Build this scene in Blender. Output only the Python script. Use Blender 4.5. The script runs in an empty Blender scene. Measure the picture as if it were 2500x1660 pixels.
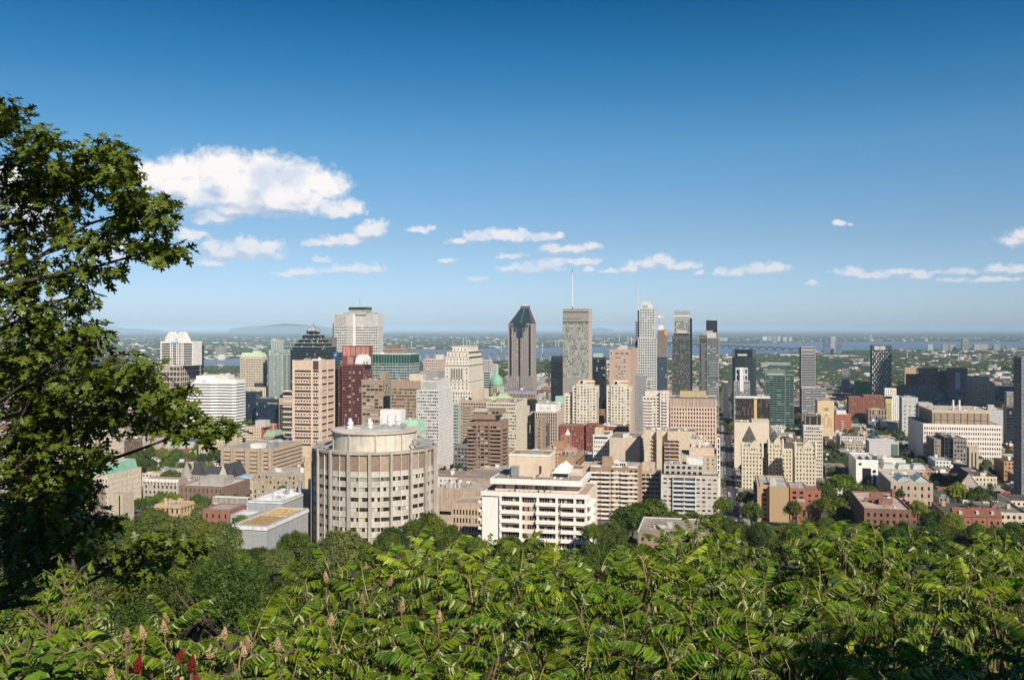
import bpy, math, random
import numpy as np
from mathutils import Vector, Matrix
random.seed(7); rng = np.random.default_rng(7)
sc = bpy.context.scene
COL = sc.collection
R = math.radians
# ------------------------------------------------------------------ camera, sky, sun, exposure
F = 2350.0; CZ = 205.0; HY = 803.0            # focal length in photo pixels, camera height, horizon row
cam_d = bpy.data.cameras.new('camera'); cam = bpy.data.objects.new('camera', cam_d); COL.objects.link(cam)
cam.location = (0, 0, CZ); cam.rotation_euler = (R(90), 0, 0)
cam_d.sensor_fit = 'HORIZONTAL'; cam_d.sensor_width = 36; cam_d.lens = 36*F/2500
cam_d.shift_y = -(830-HY)/2500; cam_d.clip_start = 0.3; cam_d.clip_end = 150000
sc.camera = cam
SUN_AZ = R(180-26); SUN_EL = R(37)            # azimuth clockwise from the view direction (+Y)
sun_dir = Vector((math.sin(SUN_AZ)*math.cos(SUN_EL), math.cos(SUN_AZ)*math.cos(SUN_EL), math.sin(SUN_EL)))
sl = bpy.data.lights.new('sun', 'SUN'); sl.energy = 5.0; sl.angle = R(0.53); sl.color = (1.0, 0.90, 0.76)
so = bpy.data.objects.new('sun', sl); COL.objects.link(so)
so.rotation_euler = sun_dir.to_track_quat('Z', 'Y').to_euler()
sc.view_settings.view_transform = 'Standard'; sc.view_settings.look = 'None'
sc.view_settings.exposure = 0.36; sc.view_settings.gamma = 1.0
sc.view_settings.use_curve_mapping = False
cy = sc.cycles
cy.use_denoising = True
cy.max_bounces = 6; cy.diffuse_bounces = 2; cy.glossy_bounces = 2; cy.transmission_bounces = 3
cy.transparent_max_bounces = 6; cy.volume_bounces = 0; cy.caustics_reflective = False; cy.caustics_refractive = False
cy.sample_clamp_indirect = 4

class NT:
    """short-hand for building node trees"""
    def __init__(s, tree): s.t = tree; s.n = tree.nodes; s.l = tree.links
    def new(s, typ, **kw):
        n = s.n.new(typ)
        for k, v in kw.items(): setattr(n, k, v)
        return n
    def put(s, sock, v):
        if isinstance(v, bpy.types.NodeSocket): s.l.new(v, sock)
        elif v is not None: sock.default_value = v
    def math(s, op, a, b=None, c=None, clamp=False):
        n = s.new('ShaderNodeMath', operation=op, use_clamp=clamp)
        for i, v in enumerate((a, b, c)):
            if v is not None: s.put(n.inputs[i], v)
        return n.outputs[0]
    def vmath(s, op, a, b=None, c=None):
        n = s.new('ShaderNodeVectorMath', operation=op)
        for i, v in enumerate((a, b, c)):
            if v is not None: s.put(n.inputs[i], v)
        return n.outputs['Value'] if op in ('LENGTH', 'DOT_PRODUCT') else n.outputs['Vector']
    def mix(s, f, a, b, mode='MIX'):
        n = s.new('ShaderNodeMix', data_type='RGBA', blend_type=mode)
        s.put(n.inputs[0], f); s.put(n.inputs[6], c4(a)); s.put(n.inputs[7], c4(b))
        return n.outputs[2]
    def rng(s, v, a, b, c=0.0, d=1.0, smooth=False):
        n = s.new('ShaderNodeMapRange', interpolation_type='SMOOTHSTEP' if smooth else 'LINEAR')
        for i, x in enumerate((v, a, b, c, d)): s.put(n.inputs[i], x)
        return n.outputs[0]
    def noise(s, vec, scale, detail=3, rough=0.55):
        n = s.new('ShaderNodeTexNoise'); s.put(n.inputs['Vector'], vec)
        n.inputs['Scale'].default_value = scale; n.inputs['Detail'].default_value = detail; n.inputs['Roughness'].default_value = rough
        return n
def c4(c):
    if isinstance(c, (tuple, list)) and len(c) == 3: return (*c, 1.0)
    return c
def px_dir(x, y):                              # azimuth, elevation of a photo pixel
    d = Vector(((x-1250)/F, 1, (HY-y)/F)).normalized()
    return math.atan2(d.x, d.y), math.asin(d.z)

# ---- world: Nishita sky with cumulus
W = bpy.data.worlds.new('World'); sc.world = W; W.use_nodes = True
w = NT(W.node_tree); w.n.clear()
wo = w.new('ShaderNodeOutputWorld'); bg = w.new('ShaderNodeBackground'); w.l.new(bg.outputs[0], wo.inputs[0])
bg.inputs[1].default_value = 0.071
sky = w.new('ShaderNodeTexSky', sky_type='NISHITA'); sky.sun_disc = False
sky.sun_elevation = SUN_EL; sky.sun_rotation = SUN_AZ; sky.altitude = 200; sky.air_density = 1.0; sky.dust_density = 0.6; sky.ozone_density = 2.0
tc = w.new('ShaderNodeTexCoord')
sx = w.new('ShaderNodeSeparateXYZ'); w.l.new(tc.outputs['Generated'], sx.inputs[0])
az = w.math('ARCTAN2', sx.outputs[0], sx.outputs[1]); el = w.math('ARCSINE', sx.outputs[2])
ramp = w.new('ShaderNodeValToRGB'); w.l.new(w.rng(el, R(-1), R(40)), ramp.inputs[0])
SKY_RAMP = [(0.0, (.80, 1.04, 1.66)), (0.05, (.80, 1.02, 1.54)), (0.15, (.69, .85, 1.08)), (0.28, (.46, .84, 1.05)), (0.40, (.16, .64, .90)), (0.49, (.045, .44, .71)), (0.75, (.02, .28, .52)), (1.0, (.015, .22, .42))]
e = ramp.color_ramp.elements
e[0].position, e[0].color = SKY_RAMP[0][0], (*SKY_RAMP[0][1], 1)
e[1].position, e[1].color = SKY_RAMP[-1][0], (*SKY_RAMP[-1][1], 1)
for p, c in SKY_RAMP[1:-1]:
    k = e.new(p); k.color = (*c, 1)
skyc = w.mix(1.0, sky.outputs[0], ramp.outputs[0], 'MULTIPLY')
P0 = w.new('ShaderNodeCombineXYZ'); w.l.new(az, P0.inputs[0]); w.l.new(el, P0.inputs[1])
# cloud lobes as photo pixels: x, y, radius x, radius y
LOBES = [(380,425,75,30),(450,412,70,34),(540,405,75,34),(635,408,70,34),(720,430,75,40),(790,450,60,38),(610,445,170,44),(600,480,150,34),(480,480,90,30),(700,470,110,40),(450,455,100,30),
 (690,490,110,34),(770,505,70,22),(850,503,36,20),(800,512,80,16),(520,530,60,18),(560,510,50,22),(600,500,70,26),(470,575,35,13),
 (600,610,50,24),(650,612,42,22),(560,618,55,20),(515,605,24,20),(520,640,36,9),(300,600,80,18),(380,625,55,8),(270,625,50,10),
 (915,556,30,20),(885,565,28,14),(840,588,60,14),(790,596,48,10),(780,632,22,7),
 (740,664,50,13),(850,657,90,13),(920,657,30,12),(700,672,28,8),(1020,562,28,8),(1050,555,14,7),
 (1120,592,28,8),(1170,580,45,16),(1245,575,80,15),(1310,578,50,11),(1365,573,12,8),(1340,606,28,13),(1390,610,60,12),(1445,604,20,10),
 (1250,624,35,8),(1270,655,40,13),(1340,645,45,14),(1420,638,40,10),(1435,655,15,8),(1310,655,90,8),
 (1165,679,22,7),(1090,638,16,6),(1490,660,28,7),(1538,655,25,14),(1615,636,34,15),(1590,645,40,13),(1665,648,42,10),(1702,663,12,6),
 (1760,663,20,10),(1800,664,30,11),(1850,655,32,16),(1885,655,42,14),(2045,546,14,6),(2075,548,12,4),
 (2480,588,40,14),(2500,575,30,14),(2080,665,36,12),(2140,672,60,10),(2205,664,52,8),(2240,672,30,9),(1985,690,18,5),
 (2340,662,45,7),(2330,684,30,7),(2420,684,60,7),(2445,655,38,10),(2490,658,40,8),(2290,664,18,4),(60,520,60,60),(20,440,50,30)]
def cloud_field(vec):
    dist = None
    for (x, y, rx, ry) in LOBES:
        a, b = px_dir(x, y); ra, rb = rx/F*1.12, ry/F*1.15
        q = w.vmath('MULTIPLY_ADD', vec, (1/ra, 1/rb, 0), (-a/ra, -b/rb, 0))
        dl = w.vmath('LENGTH', q)
        dist = dl if dist is None else w.math('SMOOTH_MIN', dist, dl, 0.18)
    return dist
def warp(vec, amp):
    n1 = w.noise(vec, 34, 8, 0.6); n1.noise_dimensions = '2D'
    return w.vmath('ADD', vec, w.vmath('MULTIPLY', w.vmath('SUBTRACT', n1.outputs['Color'], (.5, .5, .5)), (amp*1.5, amp, 0)))
wp = warp(P0.outputs[0], 0.012)
puff = w.new('ShaderNodeTexVoronoi', feature='SMOOTH_F1', voronoi_dimensions='2D'); w.l.new(wp, puff.inputs['Vector']); puff.inputs['Scale'].default_value = 95
puff2 = w.new('ShaderNodeTexVoronoi', feature='SMOOTH_F1', voronoi_dimensions='2D'); w.l.new(wp, puff2.inputs['Vector']); puff2.inputs['Scale'].default_value = 230
bump = w.math('ADD', w.math('MULTIPLY', puff.outputs['Distance'], 0.42), w.math('MULTIPLY', puff2.outputs['Distance'], 0.22))
d0 = cloud_field(wp); fb = w.noise(w.vmath('MULTIPLY', P0.outputs[0], (.7, 1, 1)), 120, 9, 0.66); fb.noise_dimensions = '2D'
d1 = w.math('ADD', d0, w.math('SUBTRACT', bump, 0.22))
wispy = w.rng(el, R(2), R(9), 2.0, .62)
d1 = w.math('ADD', d1, w.math('MULTIPLY', w.math('SUBTRACT', fb.outputs[0], 0.5), wispy))
dens = w.rng(d1, 1.22, 0.42, 0, 1, True)
osc = w.new('ShaderNodeCombineXYZ'); w.l.new(w.rng(el, R(3), R(9), .002, .006), osc.inputs[0]); w.l.new(w.rng(el, R(4.8), R(7.5), .0045, .0290), osc.inputs[1])
d2 = cloud_field(w.vmath('ADD', wp, osc.outputs[0]))
under = w.rng(w.math('SUBTRACT', w.math('SUBTRACT', d2, d0), w.math('MULTIPLY', w.math('ADD', bump, fb.outputs[0]), 0.30)), -0.66, -0.02, 1, 0, True)
lown = w.noise(P0.outputs[0], 22, 3); lown.noise_dimensions = '2D'
dens = w.math('MULTIPLY', dens, w.rng(lown.outputs[0], 0.30, 0.52, 0.62, 1.0))
dens = w.math('MULTIPLY', dens, w.rng(el, R(1.5), R(8), 0.50, 1.0))
ccol = w.mix(under, (10.9, 10.5, 10.4), (5.2, 6.2, 7.9))  # grey undersides: the clouds' own shade is put into their colour
ccol = w.mix(w.rng(el, R(2), R(8), 0.45, 0.0), ccol, (8.4, 7.8, 8.1))  # haze over the low clouds is put into their colour
final = w.mix(dens, skyc, ccol)
w.l.new(final, bg.inputs[0])

# ------------------------------------------------------------------ helpers
GY = [-40, 0, 4, 12, 30, 60, 100, 200, 300, 450, 600, 800, 1100, 1500, 2500, 3600, 5000, 120000]
GZ = [0.5, -2.6, -4.0, -7, -18, -33, -48, -69, -85, -105, -120, -135, -150, -165, -188, -201, -203.6, -203.6]
def gz(Y): return CZ + float(np.interp(Y, GY, GZ))
def Y_of(yb):                                  # distance at which the ground shows at photo row yb
    lo, hi = 12.0, 60000.0
    for _ in range(60):
        m = (lo+hi)/2
        if HY + F*(CZ-gz(m))/m > yb: lo = m
        else: hi = m
    return lo
def P(px, py, Y): return Vector(((px-1250)/F*Y, Y, CZ-(py-HY)/F*Y))
A = R(12.4); CA, SA = math.cos(A), math.sin(A)  # street grid, turned clockwise from the view axis

def tag(o, label=None, cat=None, group=None, kind=None):
    if label: o['label'] = label
    if cat: o['category'] = cat
    if group: o['group'] = group
    if kind: o['kind'] = kind
    return o
def empty(name, loc, rz=0.0):
    o = bpy.data.objects.new(name, None); o.location = loc; o.rotation_euler = (0, 0, rz); o.empty_display_size = 1
    COL.objects.link(o); return o
def link(name, me, parent=None, loc=(0, 0, 0), rot=(0, 0, 0), scale=None):
    o = bpy.data.objects.new(name, me); COL.objects.link(o); o.location = loc; o.rotation_euler = rot
    if scale is not None: o.scale = scale if hasattr(scale, '__len__') else (scale,)*3
    if parent: o.parent = parent
    return o
def np_mesh(name, verts, faces_flat, sizes, mat=None, rnd=None, smooth=False, midx=None):
    me = bpy.data.meshes.new(name)
    verts = np.asarray(verts, dtype=np.float32).reshape(-1, 3); faces_flat = np.asarray(faces_flat, dtype=np.int32); sizes = np.asarray(sizes, dtype=np.int32)
    me.vertices.add(len(verts)); me.vertices.foreach_set('co', verts.ravel())
    me.loops.add(len(faces_flat)); me.loops.foreach_set('vertex_index', faces_flat)
    me.polygons.add(len(sizes)); st = np.zeros(len(sizes), dtype=np.int32); st[1:] = np.cumsum(sizes)[:-1]
    me.polygons.foreach_set('loop_start', st); me.polygons.foreach_set('loop_total', sizes)
    if midx is not None: me.polygons.foreach_set('material_index', np.asarray(midx, dtype=np.int32))
    me.polygons.foreach_set('use_smooth', np.full(len(sizes), bool(smooth)))
    me.update(calc_edges=True)
    if rnd is not None:
        at = me.attributes.new('rnd', 'FLOAT', 'FACE'); at.data.foreach_set('value', np.asarray(rnd, dtype=np.float32))
    for m in (mat if isinstance(mat, (list, tuple)) else [mat]):
        if m: me.materials.append(m)
    return me
BOXF = [0,3,2,1, 4,5,6,7, 0,1,5,4, 1,2,6,5, 2,3,7,6, 3,0,4,7]
class MB:
    """collects simple solids into one mesh"""
    def __init__(s): s.v = []; s.f = []; s.s = []; s.r = []
    def poly(s, pts, r=0.0):
        n = len(s.v); s.v.extend(pts); s.f.extend(range(n, n+len(pts))); s.s.append(len(pts)); s.r.append(r)
    def hexa(s, p):
        n = len(s.v); s.v.extend(p); s.f.extend([n+i for i in BOXF]); s.s.extend([4]*6); s.r.extend([random.random()]*6)
    def box(s, x0, x1, y0, y1, z0, z1):
        s.hexa([(x0,y0,z0),(x1,y0,z0),(x1,y1,z0),(x0,y1,z0),(x0,y0,z1),(x1,y0,z1),(x1,y1,z1),(x0,y1,z1)])
    def obox(s, o, dr, nr, u0, u1, n0, n1, z0, z1):
        def q(u, n, z): return (o[0]+dr[0]*u+nr[0]*n, o[1]+dr[1]*u+nr[1]*n, z)
        s.hexa([q(u0,n1,z0), q(u1,n1,z0), q(u1,n0,z0), q(u0,n0,z0), q(u0,n1,z1), q(u1,n1,z1), q(u1,n0,z1), q(u0,n0,z1)])
    def prism(s, pts, z0, z1, cap=True):         # vertical prism over a counter-clockwise outline
        n = len(s.v); k = len(pts)
        s.v.extend([(p[0], p[1], z0) for p in pts]); s.v.extend([(p[0], p[1], z1) for p in pts])
        for i in range(k):
            j = (i+1) % k; s.f.extend([n+i, n+j, n+k+j, n+k+i]); s.s.append(4); s.r.append(random.random())
        if cap:
            s.f.extend([n+k+i for i in range(k)]); s.s.append(k); s.r.append(0)
            s.f.extend([n+i for i in reversed(range(k))]); s.s.append(k); s.r.append(0)
    def loft(s, rings, cap=True):                # rings: lists of equal length, bottom to top, counter-clockwise
        n = len(s.v); k = len(rings[0])
        for r_ in rings: s.v.extend(r_)
        for a in range(len(rings)-1):
            for i in range(k):
                j = (i+1) % k; s.f.extend([n+a*k+i, n+a*k+j, n+(a+1)*k+j, n+(a+1)*k+i]); s.s.append(4); s.r.append(0)
        if cap:
            b = n+(len(rings)-1)*k
            s.f.extend([b+i for i in range(k)]); s.s.append(k); s.r.append(0)
            s.f.extend([n+i for i in reversed(range(k))]); s.s.append(k); s.r.append(0)
    def tube(s, pts, r0, r1=None, k=6):
        r1 = r0 if r1 is None else r1; rings = []
        for i, p in enumerate(pts):
            p = Vector(p); t = Vector(pts[min(i+1, len(pts)-1)])-Vector(pts[max(i-1, 0)])
            t.normalize(); a = t.cross(Vector((0, 0, 1)) if abs(t.z) < .9 else Vector((1, 0, 0))).normalized(); b = t.cross(a)
            rr = r0+(r1-r0)*i/max(1, len(pts)-1)
            rings.append([tuple(p+(b*math.cos(2*math.pi*j/k)+a*math.sin(2*math.pi*j/k))*rr) for j in range(k)])
        s.loft(rings)
    def cyl(s, x, y, r, z0, z1, k=12, r2=None):
        r2 = r if r2 is None else r2
        s.loft([[(x+r*math.cos(2*math.pi*i/k), y+r*math.sin(2*math.pi*i/k), z0) for i in range(k)],
                [(x+r2*math.cos(2*math.pi*i/k), y+r2*math.sin(2*math.pi*i/k), z1) for i in range(k)]])
    def pyr(s, x0, x1, y0, y1, z0, z1, tx=0.0, ty=0.0):     # hipped roof; tx, ty = share of the size left at the top
        cx, cy2 = (x0+x1)/2, (y0+y1)/2; hx, hy = (x1-x0)/2, (y1-y0)/2
        tx = max(tx, .02); ty = max(ty, .02)
        s.hexa([(x0,y0,z0),(x1,y0,z0),(x1,y1,z0),(x0,y1,z0),(cx-hx*tx,cy2-hy*ty,z1),(cx+hx*tx,cy2-hy*ty,z1),(cx+hx*tx,cy2+hy*ty,z1),(cx-hx*tx,cy2+hy*ty,z1)])
    def gable(s, x0, x1, y0, y1, z0, z1, along='y'):
        if along == 'y':
            m = (x0+x1)/2; a = [(x0,y0,z0),(x1,y0,z0),(m,y0,z1)]; b = [(x0,y1,z0),(x1,y1,z0),(m,y1,z1)]
        else:
            m = (y0+y1)/2; a = [(x1,y0,z0),(x1,y1,z0),(x1,m,z1)]; b = [(x0,y0,z0),(x0,y1,z0),(x0,m,z1)]
        n = len(s.v); s.v.extend(a+b)
        for f in ([0,1,2], [5,4,3], [0,3,4,1], [1,4,5,2], [2,5,3,0]):
            s.f.extend([n+i for i in f]); s.s.append(len(f)); s.r.append(0)
    def mesh(s, name, mat, smooth=False): return np_mesh(name, s.v, s.f, s.s, mat, s.r, smooth)
    def build(s, name, mat, parent=None, smooth=False, **kw):
        return link(name, s.mesh(name, mat, smooth), parent, **kw)

# ------------------------------------------------------------------ materials
MATS = {}
def mat_new(key):
    m = bpy.data.materials.new(key); m.use_nodes = True; t = NT(m.node_tree)
    bs = t.n['Principled BSDF']; return m, t, bs
def wall(c, rough=0.85, var=0.16, dirt=0.25, scale=0.35, spec=0.25):
    key = ('wall', tuple(c), rough, var, dirt, scale)
    if key in MATS: return MATS[key]
    m, t, bs = mat_new('wall_%02d' % len(MATS))
    tcn = t.new('ShaderNodeTexCoord'); ob = tcn.outputs['Object']
    n1 = t.noise(ob, scale, 5); n2 = t.noise(t.vmath('MULTIPLY', ob, (1.1, 1.1, 0.09)), 0.8, 4)
    at = t.new('ShaderNodeAttribute', attribute_name='rnd')
    k = t.rng(n1.outputs[0], 0.3, 0.7, 1-var, 1+var*.6)
    k = t.math('MULTIPLY', k, t.rng(n2.outputs[0], 0.5, 0.75, 1.0, 1-dirt))
    k = t.math('MULTIPLY', k, t.rng(at.outputs['Fac'], 0, 1, 1.0, 1-var*.35))
    comb = t.new('ShaderNodeCombineXYZ')
    for i in range(3): t.put(comb.inputs[i], t.math('MULTIPLY', k, c[i]))
    t.l.new(comb.outputs[0], bs.inputs['Base Color'])
    bs.inputs['Roughness'].default_value = rough; bs.inputs['Specular IOR Level'].default_value = spec
    MATS[key] = m; return m
def glass(c=(.012, .018, .022), blind=0.25, bc=(.42, .42, .38), rough=0.08, spec=0.5, metal=0.0):
    key = ('glass', tuple(c), blind, tuple(bc), rough, spec, metal)
    if key in MATS: return MATS[key]
    m, t, bs = mat_new('glass_%02d' % len(MATS))
    at = t.new('ShaderNodeAttribute', attribute_name='rnd'); oi = t.new('ShaderNodeObjectInfo')
    r = t.math('FRACT', t.math('ADD', at.outputs['Fac'], oi.outputs['Random']))
    r2 = t.math('FRACT', t.math('MULTIPLY', r, 37.7))
    isb = t.math('LESS_THAN', r, blind)
    dk = t.mix(r2, tuple(x*.45 for x in c), tuple(x*1.7 for x in c)); bl = t.mix(r2, tuple(x*.4 for x in bc), bc)
    t.l.new(t.mix(isb, dk, bl), bs.inputs['Base Color'])
    t.l.new(t.rng(isb, 0, 1, rough, 0.5), bs.inputs['Roughness'])
    bs.inputs['Specular IOR Level'].default_value = spec; bs.inputs['Metallic'].default_value = metal
    if metal:
        t.l.new(t.math('SUBTRACT', metal, t.math('MULTIPLY', isb, metal)), bs.inputs['Metallic'])
    MATS[key] = m; return m
def flat(c, rough=0.6, metal=0.0, name='paint', emit=None):
    key = ('flat', tuple(c), rough, metal)
    if key in MATS: return MATS[key]
    m, t, bs = mat_new('%s_%02d' % (name, len(MATS)))
    tcn = t.new('ShaderNodeTexCoord'); n = t.noise(tcn.outputs['Object'], 1.3, 4)
    t.l.new(t.mix(n.outputs[0], tuple(x*.85 for x in c), tuple(min(1, x*1.12) for x in c)), bs.inputs['Base Color'])
    bs.inputs['Roughness'].default_value = rough; bs.inputs['Metallic'].default_value = metal
    MATS[key] = m; return m
def roofm(c=(.22, .20, .18)): return wall(c, 0.9, 0.35, 0.0, 0.12)
def leafm(key, c1, c2, back=None, trans=0.25, rough=0.5, spec=0.35, hue=0.06):
    if key in MATS: return MATS[key]
    m, t, bs = mat_new(key)
    at = t.new('ShaderNodeAttribute', attribute_name='rnd'); oi = t.new('ShaderNodeObjectInfo'); geo = t.new('ShaderNodeNewGeometry')
    col = t.mix(at.outputs['Fac'], c1, c2)
    hs = t.new('ShaderNodeHueSaturation'); t.put(hs.inputs['Color'], col)
    t.put(hs.inputs['Hue'], t.rng(oi.outputs['Random'], 0, 1, 0.5-hue*.5, 0.5+hue*.35)); t.put(hs.inputs['Value'], t.rng(t.math('FRACT', t.math('MULTIPLY', oi.outputs['Random'], 7.3)), 0, 1, 0.75, 1.3))
    cc = hs.outputs[0]
    if back: cc = t.mix(geo.outputs['Backfacing'], cc, back)
    t.l.new(cc, bs.inputs['Base Color']); bs.inputs['Roughness'].default_value = rough; bs.inputs['Specular IOR Level'].default_value = spec
    tr = t.new('ShaderNodeBsdfTranslucent'); t.l.new(t.mix(1.0, cc, (1.25, 1.2, .45), 'MULTIPLY'), tr.inputs[0])
    mx = t.new('ShaderNodeMixShader'); mx.inputs[0].default_value = trans
    out = t.n['Material Output']; t.l.new(bs.outputs[0], mx.inputs[1]); t.l.new(tr.outputs[0], mx.inputs[2]); t.l.new(mx.outputs[0], out.inputs[0])
    MATS[key] = m; return m
M_ROOF = roofm(); M_ROOFL = roofm((.42, .40, .37)); M_ROOFD = roofm((.10, .095, .09)); M_ROOFW = roofm((.62, .62, .60))
M_COPPER = wall((.24, .46, .35), 0.6, .2, .15); M_WHITE = wall((.72, .70, .66), .6); M_STEEL = flat((.42, .43, .44), .4, .5, 'steel')
M_BARK = wall((.10, .075, .055), .95, .3, .3, 3.0)
HAZE = 2.5e-5
# ------------------------------------------------------------------ ground, water, roads, hills
def ground_mat():
    m, t, bs = mat_new('ground_surface')
    geo = t.new('ShaderNodeNewGeometry'); pos = geo.outputs['Position']; s = t.new('ShaderNodeSeparateXYZ'); t.l.new(pos, s.inputs[0]); Y = s.outputs[1]
    hill = t.mix(t.noise(pos, 0.8, 5).outputs[0], (.012, .016, .006), (.04, .035, .015))
    n = t.noise(pos, 0.012, 5)
    city = t.mix(t.rng(n.outputs[0], .47, .55), (.12, .11, .10), (.04, .06, .022))
    city = t.mix(t.rng(t.noise(pos, 0.09, 3).outputs[0], .5, .62), city, (.20, .18, .16))
    # far plain: woods, fields and built patches
    sq = t.vmath('MULTIPLY', pos, (1, .35, 1))
    f1 = t.noise(sq, 0.0011, 6, .65); f2 = t.noise(sq, 0.006, 4, .7); f3 = t.noise(sq, 0.0003, 3)
    far = t.mix(t.rng(f1.outputs[0], .42, .6), (.018, .034, .016), (.045, .07, .035))
    far = t.mix(t.math('MULTIPLY', t.rng(f2.outputs[0], .60, .68), t.rng(f3.outputs[0], .42, .6)), far, (.34, .32, .29))
    a = t.mix(t.rng(Y, 250, 420), hill, city); a = t.mix(t.rng(Y, 3000, 4500), a, far)
    t.l.new(a, bs.inputs['Base Color']); bs.inputs['Roughness'].default_value = .95; bs.inputs['Specular IOR Level'].default_value = .1
    return m
mg = MB()
ys = sorted(set(GY+[20, 45, 80, 150, 250, 375, 525, 700, 950, 1300, 2000, 3000, 4300, 8000, 20000, 50000]))
for i in range(len(ys)-1):
    y0, y1 = ys[i], ys[i+1]; w0, w1 = max(300, abs(y0)*1.5), max(300, abs(y1)*1.5)
    w0 = w1 = max(w0, w1)
    if i: w0 = max(300, abs(ys[i])*1.5)
    mg.poly([(-w0, y0, gz(y0)), (w0, y0, gz(y0)), (w1, y1, gz(y1)), (-w1, y1, gz(y1))])
g = mg.build('ground', ground_mat()); tag(g, kind='structure')
# river
farS = [(250,884),(480,880),(590,875),(700,868),(940,856),(1250,850),(1500,846),(1700,843),(1900,836),(2100,834.5),(2700,833)]
nearS = [(250,902),(480,897),(600,893),(700,890),(940,884),(1200,882),(1300,878),(1500,873),(1700,868),(1850,865),(2000,857),(2200,853),(2700,849)]
def wpt(px, py, z):
    Y = F*(CZ-z)/(py-HY); return ((px-1250)/F*Y, Y, z)
mw = MB(); WZ = 2.4
fa = np.array(farS); na = np.array(nearS)
xs = np.linspace(250, 2700, 50)
for i in range(49):
    q = []
    for x, arr in ((xs[i], na), (xs[i+1], na), (xs[i+1], fa), (xs[i], fa)):
        j = 0.6*math.sin(x*.031)+.4*math.sin(x*.083+1)
        q.append(wpt(x, float(np.interp(x, arr[:, 0], arr[:, 1]))+(j if arr is na else .4*j), WZ))
    mw.poly(q)
m, t, bs = mat_new('river_water')
geo = t.new('ShaderNodeNewGeometry'); n = t.noise(t.vmath('MULTIPLY', geo.outputs['Position'], (1, .25, 1)), .004, 4)
t.l.new(t.mix(n.outputs[0], (.055, .085, .11), (.10, .14, .17)), bs.inputs['Base Color']); bs.inputs['Roughness'].default_value = .32
bp = t.new('ShaderNodeBump'); bp.inputs['Strength'].default_value = .4; t.l.new(t.noise(geo.outputs['Position'], .05, 3).outputs[0], bp.inputs['Height']); t.l.new(bp.outputs[0], bs.inputs['Normal'])
tag(mw.build('river', m), kind='structure')
# hills on the horizon
def hill(x0, x1, ypk, Y, prof, label_name='hill'):
    mb = MB(); n = 28; rows = []
    H = (HY-ypk)/F*Y + CZ
    for j, (dy, s) in enumerate(((-2500, 0), (-1200, .55), (0, 1), (2500, 0))):
        row = []
        for i in range(n+1):
            a = i/n; px = x0+(x1-x0)*a; h = H*np.interp(a, prof[0], prof[1])*s*(1+.05*math.sin(9*a+j))
            row.append(((px-1250)/F*(Y+dy), Y+dy, max(0.5, h)))
        rows.append(row)
    for j in range(3):
        for i in range(n): mb.poly([rows[j][i], rows[j][i+1], rows[j+1][i+1], rows[j+1][i]])
    tag(mb.build(label_name, wall((.035, .055, .03), .95, .3, 0, .001), smooth=True), kind='structure')
hill(560, 850, 790, 52000, ([0, .15, .3, .45, .6, .8, 1], [.35, .7, .82, 1, .85, .65, .3]))
hill(225, 400, 795, 54000, ([0, .25, .5, 1], [.4, 1, .6, .3]))
hill(1430, 1500, 799, 56000, ([0, .4, 1], [.5, 1, .5]))

# streets on the grid (u across, v along the view of the long street)
def uv(u, v): return (u*CA+v*SA, -u*SA+v*CA)
def to_uv(X, Y): return (X*CA-Y*SA, X*SA+Y*CA)
M_ASPH = wall((.05, .05, .052), .9, .2, 0, .08); M_PAVE = wall((.30, .28, .26), .9, .15, 0, .3); M_PAINT = flat((.75, .75, .72), .7, 0, 'road_paint')
def strip(u0, u1, v0, v1, off, along='v', step=15):
    mb = MB(); n = max(1, int(abs((v1-v0) if along == 'v' else (u1-u0))/step))
    for i in range(n):
        if along == 'v': a, b = v0+(v1-v0)*i/n, v0+(v1-v0)*(i+1)/n; q = [(u0, a), (u1, a), (u1, b), (u0, b)]
        else: a, b = u0+(u1-u0)*i/n, u0+(u1-u0)*(i+1)/n; q = [(a, v0), (b, v0), (b, v1), (a, v1)]
        pts = []
        for (u, v) in q: X, Y = uv(u, v); pts.append((X, Y, gz(Y)+off))
        mb.poly(pts)
    return mb
US = [5.5+118*k for k in range(-22, 24)]; VS = [560, 690, 800, 905, 1010, 1120, 1235, 1350, 1470, 1600, 1740, 1880, 2030, 2180, 2350, 2520, 2700, 2900, 3100, 3300, 3550]
road = strip(0, 12, 590, 3500, .55); 
tag(road.build('road', M_ASPH), kind='structure')
for (a, b) in ((-4, 0), (12, 16)):
    mb = MB(); n = 60
    for i in range(n):
        v0, v1 = 590+i*20, 590+(i+1)*20
        c = [uv(a, v0), uv(b, v0), uv(b, v1), uv(a, v1)]
        zz = [gz(p[1]) for p in c]
        mb.hexa([(p[0], p[1], z_+.2) for p, z_ in zip(c, zz)]+[(p[0], p[1], z_+.7) for p, z_ in zip(c, zz)])
    tag(mb.build('pavement', M_PAVE), kind='structure')
mk = MB()
for v in range(600, 1500, 9):
    mk2 = strip(5.9, 6.1, v, v+3, .56, step=3); mk.v, off = mk.v+mk2.v, len(mk.v); mk.f += [off+i for i in mk2.f]; mk.s += mk2.s; mk.r += mk2.r
tag(mk.build('road_marking', M_PAINT), kind='structure')
cross = MB()
def addmb(a, b):
    off = len(a.v); a.v += b.v; a.f += [off+i for i in b.f]; a.s += b.s; a.r += b.r
for v in VS:
    lim = .56*v+200
    addmb(cross, strip(-lim, -4.1, v-6, v+6, .30, 'u')); addmb(cross, strip(16.1, lim, v-6, v+6, .30, 'u')); addmb(cross, strip(0, 12, v-6, v+6, .57, 'u'))
tag(cross.build('side_streets', M_ASPH), kind='structure')

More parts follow.
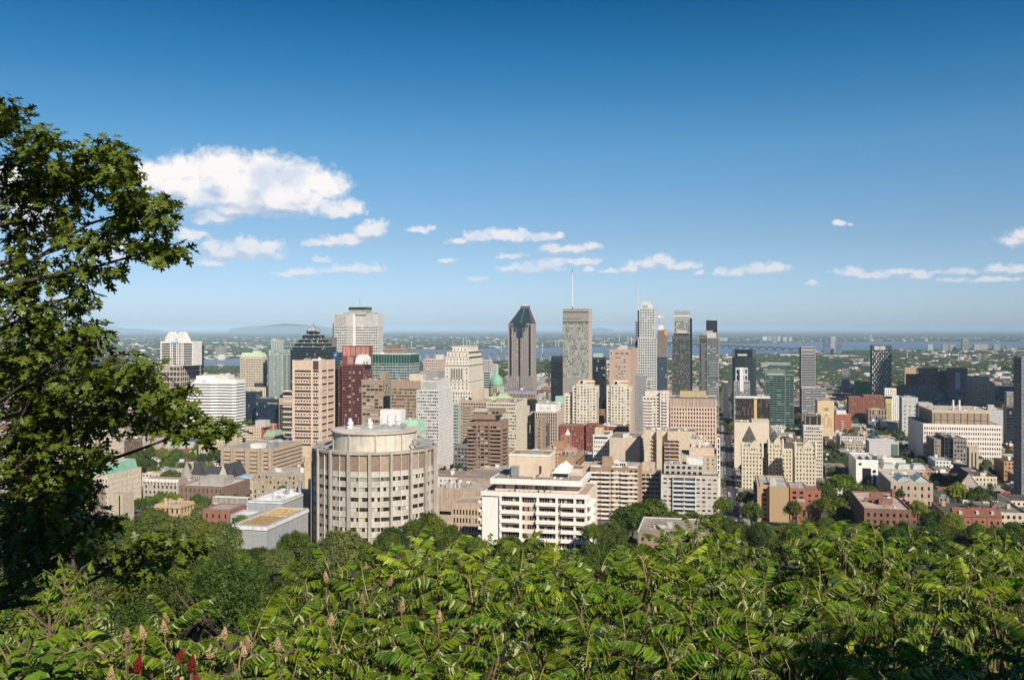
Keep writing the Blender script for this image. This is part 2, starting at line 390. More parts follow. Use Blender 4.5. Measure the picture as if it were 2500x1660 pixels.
# ------------------------------------------------------------------ building engine
TAKEN = []                                     # footprints in grid coordinates: u0, u1, v0, v1
LANDMARKS = []                                 # (px, py, short name) for relative labels
ONE_BY_ONE = set('penthouse chimney vent dormer pilaster pinnacle column crown_panel corner_window sign_panel banner brick_panel ledge divider pier stair_shaft corner_glazing roof_edge panel window gable roof_lamp crown_window fin door bar rib'.split())
class Bld:
    def __init__(s, name, label, cat, xl, xr, yt, Y, xs=None, d=None, rot=None, group=None, taken=True):
        a = A if rot is None else rot; s.a = a; ca, sa = math.cos(a), math.sin(a)
        tl, tr = (xl-1250)/F, (xr-1250)/F; X1 = tl*Y
        s.w = (tr*Y-X1)/(ca+tr*sa); X2, Y2 = X1+s.w*ca, Y-s.w*sa
        if d is None:
            if xs is not None:
                ts = (xs-1250)/F
                if ts > tr: d = (ts*Y2-X2)/(sa-ts*ca)      # right side shows
                else: d = (ts*Y-X1)/(sa-ts*ca)             # left side shows
                d = abs(d)
            else: d = max(12, s.w*.7)
        s.d = d; s.X1, s.Y1 = X1, Y; s.Yc = (Y+Y2)/2
        far = min(gz(Y), gz(Y2)); s.base = far-1.0; s.H = CZ-(yt-HY)/F*s.Yc - s.base
        s.root = empty(name, (X1, Y, s.base), -a); tag(s.root, label, cat, group)
        s.mbs = {}; s.nwin = 0; s.panes = {}
        if taken:
            cs = [(X1, Y), (X1+s.w*ca, Y-s.w*sa), (X1+s.w*ca+d*sa, Y-s.w*sa+d*ca), (X1+d*sa, Y+d*ca)]; q = [to_uv(*c) for c in cs]
            TAKEN.append((min(p[0] for p in q)-4, max(p[0] for p in q)+4, min(p[1] for p in q)-4, max(p[1] for p in q)+4))
        LANDMARKS.append(((xl+xr)/2, yt, label)); s.px = (xl+xr)/2
    def u(s, px, v=0.0):                        # local x of photo column px on the plane y=v
        ca, sa = math.cos(s.a), math.sin(s.a); t_ = (px-1250)/F; X, Y = s.X1+v*sa, s.Y1+v*ca
        return (t_*Y-X)/(ca+t_*sa)
    def z(s, py, u=None, v=0.0):                # local z of photo row py
        u = s.w/2 if u is None else u
        Y = s.Y1-u*math.sin(s.a)+v*math.cos(s.a); return CZ-(py-HY)/F*Y-s.base
    def mb(s, part, mat):
        k = (part, mat.name)
        if k not in s.mbs: s.mbs[k] = (MB(), mat)
        return s.mbs[k][0]
    def win(s, o, dr, nr, u0, u1, n, z0, z1, gm):
        wd, ht = u1-u0, z1-z0; px = max(wd, ht)*F/s.Yc
        if px >= 9 and s.nwin < 290:
            k = (round(wd, 2), round(ht, 2), gm.name)
            if k not in s.panes:
                m = MB(); m.box(-wd/2, wd/2, -.02, .04, 0, ht)
                m.r = [0]*6
                s.panes[k] = m.mesh('window', gm)
            uc = (u0+u1)/2
            link('window', s.panes[k], s.root, (o[0]+dr[0]*uc+nr[0]*n, o[1]+dr[1]*uc+nr[1]*n, z0), (0, 0, math.atan2(dr[1], dr[0])))
            s.nwin += 1
        else:
            def q(u, z): return (o[0]+dr[0]*u+nr[0]*(n+.03), o[1]+dr[1]*u+nr[1]*(n+.03), z)
            s.mb('window', gm).poly([q(u0, z0), q(u1, z0), q(u1, z1), q(u0, z1)], random.random())
    def facade(s, o, dr, nr, L, z0, z1, wm, gm, fh=3.6, bw=3.0, ww=.6, wh=.5, sill=.28, D=.35, top=1.6, bot=0.0, cw=.5, fin=0.0, fm=None, nf=None, nb=None, skipw=0.0, alt=None, sm=None):
        wl = s.mb('wall', wm); sp = s.mb('spandrel', sm) if sm else wl
        a0, a1 = cw, L-cw
        if a1-a0 < 1: return
        nb = nb or max(1, round((a1-a0)/bw)); b_ = (a1-a0)/nb
        zz0, zz1 = z0+bot, z1-top; nf = nf or max(1, round((zz1-zz0)/fh)); h = (zz1-zz0)/nf
        dh = .06
        if bot > 0: wl.obox(o, dr, nr, a0, a1, -D-.02, -dh, z0, zz0+h*sill)
        else: sp.obox(o, dr, nr, a0, a1, -D-.02, -dh, z0, zz0+h*sill)
        for i in range(nf):
            zw0, zw1 = zz0+h*(i+sill), zz0+h*(i+sill+wh); zn = zz0+h*(i+1+sill) if i < nf-1 else z1-.04
            if zn-zw1 > .05:
                (sp if i < nf-1 else wl).obox(o, dr, nr, a0, a1, -D-.02, -dh, zw1, zn)
            W_, pw = ww, 0
            if alt and i % 2: W_ = alt
            for j in range(nb):
                c = a0+b_*(j+.5)
                if skipw and random.random() < skipw: pass
                s.win(o, dr, nr, c-b_*W_/2, c+b_*W_/2, -D, zw0, zw1, gm)
            if alt:
                for j in range(nb+1):
                    c = a0+b_*j; hwid = b_*(1-W_)/2
                    x0, x1 = max(a0, c-hwid), min(a1, c+hwid)
                    if x1-x0 > .05: wl.obox(o, dr, nr, x0, x1, -D-.02, -.03, zw0-.02, zw1+.02)
        if not alt and ww < .985:
            pm = s.mb('pier', fm) if fm else wl
            for j in range(nb+1):
                c = a0+b_*j; hwid = b_*(1-ww)/2; x0, x1 = max(a0, c-hwid), min(a1, c+hwid)
                pm.obox(o, dr, nr, x0, x1, -D-.02, fin, z0+.02, z1-.08)
        return nf, h
    def vol(s, x0, x1, y0, y1, z0, z1, wm, gm=None, faces='FRL', roof=M_ROOF, par=.9, D=.35, side=None, corner=True, **st):
        """a storeyed block with windows set back on the given faces"""
        df = {k: (D if (k in faces and gm) else 0.0) for k in 'FRLB'}
        s.mb('wall', wm).box(x0+df['L'], x1-df['R'], y0+df['F'], y1-df['B'], z0, z1-par)
        s.mb('roof', roof).box(x0+D+.04, x1-D-.04, y0+D+.04, y1-D-.04, z1-par-.05, z1-par+.08)
        fr = {'F': ((x0, y0), (1, 0), (0, -1), x1-x0), 'R': ((x1, y0), (0, 1), (1, 0), y1-y0), 'L': ((x0, y1), (0, -1), (-1, 0), y1-y0), 'B': ((x1, y1), (-1, 0), (0, 1), x1-x0)}
        cw = st.get('cw', .5)
        for k in 'FRLB':
            o, dr, nr, L = fr[k]
            if k in faces and gm:
                kw = dict(st)
                if side and k in side: kw.update(side[k])
                kw2 = {'D': D, **kw}; g2 = kw2.pop('gm', gm)
                s.facade(o, dr, nr, L, z0, z1, wm, g2, **kw2)
            else:
                s.mb('wall', wm).obox(o, dr, nr, cw, L-cw, -max(.3, D), -.001, z1-par-.1, z1-.05)
        if corner:
            c = s.mb('wall', wm)
            for (cx, cy_) in ((x0, y0), (x1-cw, y0), (x0, y1-cw), (x1-cw, y1-cw)): c.box(cx-.03, cx+cw+.03, cy_-.03, cy_+cw+.03, z0, z1+.02)
    def block(s, part, mat, x0, x1, y0, y1, z0, z1): s.mb(part, mat).box(x0, x1, y0, y1, z0, z1)
    def clutter(s, x0, x1, y0, y1, z, n=5, k=1.0, seed=None):
        for _ in range(n):
            a, b, h = random.uniform(1.2, 4)*k, random.uniform(1.2, 3.5)*k, random.uniform(.8, 2.4)*k
            if x1-x0 < a+1 or y1-y0 < b+1: continue
            X, Y = random.uniform(x0, x1-a), random.uniform(y0, y1-b)
            m = MB(); m.box(0, a, 0, b, 0, h)
            if random.random() < .4: m.cyl(a/2, b/2, min(a, b)*.3, h, h+.5*k, 8)
            if random.random() < .3: m.box(a*.2, a*.35, b, b+2.0, .1, .6)
            m.build('rooftop_unit', random.choice((M_STEEL, M_WHITE, M_ROOFL)), s.root, loc=(X, Y, z))
        if n > 2:
            m = MB(); 
            for _ in range(3):
                X, Y = random.uniform(x0, x1), random.uniform(y0, y1); m.cyl(X, Y, .12, z, z+random.uniform(1.5, 5)*k, 5)
            m.build('vent_pipe', M_STEEL, s.root)
    def balconies(s, o, dr, nr, u0, u1, zlist, depth=1.5, h=1.0, mat=None, slab=.22, rail=None, solid=True):
        mat = mat or M_WHITE; wd = u1-u0; m = MB()
        m.box(0, wd, -depth, 0, -slab, 0); m.box(-.003, wd+.003, -depth-.003, -depth+.12, .0 if solid else h-.08, h)
        m.box(-.004, .10, -depth+.12, -.01, .0 if solid else h-.08, h); m.box(wd-.10, wd+.004, -depth+.12, -.01, .0 if solid else h-.08, h)
        if not solid:
            k = max(2, int(wd/.6))
            for i in range(k+1): m.box(wd*i/k-.025, wd*i/k+.025, -depth+.02, -depth+.08, 0, h-.07)
        big = wd*F/s.Yc >= 9
        if big: me = m.mesh('balcony', mat)
        for z in zlist:
            loc = (o[0]+dr[0]*u0, o[1]+dr[1]*u0, z); th = math.atan2(dr[1], dr[0])
            if big: link('balcony', me, s.root, loc, (0, 0, th))
            else:
                t_ = s.mb('balcony', mat); n0 = len(t_.v); c_, s_ = math.cos(th), math.sin(th)
                t_.v += [(loc[0]+c_*v[0]-s_*v[1], loc[1]+s_*v[0]+c_*v[1], z+v[2]) for v in m.v]; t_.f += [n0+i for i in m.f]; t_.s += m.s; t_.r += m.r
    def done(s):
        for (part, _), (m, mat) in s.mbs.items():
            k = len(m.s)//6
            if part in ONE_BY_ONE and 1 < k <= 30 and len(m.s) == 6*k and len(m.v) == 8*k:
                for i in range(k):
                    q = MB(); q.v = m.v[8*i:8*i+8]; q.f = list(BOXF); q.s = [4]*6; q.r = [random.random()]*6; q.build(part, mat, s.root)
                continue
            o = m.build(part, mat, s.root)
            if part in ('window', 'spandrel', 'pier', 'balcony', 'white_panel', 'corner_window') and len(m.s) > 6: o['kind'] = 'stuff'
        return s
def text(parent, body, size, loc, mat, rot=(R(90), 0, 0), ext=.05, name='lettering'):
    cu = bpy.data.curves.new(name, 'FONT'); cu.body = body; cu.size = size; cu.extrude = ext; cu.align_x = 'CENTER'; cu.materials.append(mat)
    o = bpy.data.objects.new(name, cu); COL.objects.link(o); me = bpy.data.meshes.new_from_object(o.evaluated_get(bpy.context.evaluated_depsgraph_get())); bpy.data.objects.remove(o)
    return link(name, me, parent, loc, rot)
# ------------------------------------------------------------------ downtown, one building after another
G0 = glass(blind=.13); GD = glass((.008, .012, .018), .06); GBLUE = glass((.010, .022, .045), .04, rough=.05); GGRN = glass((.02, .06, .055), .12, (.25, .32, .28)); GLIT = glass((.02, .024, .026), .55, (.5, .5, .44))
GTEAL = glass((.012, .05, .05), .10, (.10, .20, .18)); GGREY = glass((.03, .035, .035), .35, (.30, .31, .28))
WH = wall((.74, .72, .68), .7); CR = wall((.60, .53, .43)); TAN = wall((.42, .35, .27)); PEACH = wall((.66, .50, .39)); BRN = wall((.24, .17, .12)); BRICK = wall((.27, .11, .075), .9, .25, .25, .5)
BRICKO = wall((.42, .25, .15), .9, .2, .2, .5); LIME = wall((.52, .47, .39)); GRAYL = wall((.50, .49, .47)); DARK = wall((.05, .052, .058), .6); BEIGE = wall((.50, .43, .34)); PALE = wall((.66, .60, .50))
FR = {'F': ((0, 0), (1, 0), (0, -1)), }
def face(b, k, x0=0, y0=0, x1=None, y1=None):
    x1 = b.w if x1 is None else x1; y1 = b.d if y1 is None else y1
    return {'F': ((x0, y0), (1, 0), (0, -1)), 'R': ((x1, y0), (0, 1), (1, 0)), 'L': ((x0, y1), (0, -1), (-1, 0))}[k]

# -- cruciform tower
b = Bld('office_tower', 'tall pale cross-shaped office tower with a small glazed penthouse and antenna on top', 'office tower', 810, 920, 767, 1600, xs=935)
wx = b.w; arm = wx*.30; cx0 = b.u(829, -arm*.9); 
PV = wall((.60, .58, .55), .55)
H = b.H; st = dict(fh=4.3, bw=3.2, ww=.72, wh=.5, top=20, D=.5, par=1)
ax0, ax1 = b.u(829), b.u(861)
b.vol(ax0, ax1, -24, 30, 0, H, PV, G0, 'FR', **st)
b.vol(0, ax0-.1, 4, 30, 0, H-.2, PV, G0, 'FL', **st)
b.vol(ax1+.1, wx, 4, 30, 0, H-.2, PV, G0, 'FR', **st)
b.vol(ax0+2, ax1-2, 30.2, 56, 0, H-.4, PV, G0, 'R', **st)
m = b.mb('louver', wall((.50, .48, .45), .6))
for i in range(30): m.box(ax0+1+(ax1-ax0-2)*i/30, ax0+1.5+(ax1-ax0-2)*i/30, -24.25, -23.9, H-19, H-.6)
for i in range(30): m.box(ax1+1.2+(wx-ax1-2)*i/30, ax1+1.7+(wx-ax1-2)*i/30, 3.75, 4.1, H-19, H-.8)
m = b.mb('pier', WH); m.box(ax1+.3, ax1+3, 1.5, 4.2, 0, H-.5)
px0, px1 = b.u(851), b.u(893); m = b.mb('penthouse', wall((.45, .43, .40))); m.box(px0, px1, 2, 26, H-1.1, H+5)
m = b.mb('penthouse_glazing', GTEAL); m.box(px0-.5, px1+.5, 1.5, 26.5, H+6.5, H+11.5)
m = b.mb('penthouse_roof', wall((.62, .60, .56))); m.box(px0-1.5, px1+1.5, .5, 27.5, H+11.6, H+13); m.box(px0-1, px1+1, 1, 27, H+5.1, H+6.4)
m = b.mb('mechanical_screen', wall((.34, .38, .36))); m.box(b.u(838), px0-1.6, 0, 20, H-1, H+2.4); m.box(px1+1.6, b.u(911), 6, 22, H-1, H+2.6)
m = b.mb('antenna', flat((.25, .25, .26), .5, .3)); xa = b.u(871); m.tube([(xa, 14, H+13), (xa, 14, H+27)], .28, .15, 5)
for z_ in (16, 19, 22, 25): m.box(xa-.9, xa+.9, 13.85, 14.15, H+z_, H+z_+.3)
b.done()

# -- red granite tower with the sign
RG = wall((.20, .075, .060), .45, .2, .1); RP = wall((.44, .22, .18), .5)
b = Bld('office_tower', 'red granite tower with pink panels and a red S sign near its stepped top', 'office tower', 836, 887, 889, 1350, xs=912)
b.vol(0, b.w, 0, b.d, 0, b.H, RG, glass((.03, .012, .012), .15), 'FR', fh=3.7, bw=3.0, ww=.86, wh=.74, sill=.1, D=.4, top=2)
z2 = b.z(845); s0 = b.u(836, 14); s1 = b.u(902, 14)
b.vol(s0, s1, 14, 26, b.H-2, z2, RG)
for i, (a, c) in enumerate(((838, 853), (856, 867), (869, 880), (882, 892), (894, 900))):
    b.mb('panel', RP).box(b.u(a, 13.6), b.u(c, 13.6), 13.6, 14.05, b.z(868, v=14), z2-1.5)
b.mb('panel', RP).box(b.u(839, -.3), b.u(853, -.3), 13.5, 14.1, b.z(890, v=14), b.z(871, v=14))
sgn = b.mb('sign_panel', wall((.60, .30, .26), .5)); sgn.box(b.u(838, 13.4), b.u(854, 13.4), 13.3, 13.58, b.z(869, v=14), b.z(847, v=14))
text(b.root, 'S', 13.5, ((b.u(838, 13.4)+b.u(854, 13.4))/2, 13.2, b.z(867, v=14)), flat((.72, .02, .02), .4, 0, 'sign_red'), ext=.1)
m = b.mb('white_roof_vault', WH); x0, x1 = b.u(865), b.u(904, 10)
pr = [(x0, b.H-.5), (x1, b.H-.5), (x1, b.z(874)), (x1-5, b.z(866)), (x0+6, b.z(866)), (x0+2, b.z(872))]
n = len(m.v); m.loft([[(p[0], 2, p[1]) for p in pr], [(p[0], 13, p[1]) for p in pr]])
for f in (10, 14): b.block('rooftop_unit', M_STEEL, b.u(887)+f-10, b.u(887)+f-8, 1.2, 2, b.H, b.H+4)
c = b.mb('fin', RG)
for px in (836.5, 859, 887): c.box(b.u(px)-.5, b.u(px)+.6, -.9, -.02, 0, b.H+.2)
b.vol(b.u(826, 6), -.1, 6, 24, 0, b.z(892, v=6), RG, glass((.02, .01, .012), .1), 'F', fh=3.7, bw=2.6, ww=.8, wh=.7)
b.done()

b = Bld('office_tower', 'narrow blue glass tower with a small blue square sign beside the red tower', 'office tower', 804, 838, 860, 1420)
b.vol(0, b.w, 0, b.d, 0, b.H, wall((.10, .17, .22), .4), GBLUE, 'FR', fh=3.9, bw=2.2, ww=.9, wh=.8, sill=.1, D=.15, top=.5)
m = MB(); x0 = b.u(815); m.box(x0, b.u(822), -.5, -.1, b.z(871), b.z(863)); m.build('sign_panel', flat((.03, .20, .62), .4, 0, 'sign_blue'), b.root)
text(b.root, 'M', 3.6, ((x0+b.u(822))/2, -.55, b.z(870)), M_WHITE)
b.clutter(1, b.w-1, 1, b.d-1, b.H-.8, 5); b.done()

# -- stepped black glass tower with glass pyramid
b = Bld('office_tower', 'dark glass tower stepping up in tiers to a small glass pyramid', 'office tower', 709, 791, 848, 1400, d=44)
BK = wall((.035, .05, .05), .3, .1, 0); T = [(709, 797, 847), (716, 789, 838), (723, 782, 829), (730, 775, 818), (738, 767, 810)]
cxm = b.w/2
zs = [0]+[b.z(t[2], v=0) for t in T]
for i, t in enumerate(T):
    hw = b.w/2*(t[1]-t[0])/88.; k = (b.w/2-hw)
    b.vol(cxm-hw, cxm+hw, k, b.d-k, max(0, zs[i]-.5), zs[i+1], BK, GD, 'FR', fh=4, bw=3, ww=.86, wh=.62, D=.25, top=.8, par=.4, roof=M_ROOFD, fin=.12 if i == 0 else 0)
    e = b.mb('cornice', wall((.45, .50, .48), .4)); e.box(cxm-hw-.3, cxm+hw+.3, k-.3, b.d-k+.3, zs[i+1]+.03, zs[i+1]+.5)
hw = b.w/2*29/88.; zt = b.z(791); zb = zs[-1]+.5; k = b.w/2-hw; my = b.d/2
b.mb('glass_pyramid', glass((.30, .38, .38), .0, rough=.12)).pyr(cxm-hw, cxm+hw, my-hw, my+hw, zb, zt-1.2)
m = b.mb('pyramid_frame', flat((.12, .13, .13), .4, .4))
for sx_ in (-1, 0, 1):
    for sy in (-1, 1):
        m.tube([(cxm+sx_*hw, my+sy*hw, zb), (cxm, my, zt-1)], .55, .3, 4)
m.tube([(cxm, my, zt-1.5), (cxm, my, zt+2.5)], .3, .1, 4); m.box(cxm-hw, cxm+hw, my-hw-.2, my-hw+.4, zb-.1, zb+.9)
for i, t in enumerate(T[:4]):
    hw2 = b.w/2*(t[1]-t[0])/88.
    for q in (-1, -.33, .33, 1):
        b.mb('roof_lamp', M_WHITE).box(cxm+hw2*q-.5, cxm+hw2*q+.5, b.w/2-hw2+.4, b.w/2-hw2+1.4, zs[i+1]+.5, zs[i+1]+1.8)
b.done()
b = Bld('office_tower', 'plain grey ribbed tower directly behind the black pyramid-topped one', 'office tower', 776, 812, 823, 1500)
b.vol(0, b.w, 0, b.d, 0, b.H, wall((.20, .20, .20), .5), GD, 'FR', fh=4, bw=1.8, ww=.55, wh=.8, sill=.1, fin=.2, top=3); b.done()

# -- green glass office bar
b = Bld('office_block', 'broad green glass office block with a dark green top band', 'office block', 903, 1000, 864, 1380, xs=1024)
GW = wall((.45, .52, .50), .4); b.vol(0, b.w, 0, b.d, 0, b.H-13.5, GW, glass((.015, .045, .055), .18, (.12, .2, .2)), 'FR', fh=3.9, bw=3.4, ww=.94, wh=.72, sill=.18, D=.2, top=.3, corner=False)
b.block('glass_crown', glass((.012, .05, .038), 0, rough=.1), .2, b.w-.2, .2, b.d-.2, b.H-13.4, b.H-.9); b.block('roof_edge', WH, -.3, b.w+.3, -.3, b.d+.3, b.H-.8, b.H)
m = b.mb('mullion', GW)
for i in range(15): m.box(b.w*i/14-.1, b.w*i/14+.1, -.12, .15, 0, b.H-.85)
b.clutter(3, b.w-3, 3, b.d-3, b.H, 4); b.done()
b = Bld('hotel', 'low brown hotel slab showing behind the green glass office block', 'hotel', 934, 984, 851, 1750)
b.vol(0, b.w, 0, b.d, 0, b.H, wall((.36, .29, .24)), G0, 'FR', fh=4, bw=4, ww=.7, wh=.45); b.block('penthouse', BRN, b.w*.1, b.w*.7, 5, b.d-4, b.H-1, b.H+6); b.done()

# -- peach tower
b = Bld('apartment_tower', 'peach concrete tower with alternating rows of square windows and dark strips', 'tower', 714, 782, 879, 1060, xs=818)
x1, x2 = b.u(764), b.u(781); H = b.H; fhh = 16.3/F*b.Yc/2
def peach(o, dr, nr, a, c, gm=G0):
    L = c-a; oo = (o[0]+dr[0]*a, o[1]+dr[1]*a); nrow = int((H-11-18)/fhh)
    wl = b.mb('wall', PEACH); zt = H-11
    for i in range(nrow):
        z1 = zt-fhh*i; zw1 = z1-.25; zw0 = z1-fhh*.62
        wl.obox(oo, dr, nr, .02, L-.02, -.62, -.05, z1-fhh, zw0); wl.obox(oo, dr, nr, .02, L-.02, -.62, -.05, zw1, z1)
        if i % 2 == 0: b.win(oo, dr, nr, .03, L-.03, -.6, zw0, zw1, GD)
        else:
            nb = max(2, round(L/3.0)); bw_ = L/nb
            for j in range(nb): b.win(oo, dr, nr, bw_*(j+.22), bw_*(j+.78), -.6, zw0, zw1, G0)
            for j in range(nb+1): wl.obox(oo, dr, nr, max(.02, bw_*(j-.22)), min(L-.02, bw_*(j+.22)), -.62, -.06, zw0-.01, zw1+.01)
    wl.obox(oo, dr, nr, 0, L, -.62, -.04, 0, zt-fhh*nrow); wl.obox(oo, dr, nr, 0, L, -.62, -.04, zt, H-1)
b.mb('wall', PEACH).box(.62, b.w-.62, .62, b.d, 0, H-1.2); b.mb('roof', M_ROOFL).box(.6, b.w-.6, .6, b.d-.3, H-1.3, H-1.0)
pr = b.mb('pier', wall((.70, .54, .43)))
for (xa, xb) in ((-.05, 2.4), (x1-2.2, x1-.2), (x2+.2, x2+2.2), (b.w-2, b.w+.05)): pr.box(xa, xb, -.25, .7, 0, H)
peach((0, 0), (1, 0), (0, -1), 2.45, x1-2.25); peach((0, 0), (1, 0), (0, -1), x1-.15, x2+.15); peach((0, 0), (1, 0), (0, -1), x2+2.25, b.w-2.05)
ns = 2; seg = (b.d-2)/ns
for k in range(ns): peach((b.w, 0), (0, 1), (1, 0), 1.4+seg*k, 1.4+seg*(k+1)-2); pr.box(b.w-.7, b.w+.25, 1.4+seg*(k+1)-1.9, 1.4+seg*(k+1)-.1, 0, H)
b.mb('wall', PEACH).box(-.02, .62, .7, b.d, 0, H-.9)
b.mb('louver', wall((.10, .05, .05), .6)).box(x1+.1, x2-.1, -.1, .3, H-10.5, H-.8)
m = b.mb('parapet', wall((.68, .52, .42))); m.box(.1, b.w-.1, -.02, .5, H-1, H-.1); m.box(b.w-.6, b.w, .8, b.d, H-1, H-.1)
b.clutter(3, b.w-3, 3, b.d-3, H-1, 8, 1.3); b.done()

# -- green glass condominium
b = Bld('apartment_tower', 'pale green glass condominium tower with many small balconies', 'apartment tower', 656, 690, 855, 1520, xs=710)
GC = wall((.48, .54, .51), .4); b.vol(0, b.w, 0, b.d, 0, b.H, GC, glass((.07, .12, .11), .4, (.38, .44, .40)), 'FR', fh=3.1, bw=2.6, ww=.84, wh=.66, D=.25, top=1)
for k in ('F', 'R'):
    o, dr, nr = face(b, k); L = b.w if k == 'F' else b.d
    for a in (.02, .55): b.balconies(o, dr, nr, L*a, L*(a+.35), [4+3.1*i for i in range(int(b.H/3.1)-2)], 1.3, 1, GC, solid=True)
b.vol(-2.5, -.1, 2, b.d, 0, b.z(845), wall((.16, .24, .26), .4), GBLUE, 'F', fh=3.1, bw=1.1, ww=.8, wh=.7); b.vol(b.w*.1, b.w*.75, 3, 16, b.H-1, b.z(830, v=3), GC, GGRN, 'FR', fh=3.3, bw=2.8)
b.clutter(b.w*.1, b.w*.7, 4, 14, b.z(830, v=3), 5, 1.2); b.done()
# -- beige tower with copper roof
b = Bld('office_tower', 'beige tower punched with small windows under a pale green copper roof', 'office tower', 586, 640, 871, 1560, xs=652)
b.vol(0, b.w, 0, b.d, 0, b.H, wall((.58, .50, .40)), GD, 'FR', fh=3.9, bw=3.0, ww=.55, wh=.5, top=3)
b.mb('copper_roof', wall((.50, .62, .42), .7)).pyr(-.2, b.w+.2, -.2, b.d+.2, b.H+.05, b.H+6.5, .82, .75); b.block('penthouse', wall((.52, .64, .44)), b.w*.5, b.w*.8, 6, 14, b.H+6, b.H+9.5)
b.done()
b = Bld('office_block', 'small cream stone block with a flat dark rooftop box', 'office block', 603, 648, 945, 1540)
b.vol(0, b.w, 0, b.d, 0, b.H, wall((.66, .58, .44)), G0, 'FR', fh=9, bw=3, ww=.35, wh=.9, sill=.05, fin=.3); b.block('penthouse', DARK, b.w*.35, b.w*.75, 3, 9, b.H-.9, b.z(935)); b.done()
# -- dark blue glass pair
b = Bld('office_tower', 'dark navy glass tower just right of the white striped tower', 'office tower', 582, 625, 956, 1430)
b.vol(0, b.w, 0, b.d, 0, b.H, wall((.035, .05, .075), .3, .1, 0), GBLUE, 'FR', fh=3.7, bw=2.4, ww=.9, wh=.86, sill=.07, D=.12, top=.5, par=.4); b.clutter(2, b.w-2, 2, b.d-2, b.H-.3, 5); b.done()
b = Bld('office_block', 'dark navy glass block with a small green and white name sign', 'office block', 625, 680, 973, 1400)
b.vol(0, b.w, 0, b.d, 0, b.H, wall((.035, .05, .07), .3, .1, 0), GBLUE, 'FR', fh=3.7, bw=2.4, ww=.9, wh=.86, sill=.07, D=.12, top=6, par=.4)
text(b.root, 'BNP PARIBAS', 2.6, (b.u(666), -.25, b.z(986)), M_WHITE); b.block('logo', flat((.05, .6, .35), .5, 0, 'sign_green'), b.u(653), b.u(656), -.3, -.02, b.z(986), b.z(982))
b.clutter(2, b.w-2, 2, b.d-2, b.H-.3, 6, 1.3); b.done()
b = Bld('office_block', 'tan-topped block with dark ribbon windows and beige bays', 'office block', 681, 714, 972, 1370)
b.vol(0, b.w, 0, b.d, 0, b.H, wall((.50, .38, .28)), GD, 'F', fh=4.3, bw=4, ww=.97, wh=.6, top=9, sm=wall((.10, .09, .08)))
for i in range(10): b.mb('bay', PALE).box(b.w*.3, b.w*.95, -.6, .1, 6+4.3*i*1.7, 8.2+4.3*i*1.7)
b.done()
# -- white striped tower
b = Bld('office_tower', 'white tower ringed with thin dark ribbon windows and a folded front', 'office tower', 470, 566, 928, 1290, d=30)
WS = wall((.80, .79, .78), .55, .08, .1); fhh = 7.1/F*b.Yc; nfl = int((b.H-4)/fhh)
zz = [(0, 0), (b.w*.45, 0), (b.w*.57, 5), (b.w, 5), (b.w, 32), (0, 32)]
zx = [(-22, 6)] + [(-8, 1)] + zz[1:5] + [(-22, 32)]
def shrink(pl, k):
    cx = sum(p[0] for p in pl)/len(pl); cy_ = sum(p[1] for p in pl)/len(pl); return [(cx+(p[0]-cx)*(1-k), cy_+(p[1]-cy_)*(1-k)) for p in pl]
prf = [(-4, 0), (b.w*.46, 0), (b.w*.60, 4.5), (b.w-2, 4.5), (b.w+2, 8), (b.w+2, 34), (-4, 34)]
b.mb('glazing', glass((.008, .009, .011), 0, rough=.1)).prism(shrink(prf, .03), 0, b.H-1)
for i in range(nfl+1):
    m = MB(); z0 = b.H-3-fhh*i; m.prism(prf, z0-fhh*.62, z0 if i else b.H); link('wall_band', m.mesh('wall_band', WS), b.root)
low = [(-24, 10), (-17, 4), (-4.1, 4), (-4.1, 34), (-24, 34)]; zl = b.z(969)
b.mb('glazing', glass((.008, .009, .011), 0, rough=.1)).prism(shrink(low, .04), 0, zl-1)
for i in range(int(zl/fhh)):
    m = MB(); z0 = zl-fhh*i; m.prism(low, z0-fhh*.62, z0); link('wall_band', m.mesh('wall_band', WS), b.root)
b.mb('roof', M_ROOFW).prism(shrink(prf, .06), b.H-.9, b.H+.2)
b.block('penthouse', WS, b.u(476), b.u(510), 3, 14, b.H, b.z(918, v=3)); b.block('penthouse', wall((.62, .58, .54)), b.u(492, 16), b.u(560, 16), 16, 30, b.H, b.z(915, v=16)); b.clutter(b.w*.4, b.w-3, 8, 15, b.H+.2, 4)
b.block('sign_panel', flat((.30, .52, .75), .5, 0, 'sign_blue'), b.u(494), b.u(503), -.25, -.02, b.H-2.5, b.H-1); b.done()
# -- twin white peaks
b = Bld('office_tower', 'tower with two white arched peaks above a white framed glass body on a tan base', 'office tower', 381, 440, 892, 1620, xs=490)
b.vol(0, b.w, 0, b.d, 0, b.H, wall((.48, .42, .35)), glass((.05, .045, .045), .1), 'FR', fh=8.5, bw=6.5, ww=.84, wh=.7, top=2.5, fin=.2)
zb = b.H; x0, x1 = b.u(393, 8), b.u(470, 8); zs_ = b.z(838, v=8); y0, y1 = 8, 36
b.mb('glazing', glass((.05, .04, .04), .15)).box(x0+1, x1-1, y0+.7, y1, zb-1, zs_)
m = b.mb('white_frame', WH); n = 9
for i in range(n): z_ = zb+(zs_-zb)*i/n; m.box(x0+.8, x1-.8, y0, y1+.3, z_, z_+1.1)
for a in (0, .30, .36, .5, .56, .64, .70, 1): X = x0+(x1-x0)*a; m.box(X-.7, X+.7, y0-.3, y0+1, zb, zs_+2)
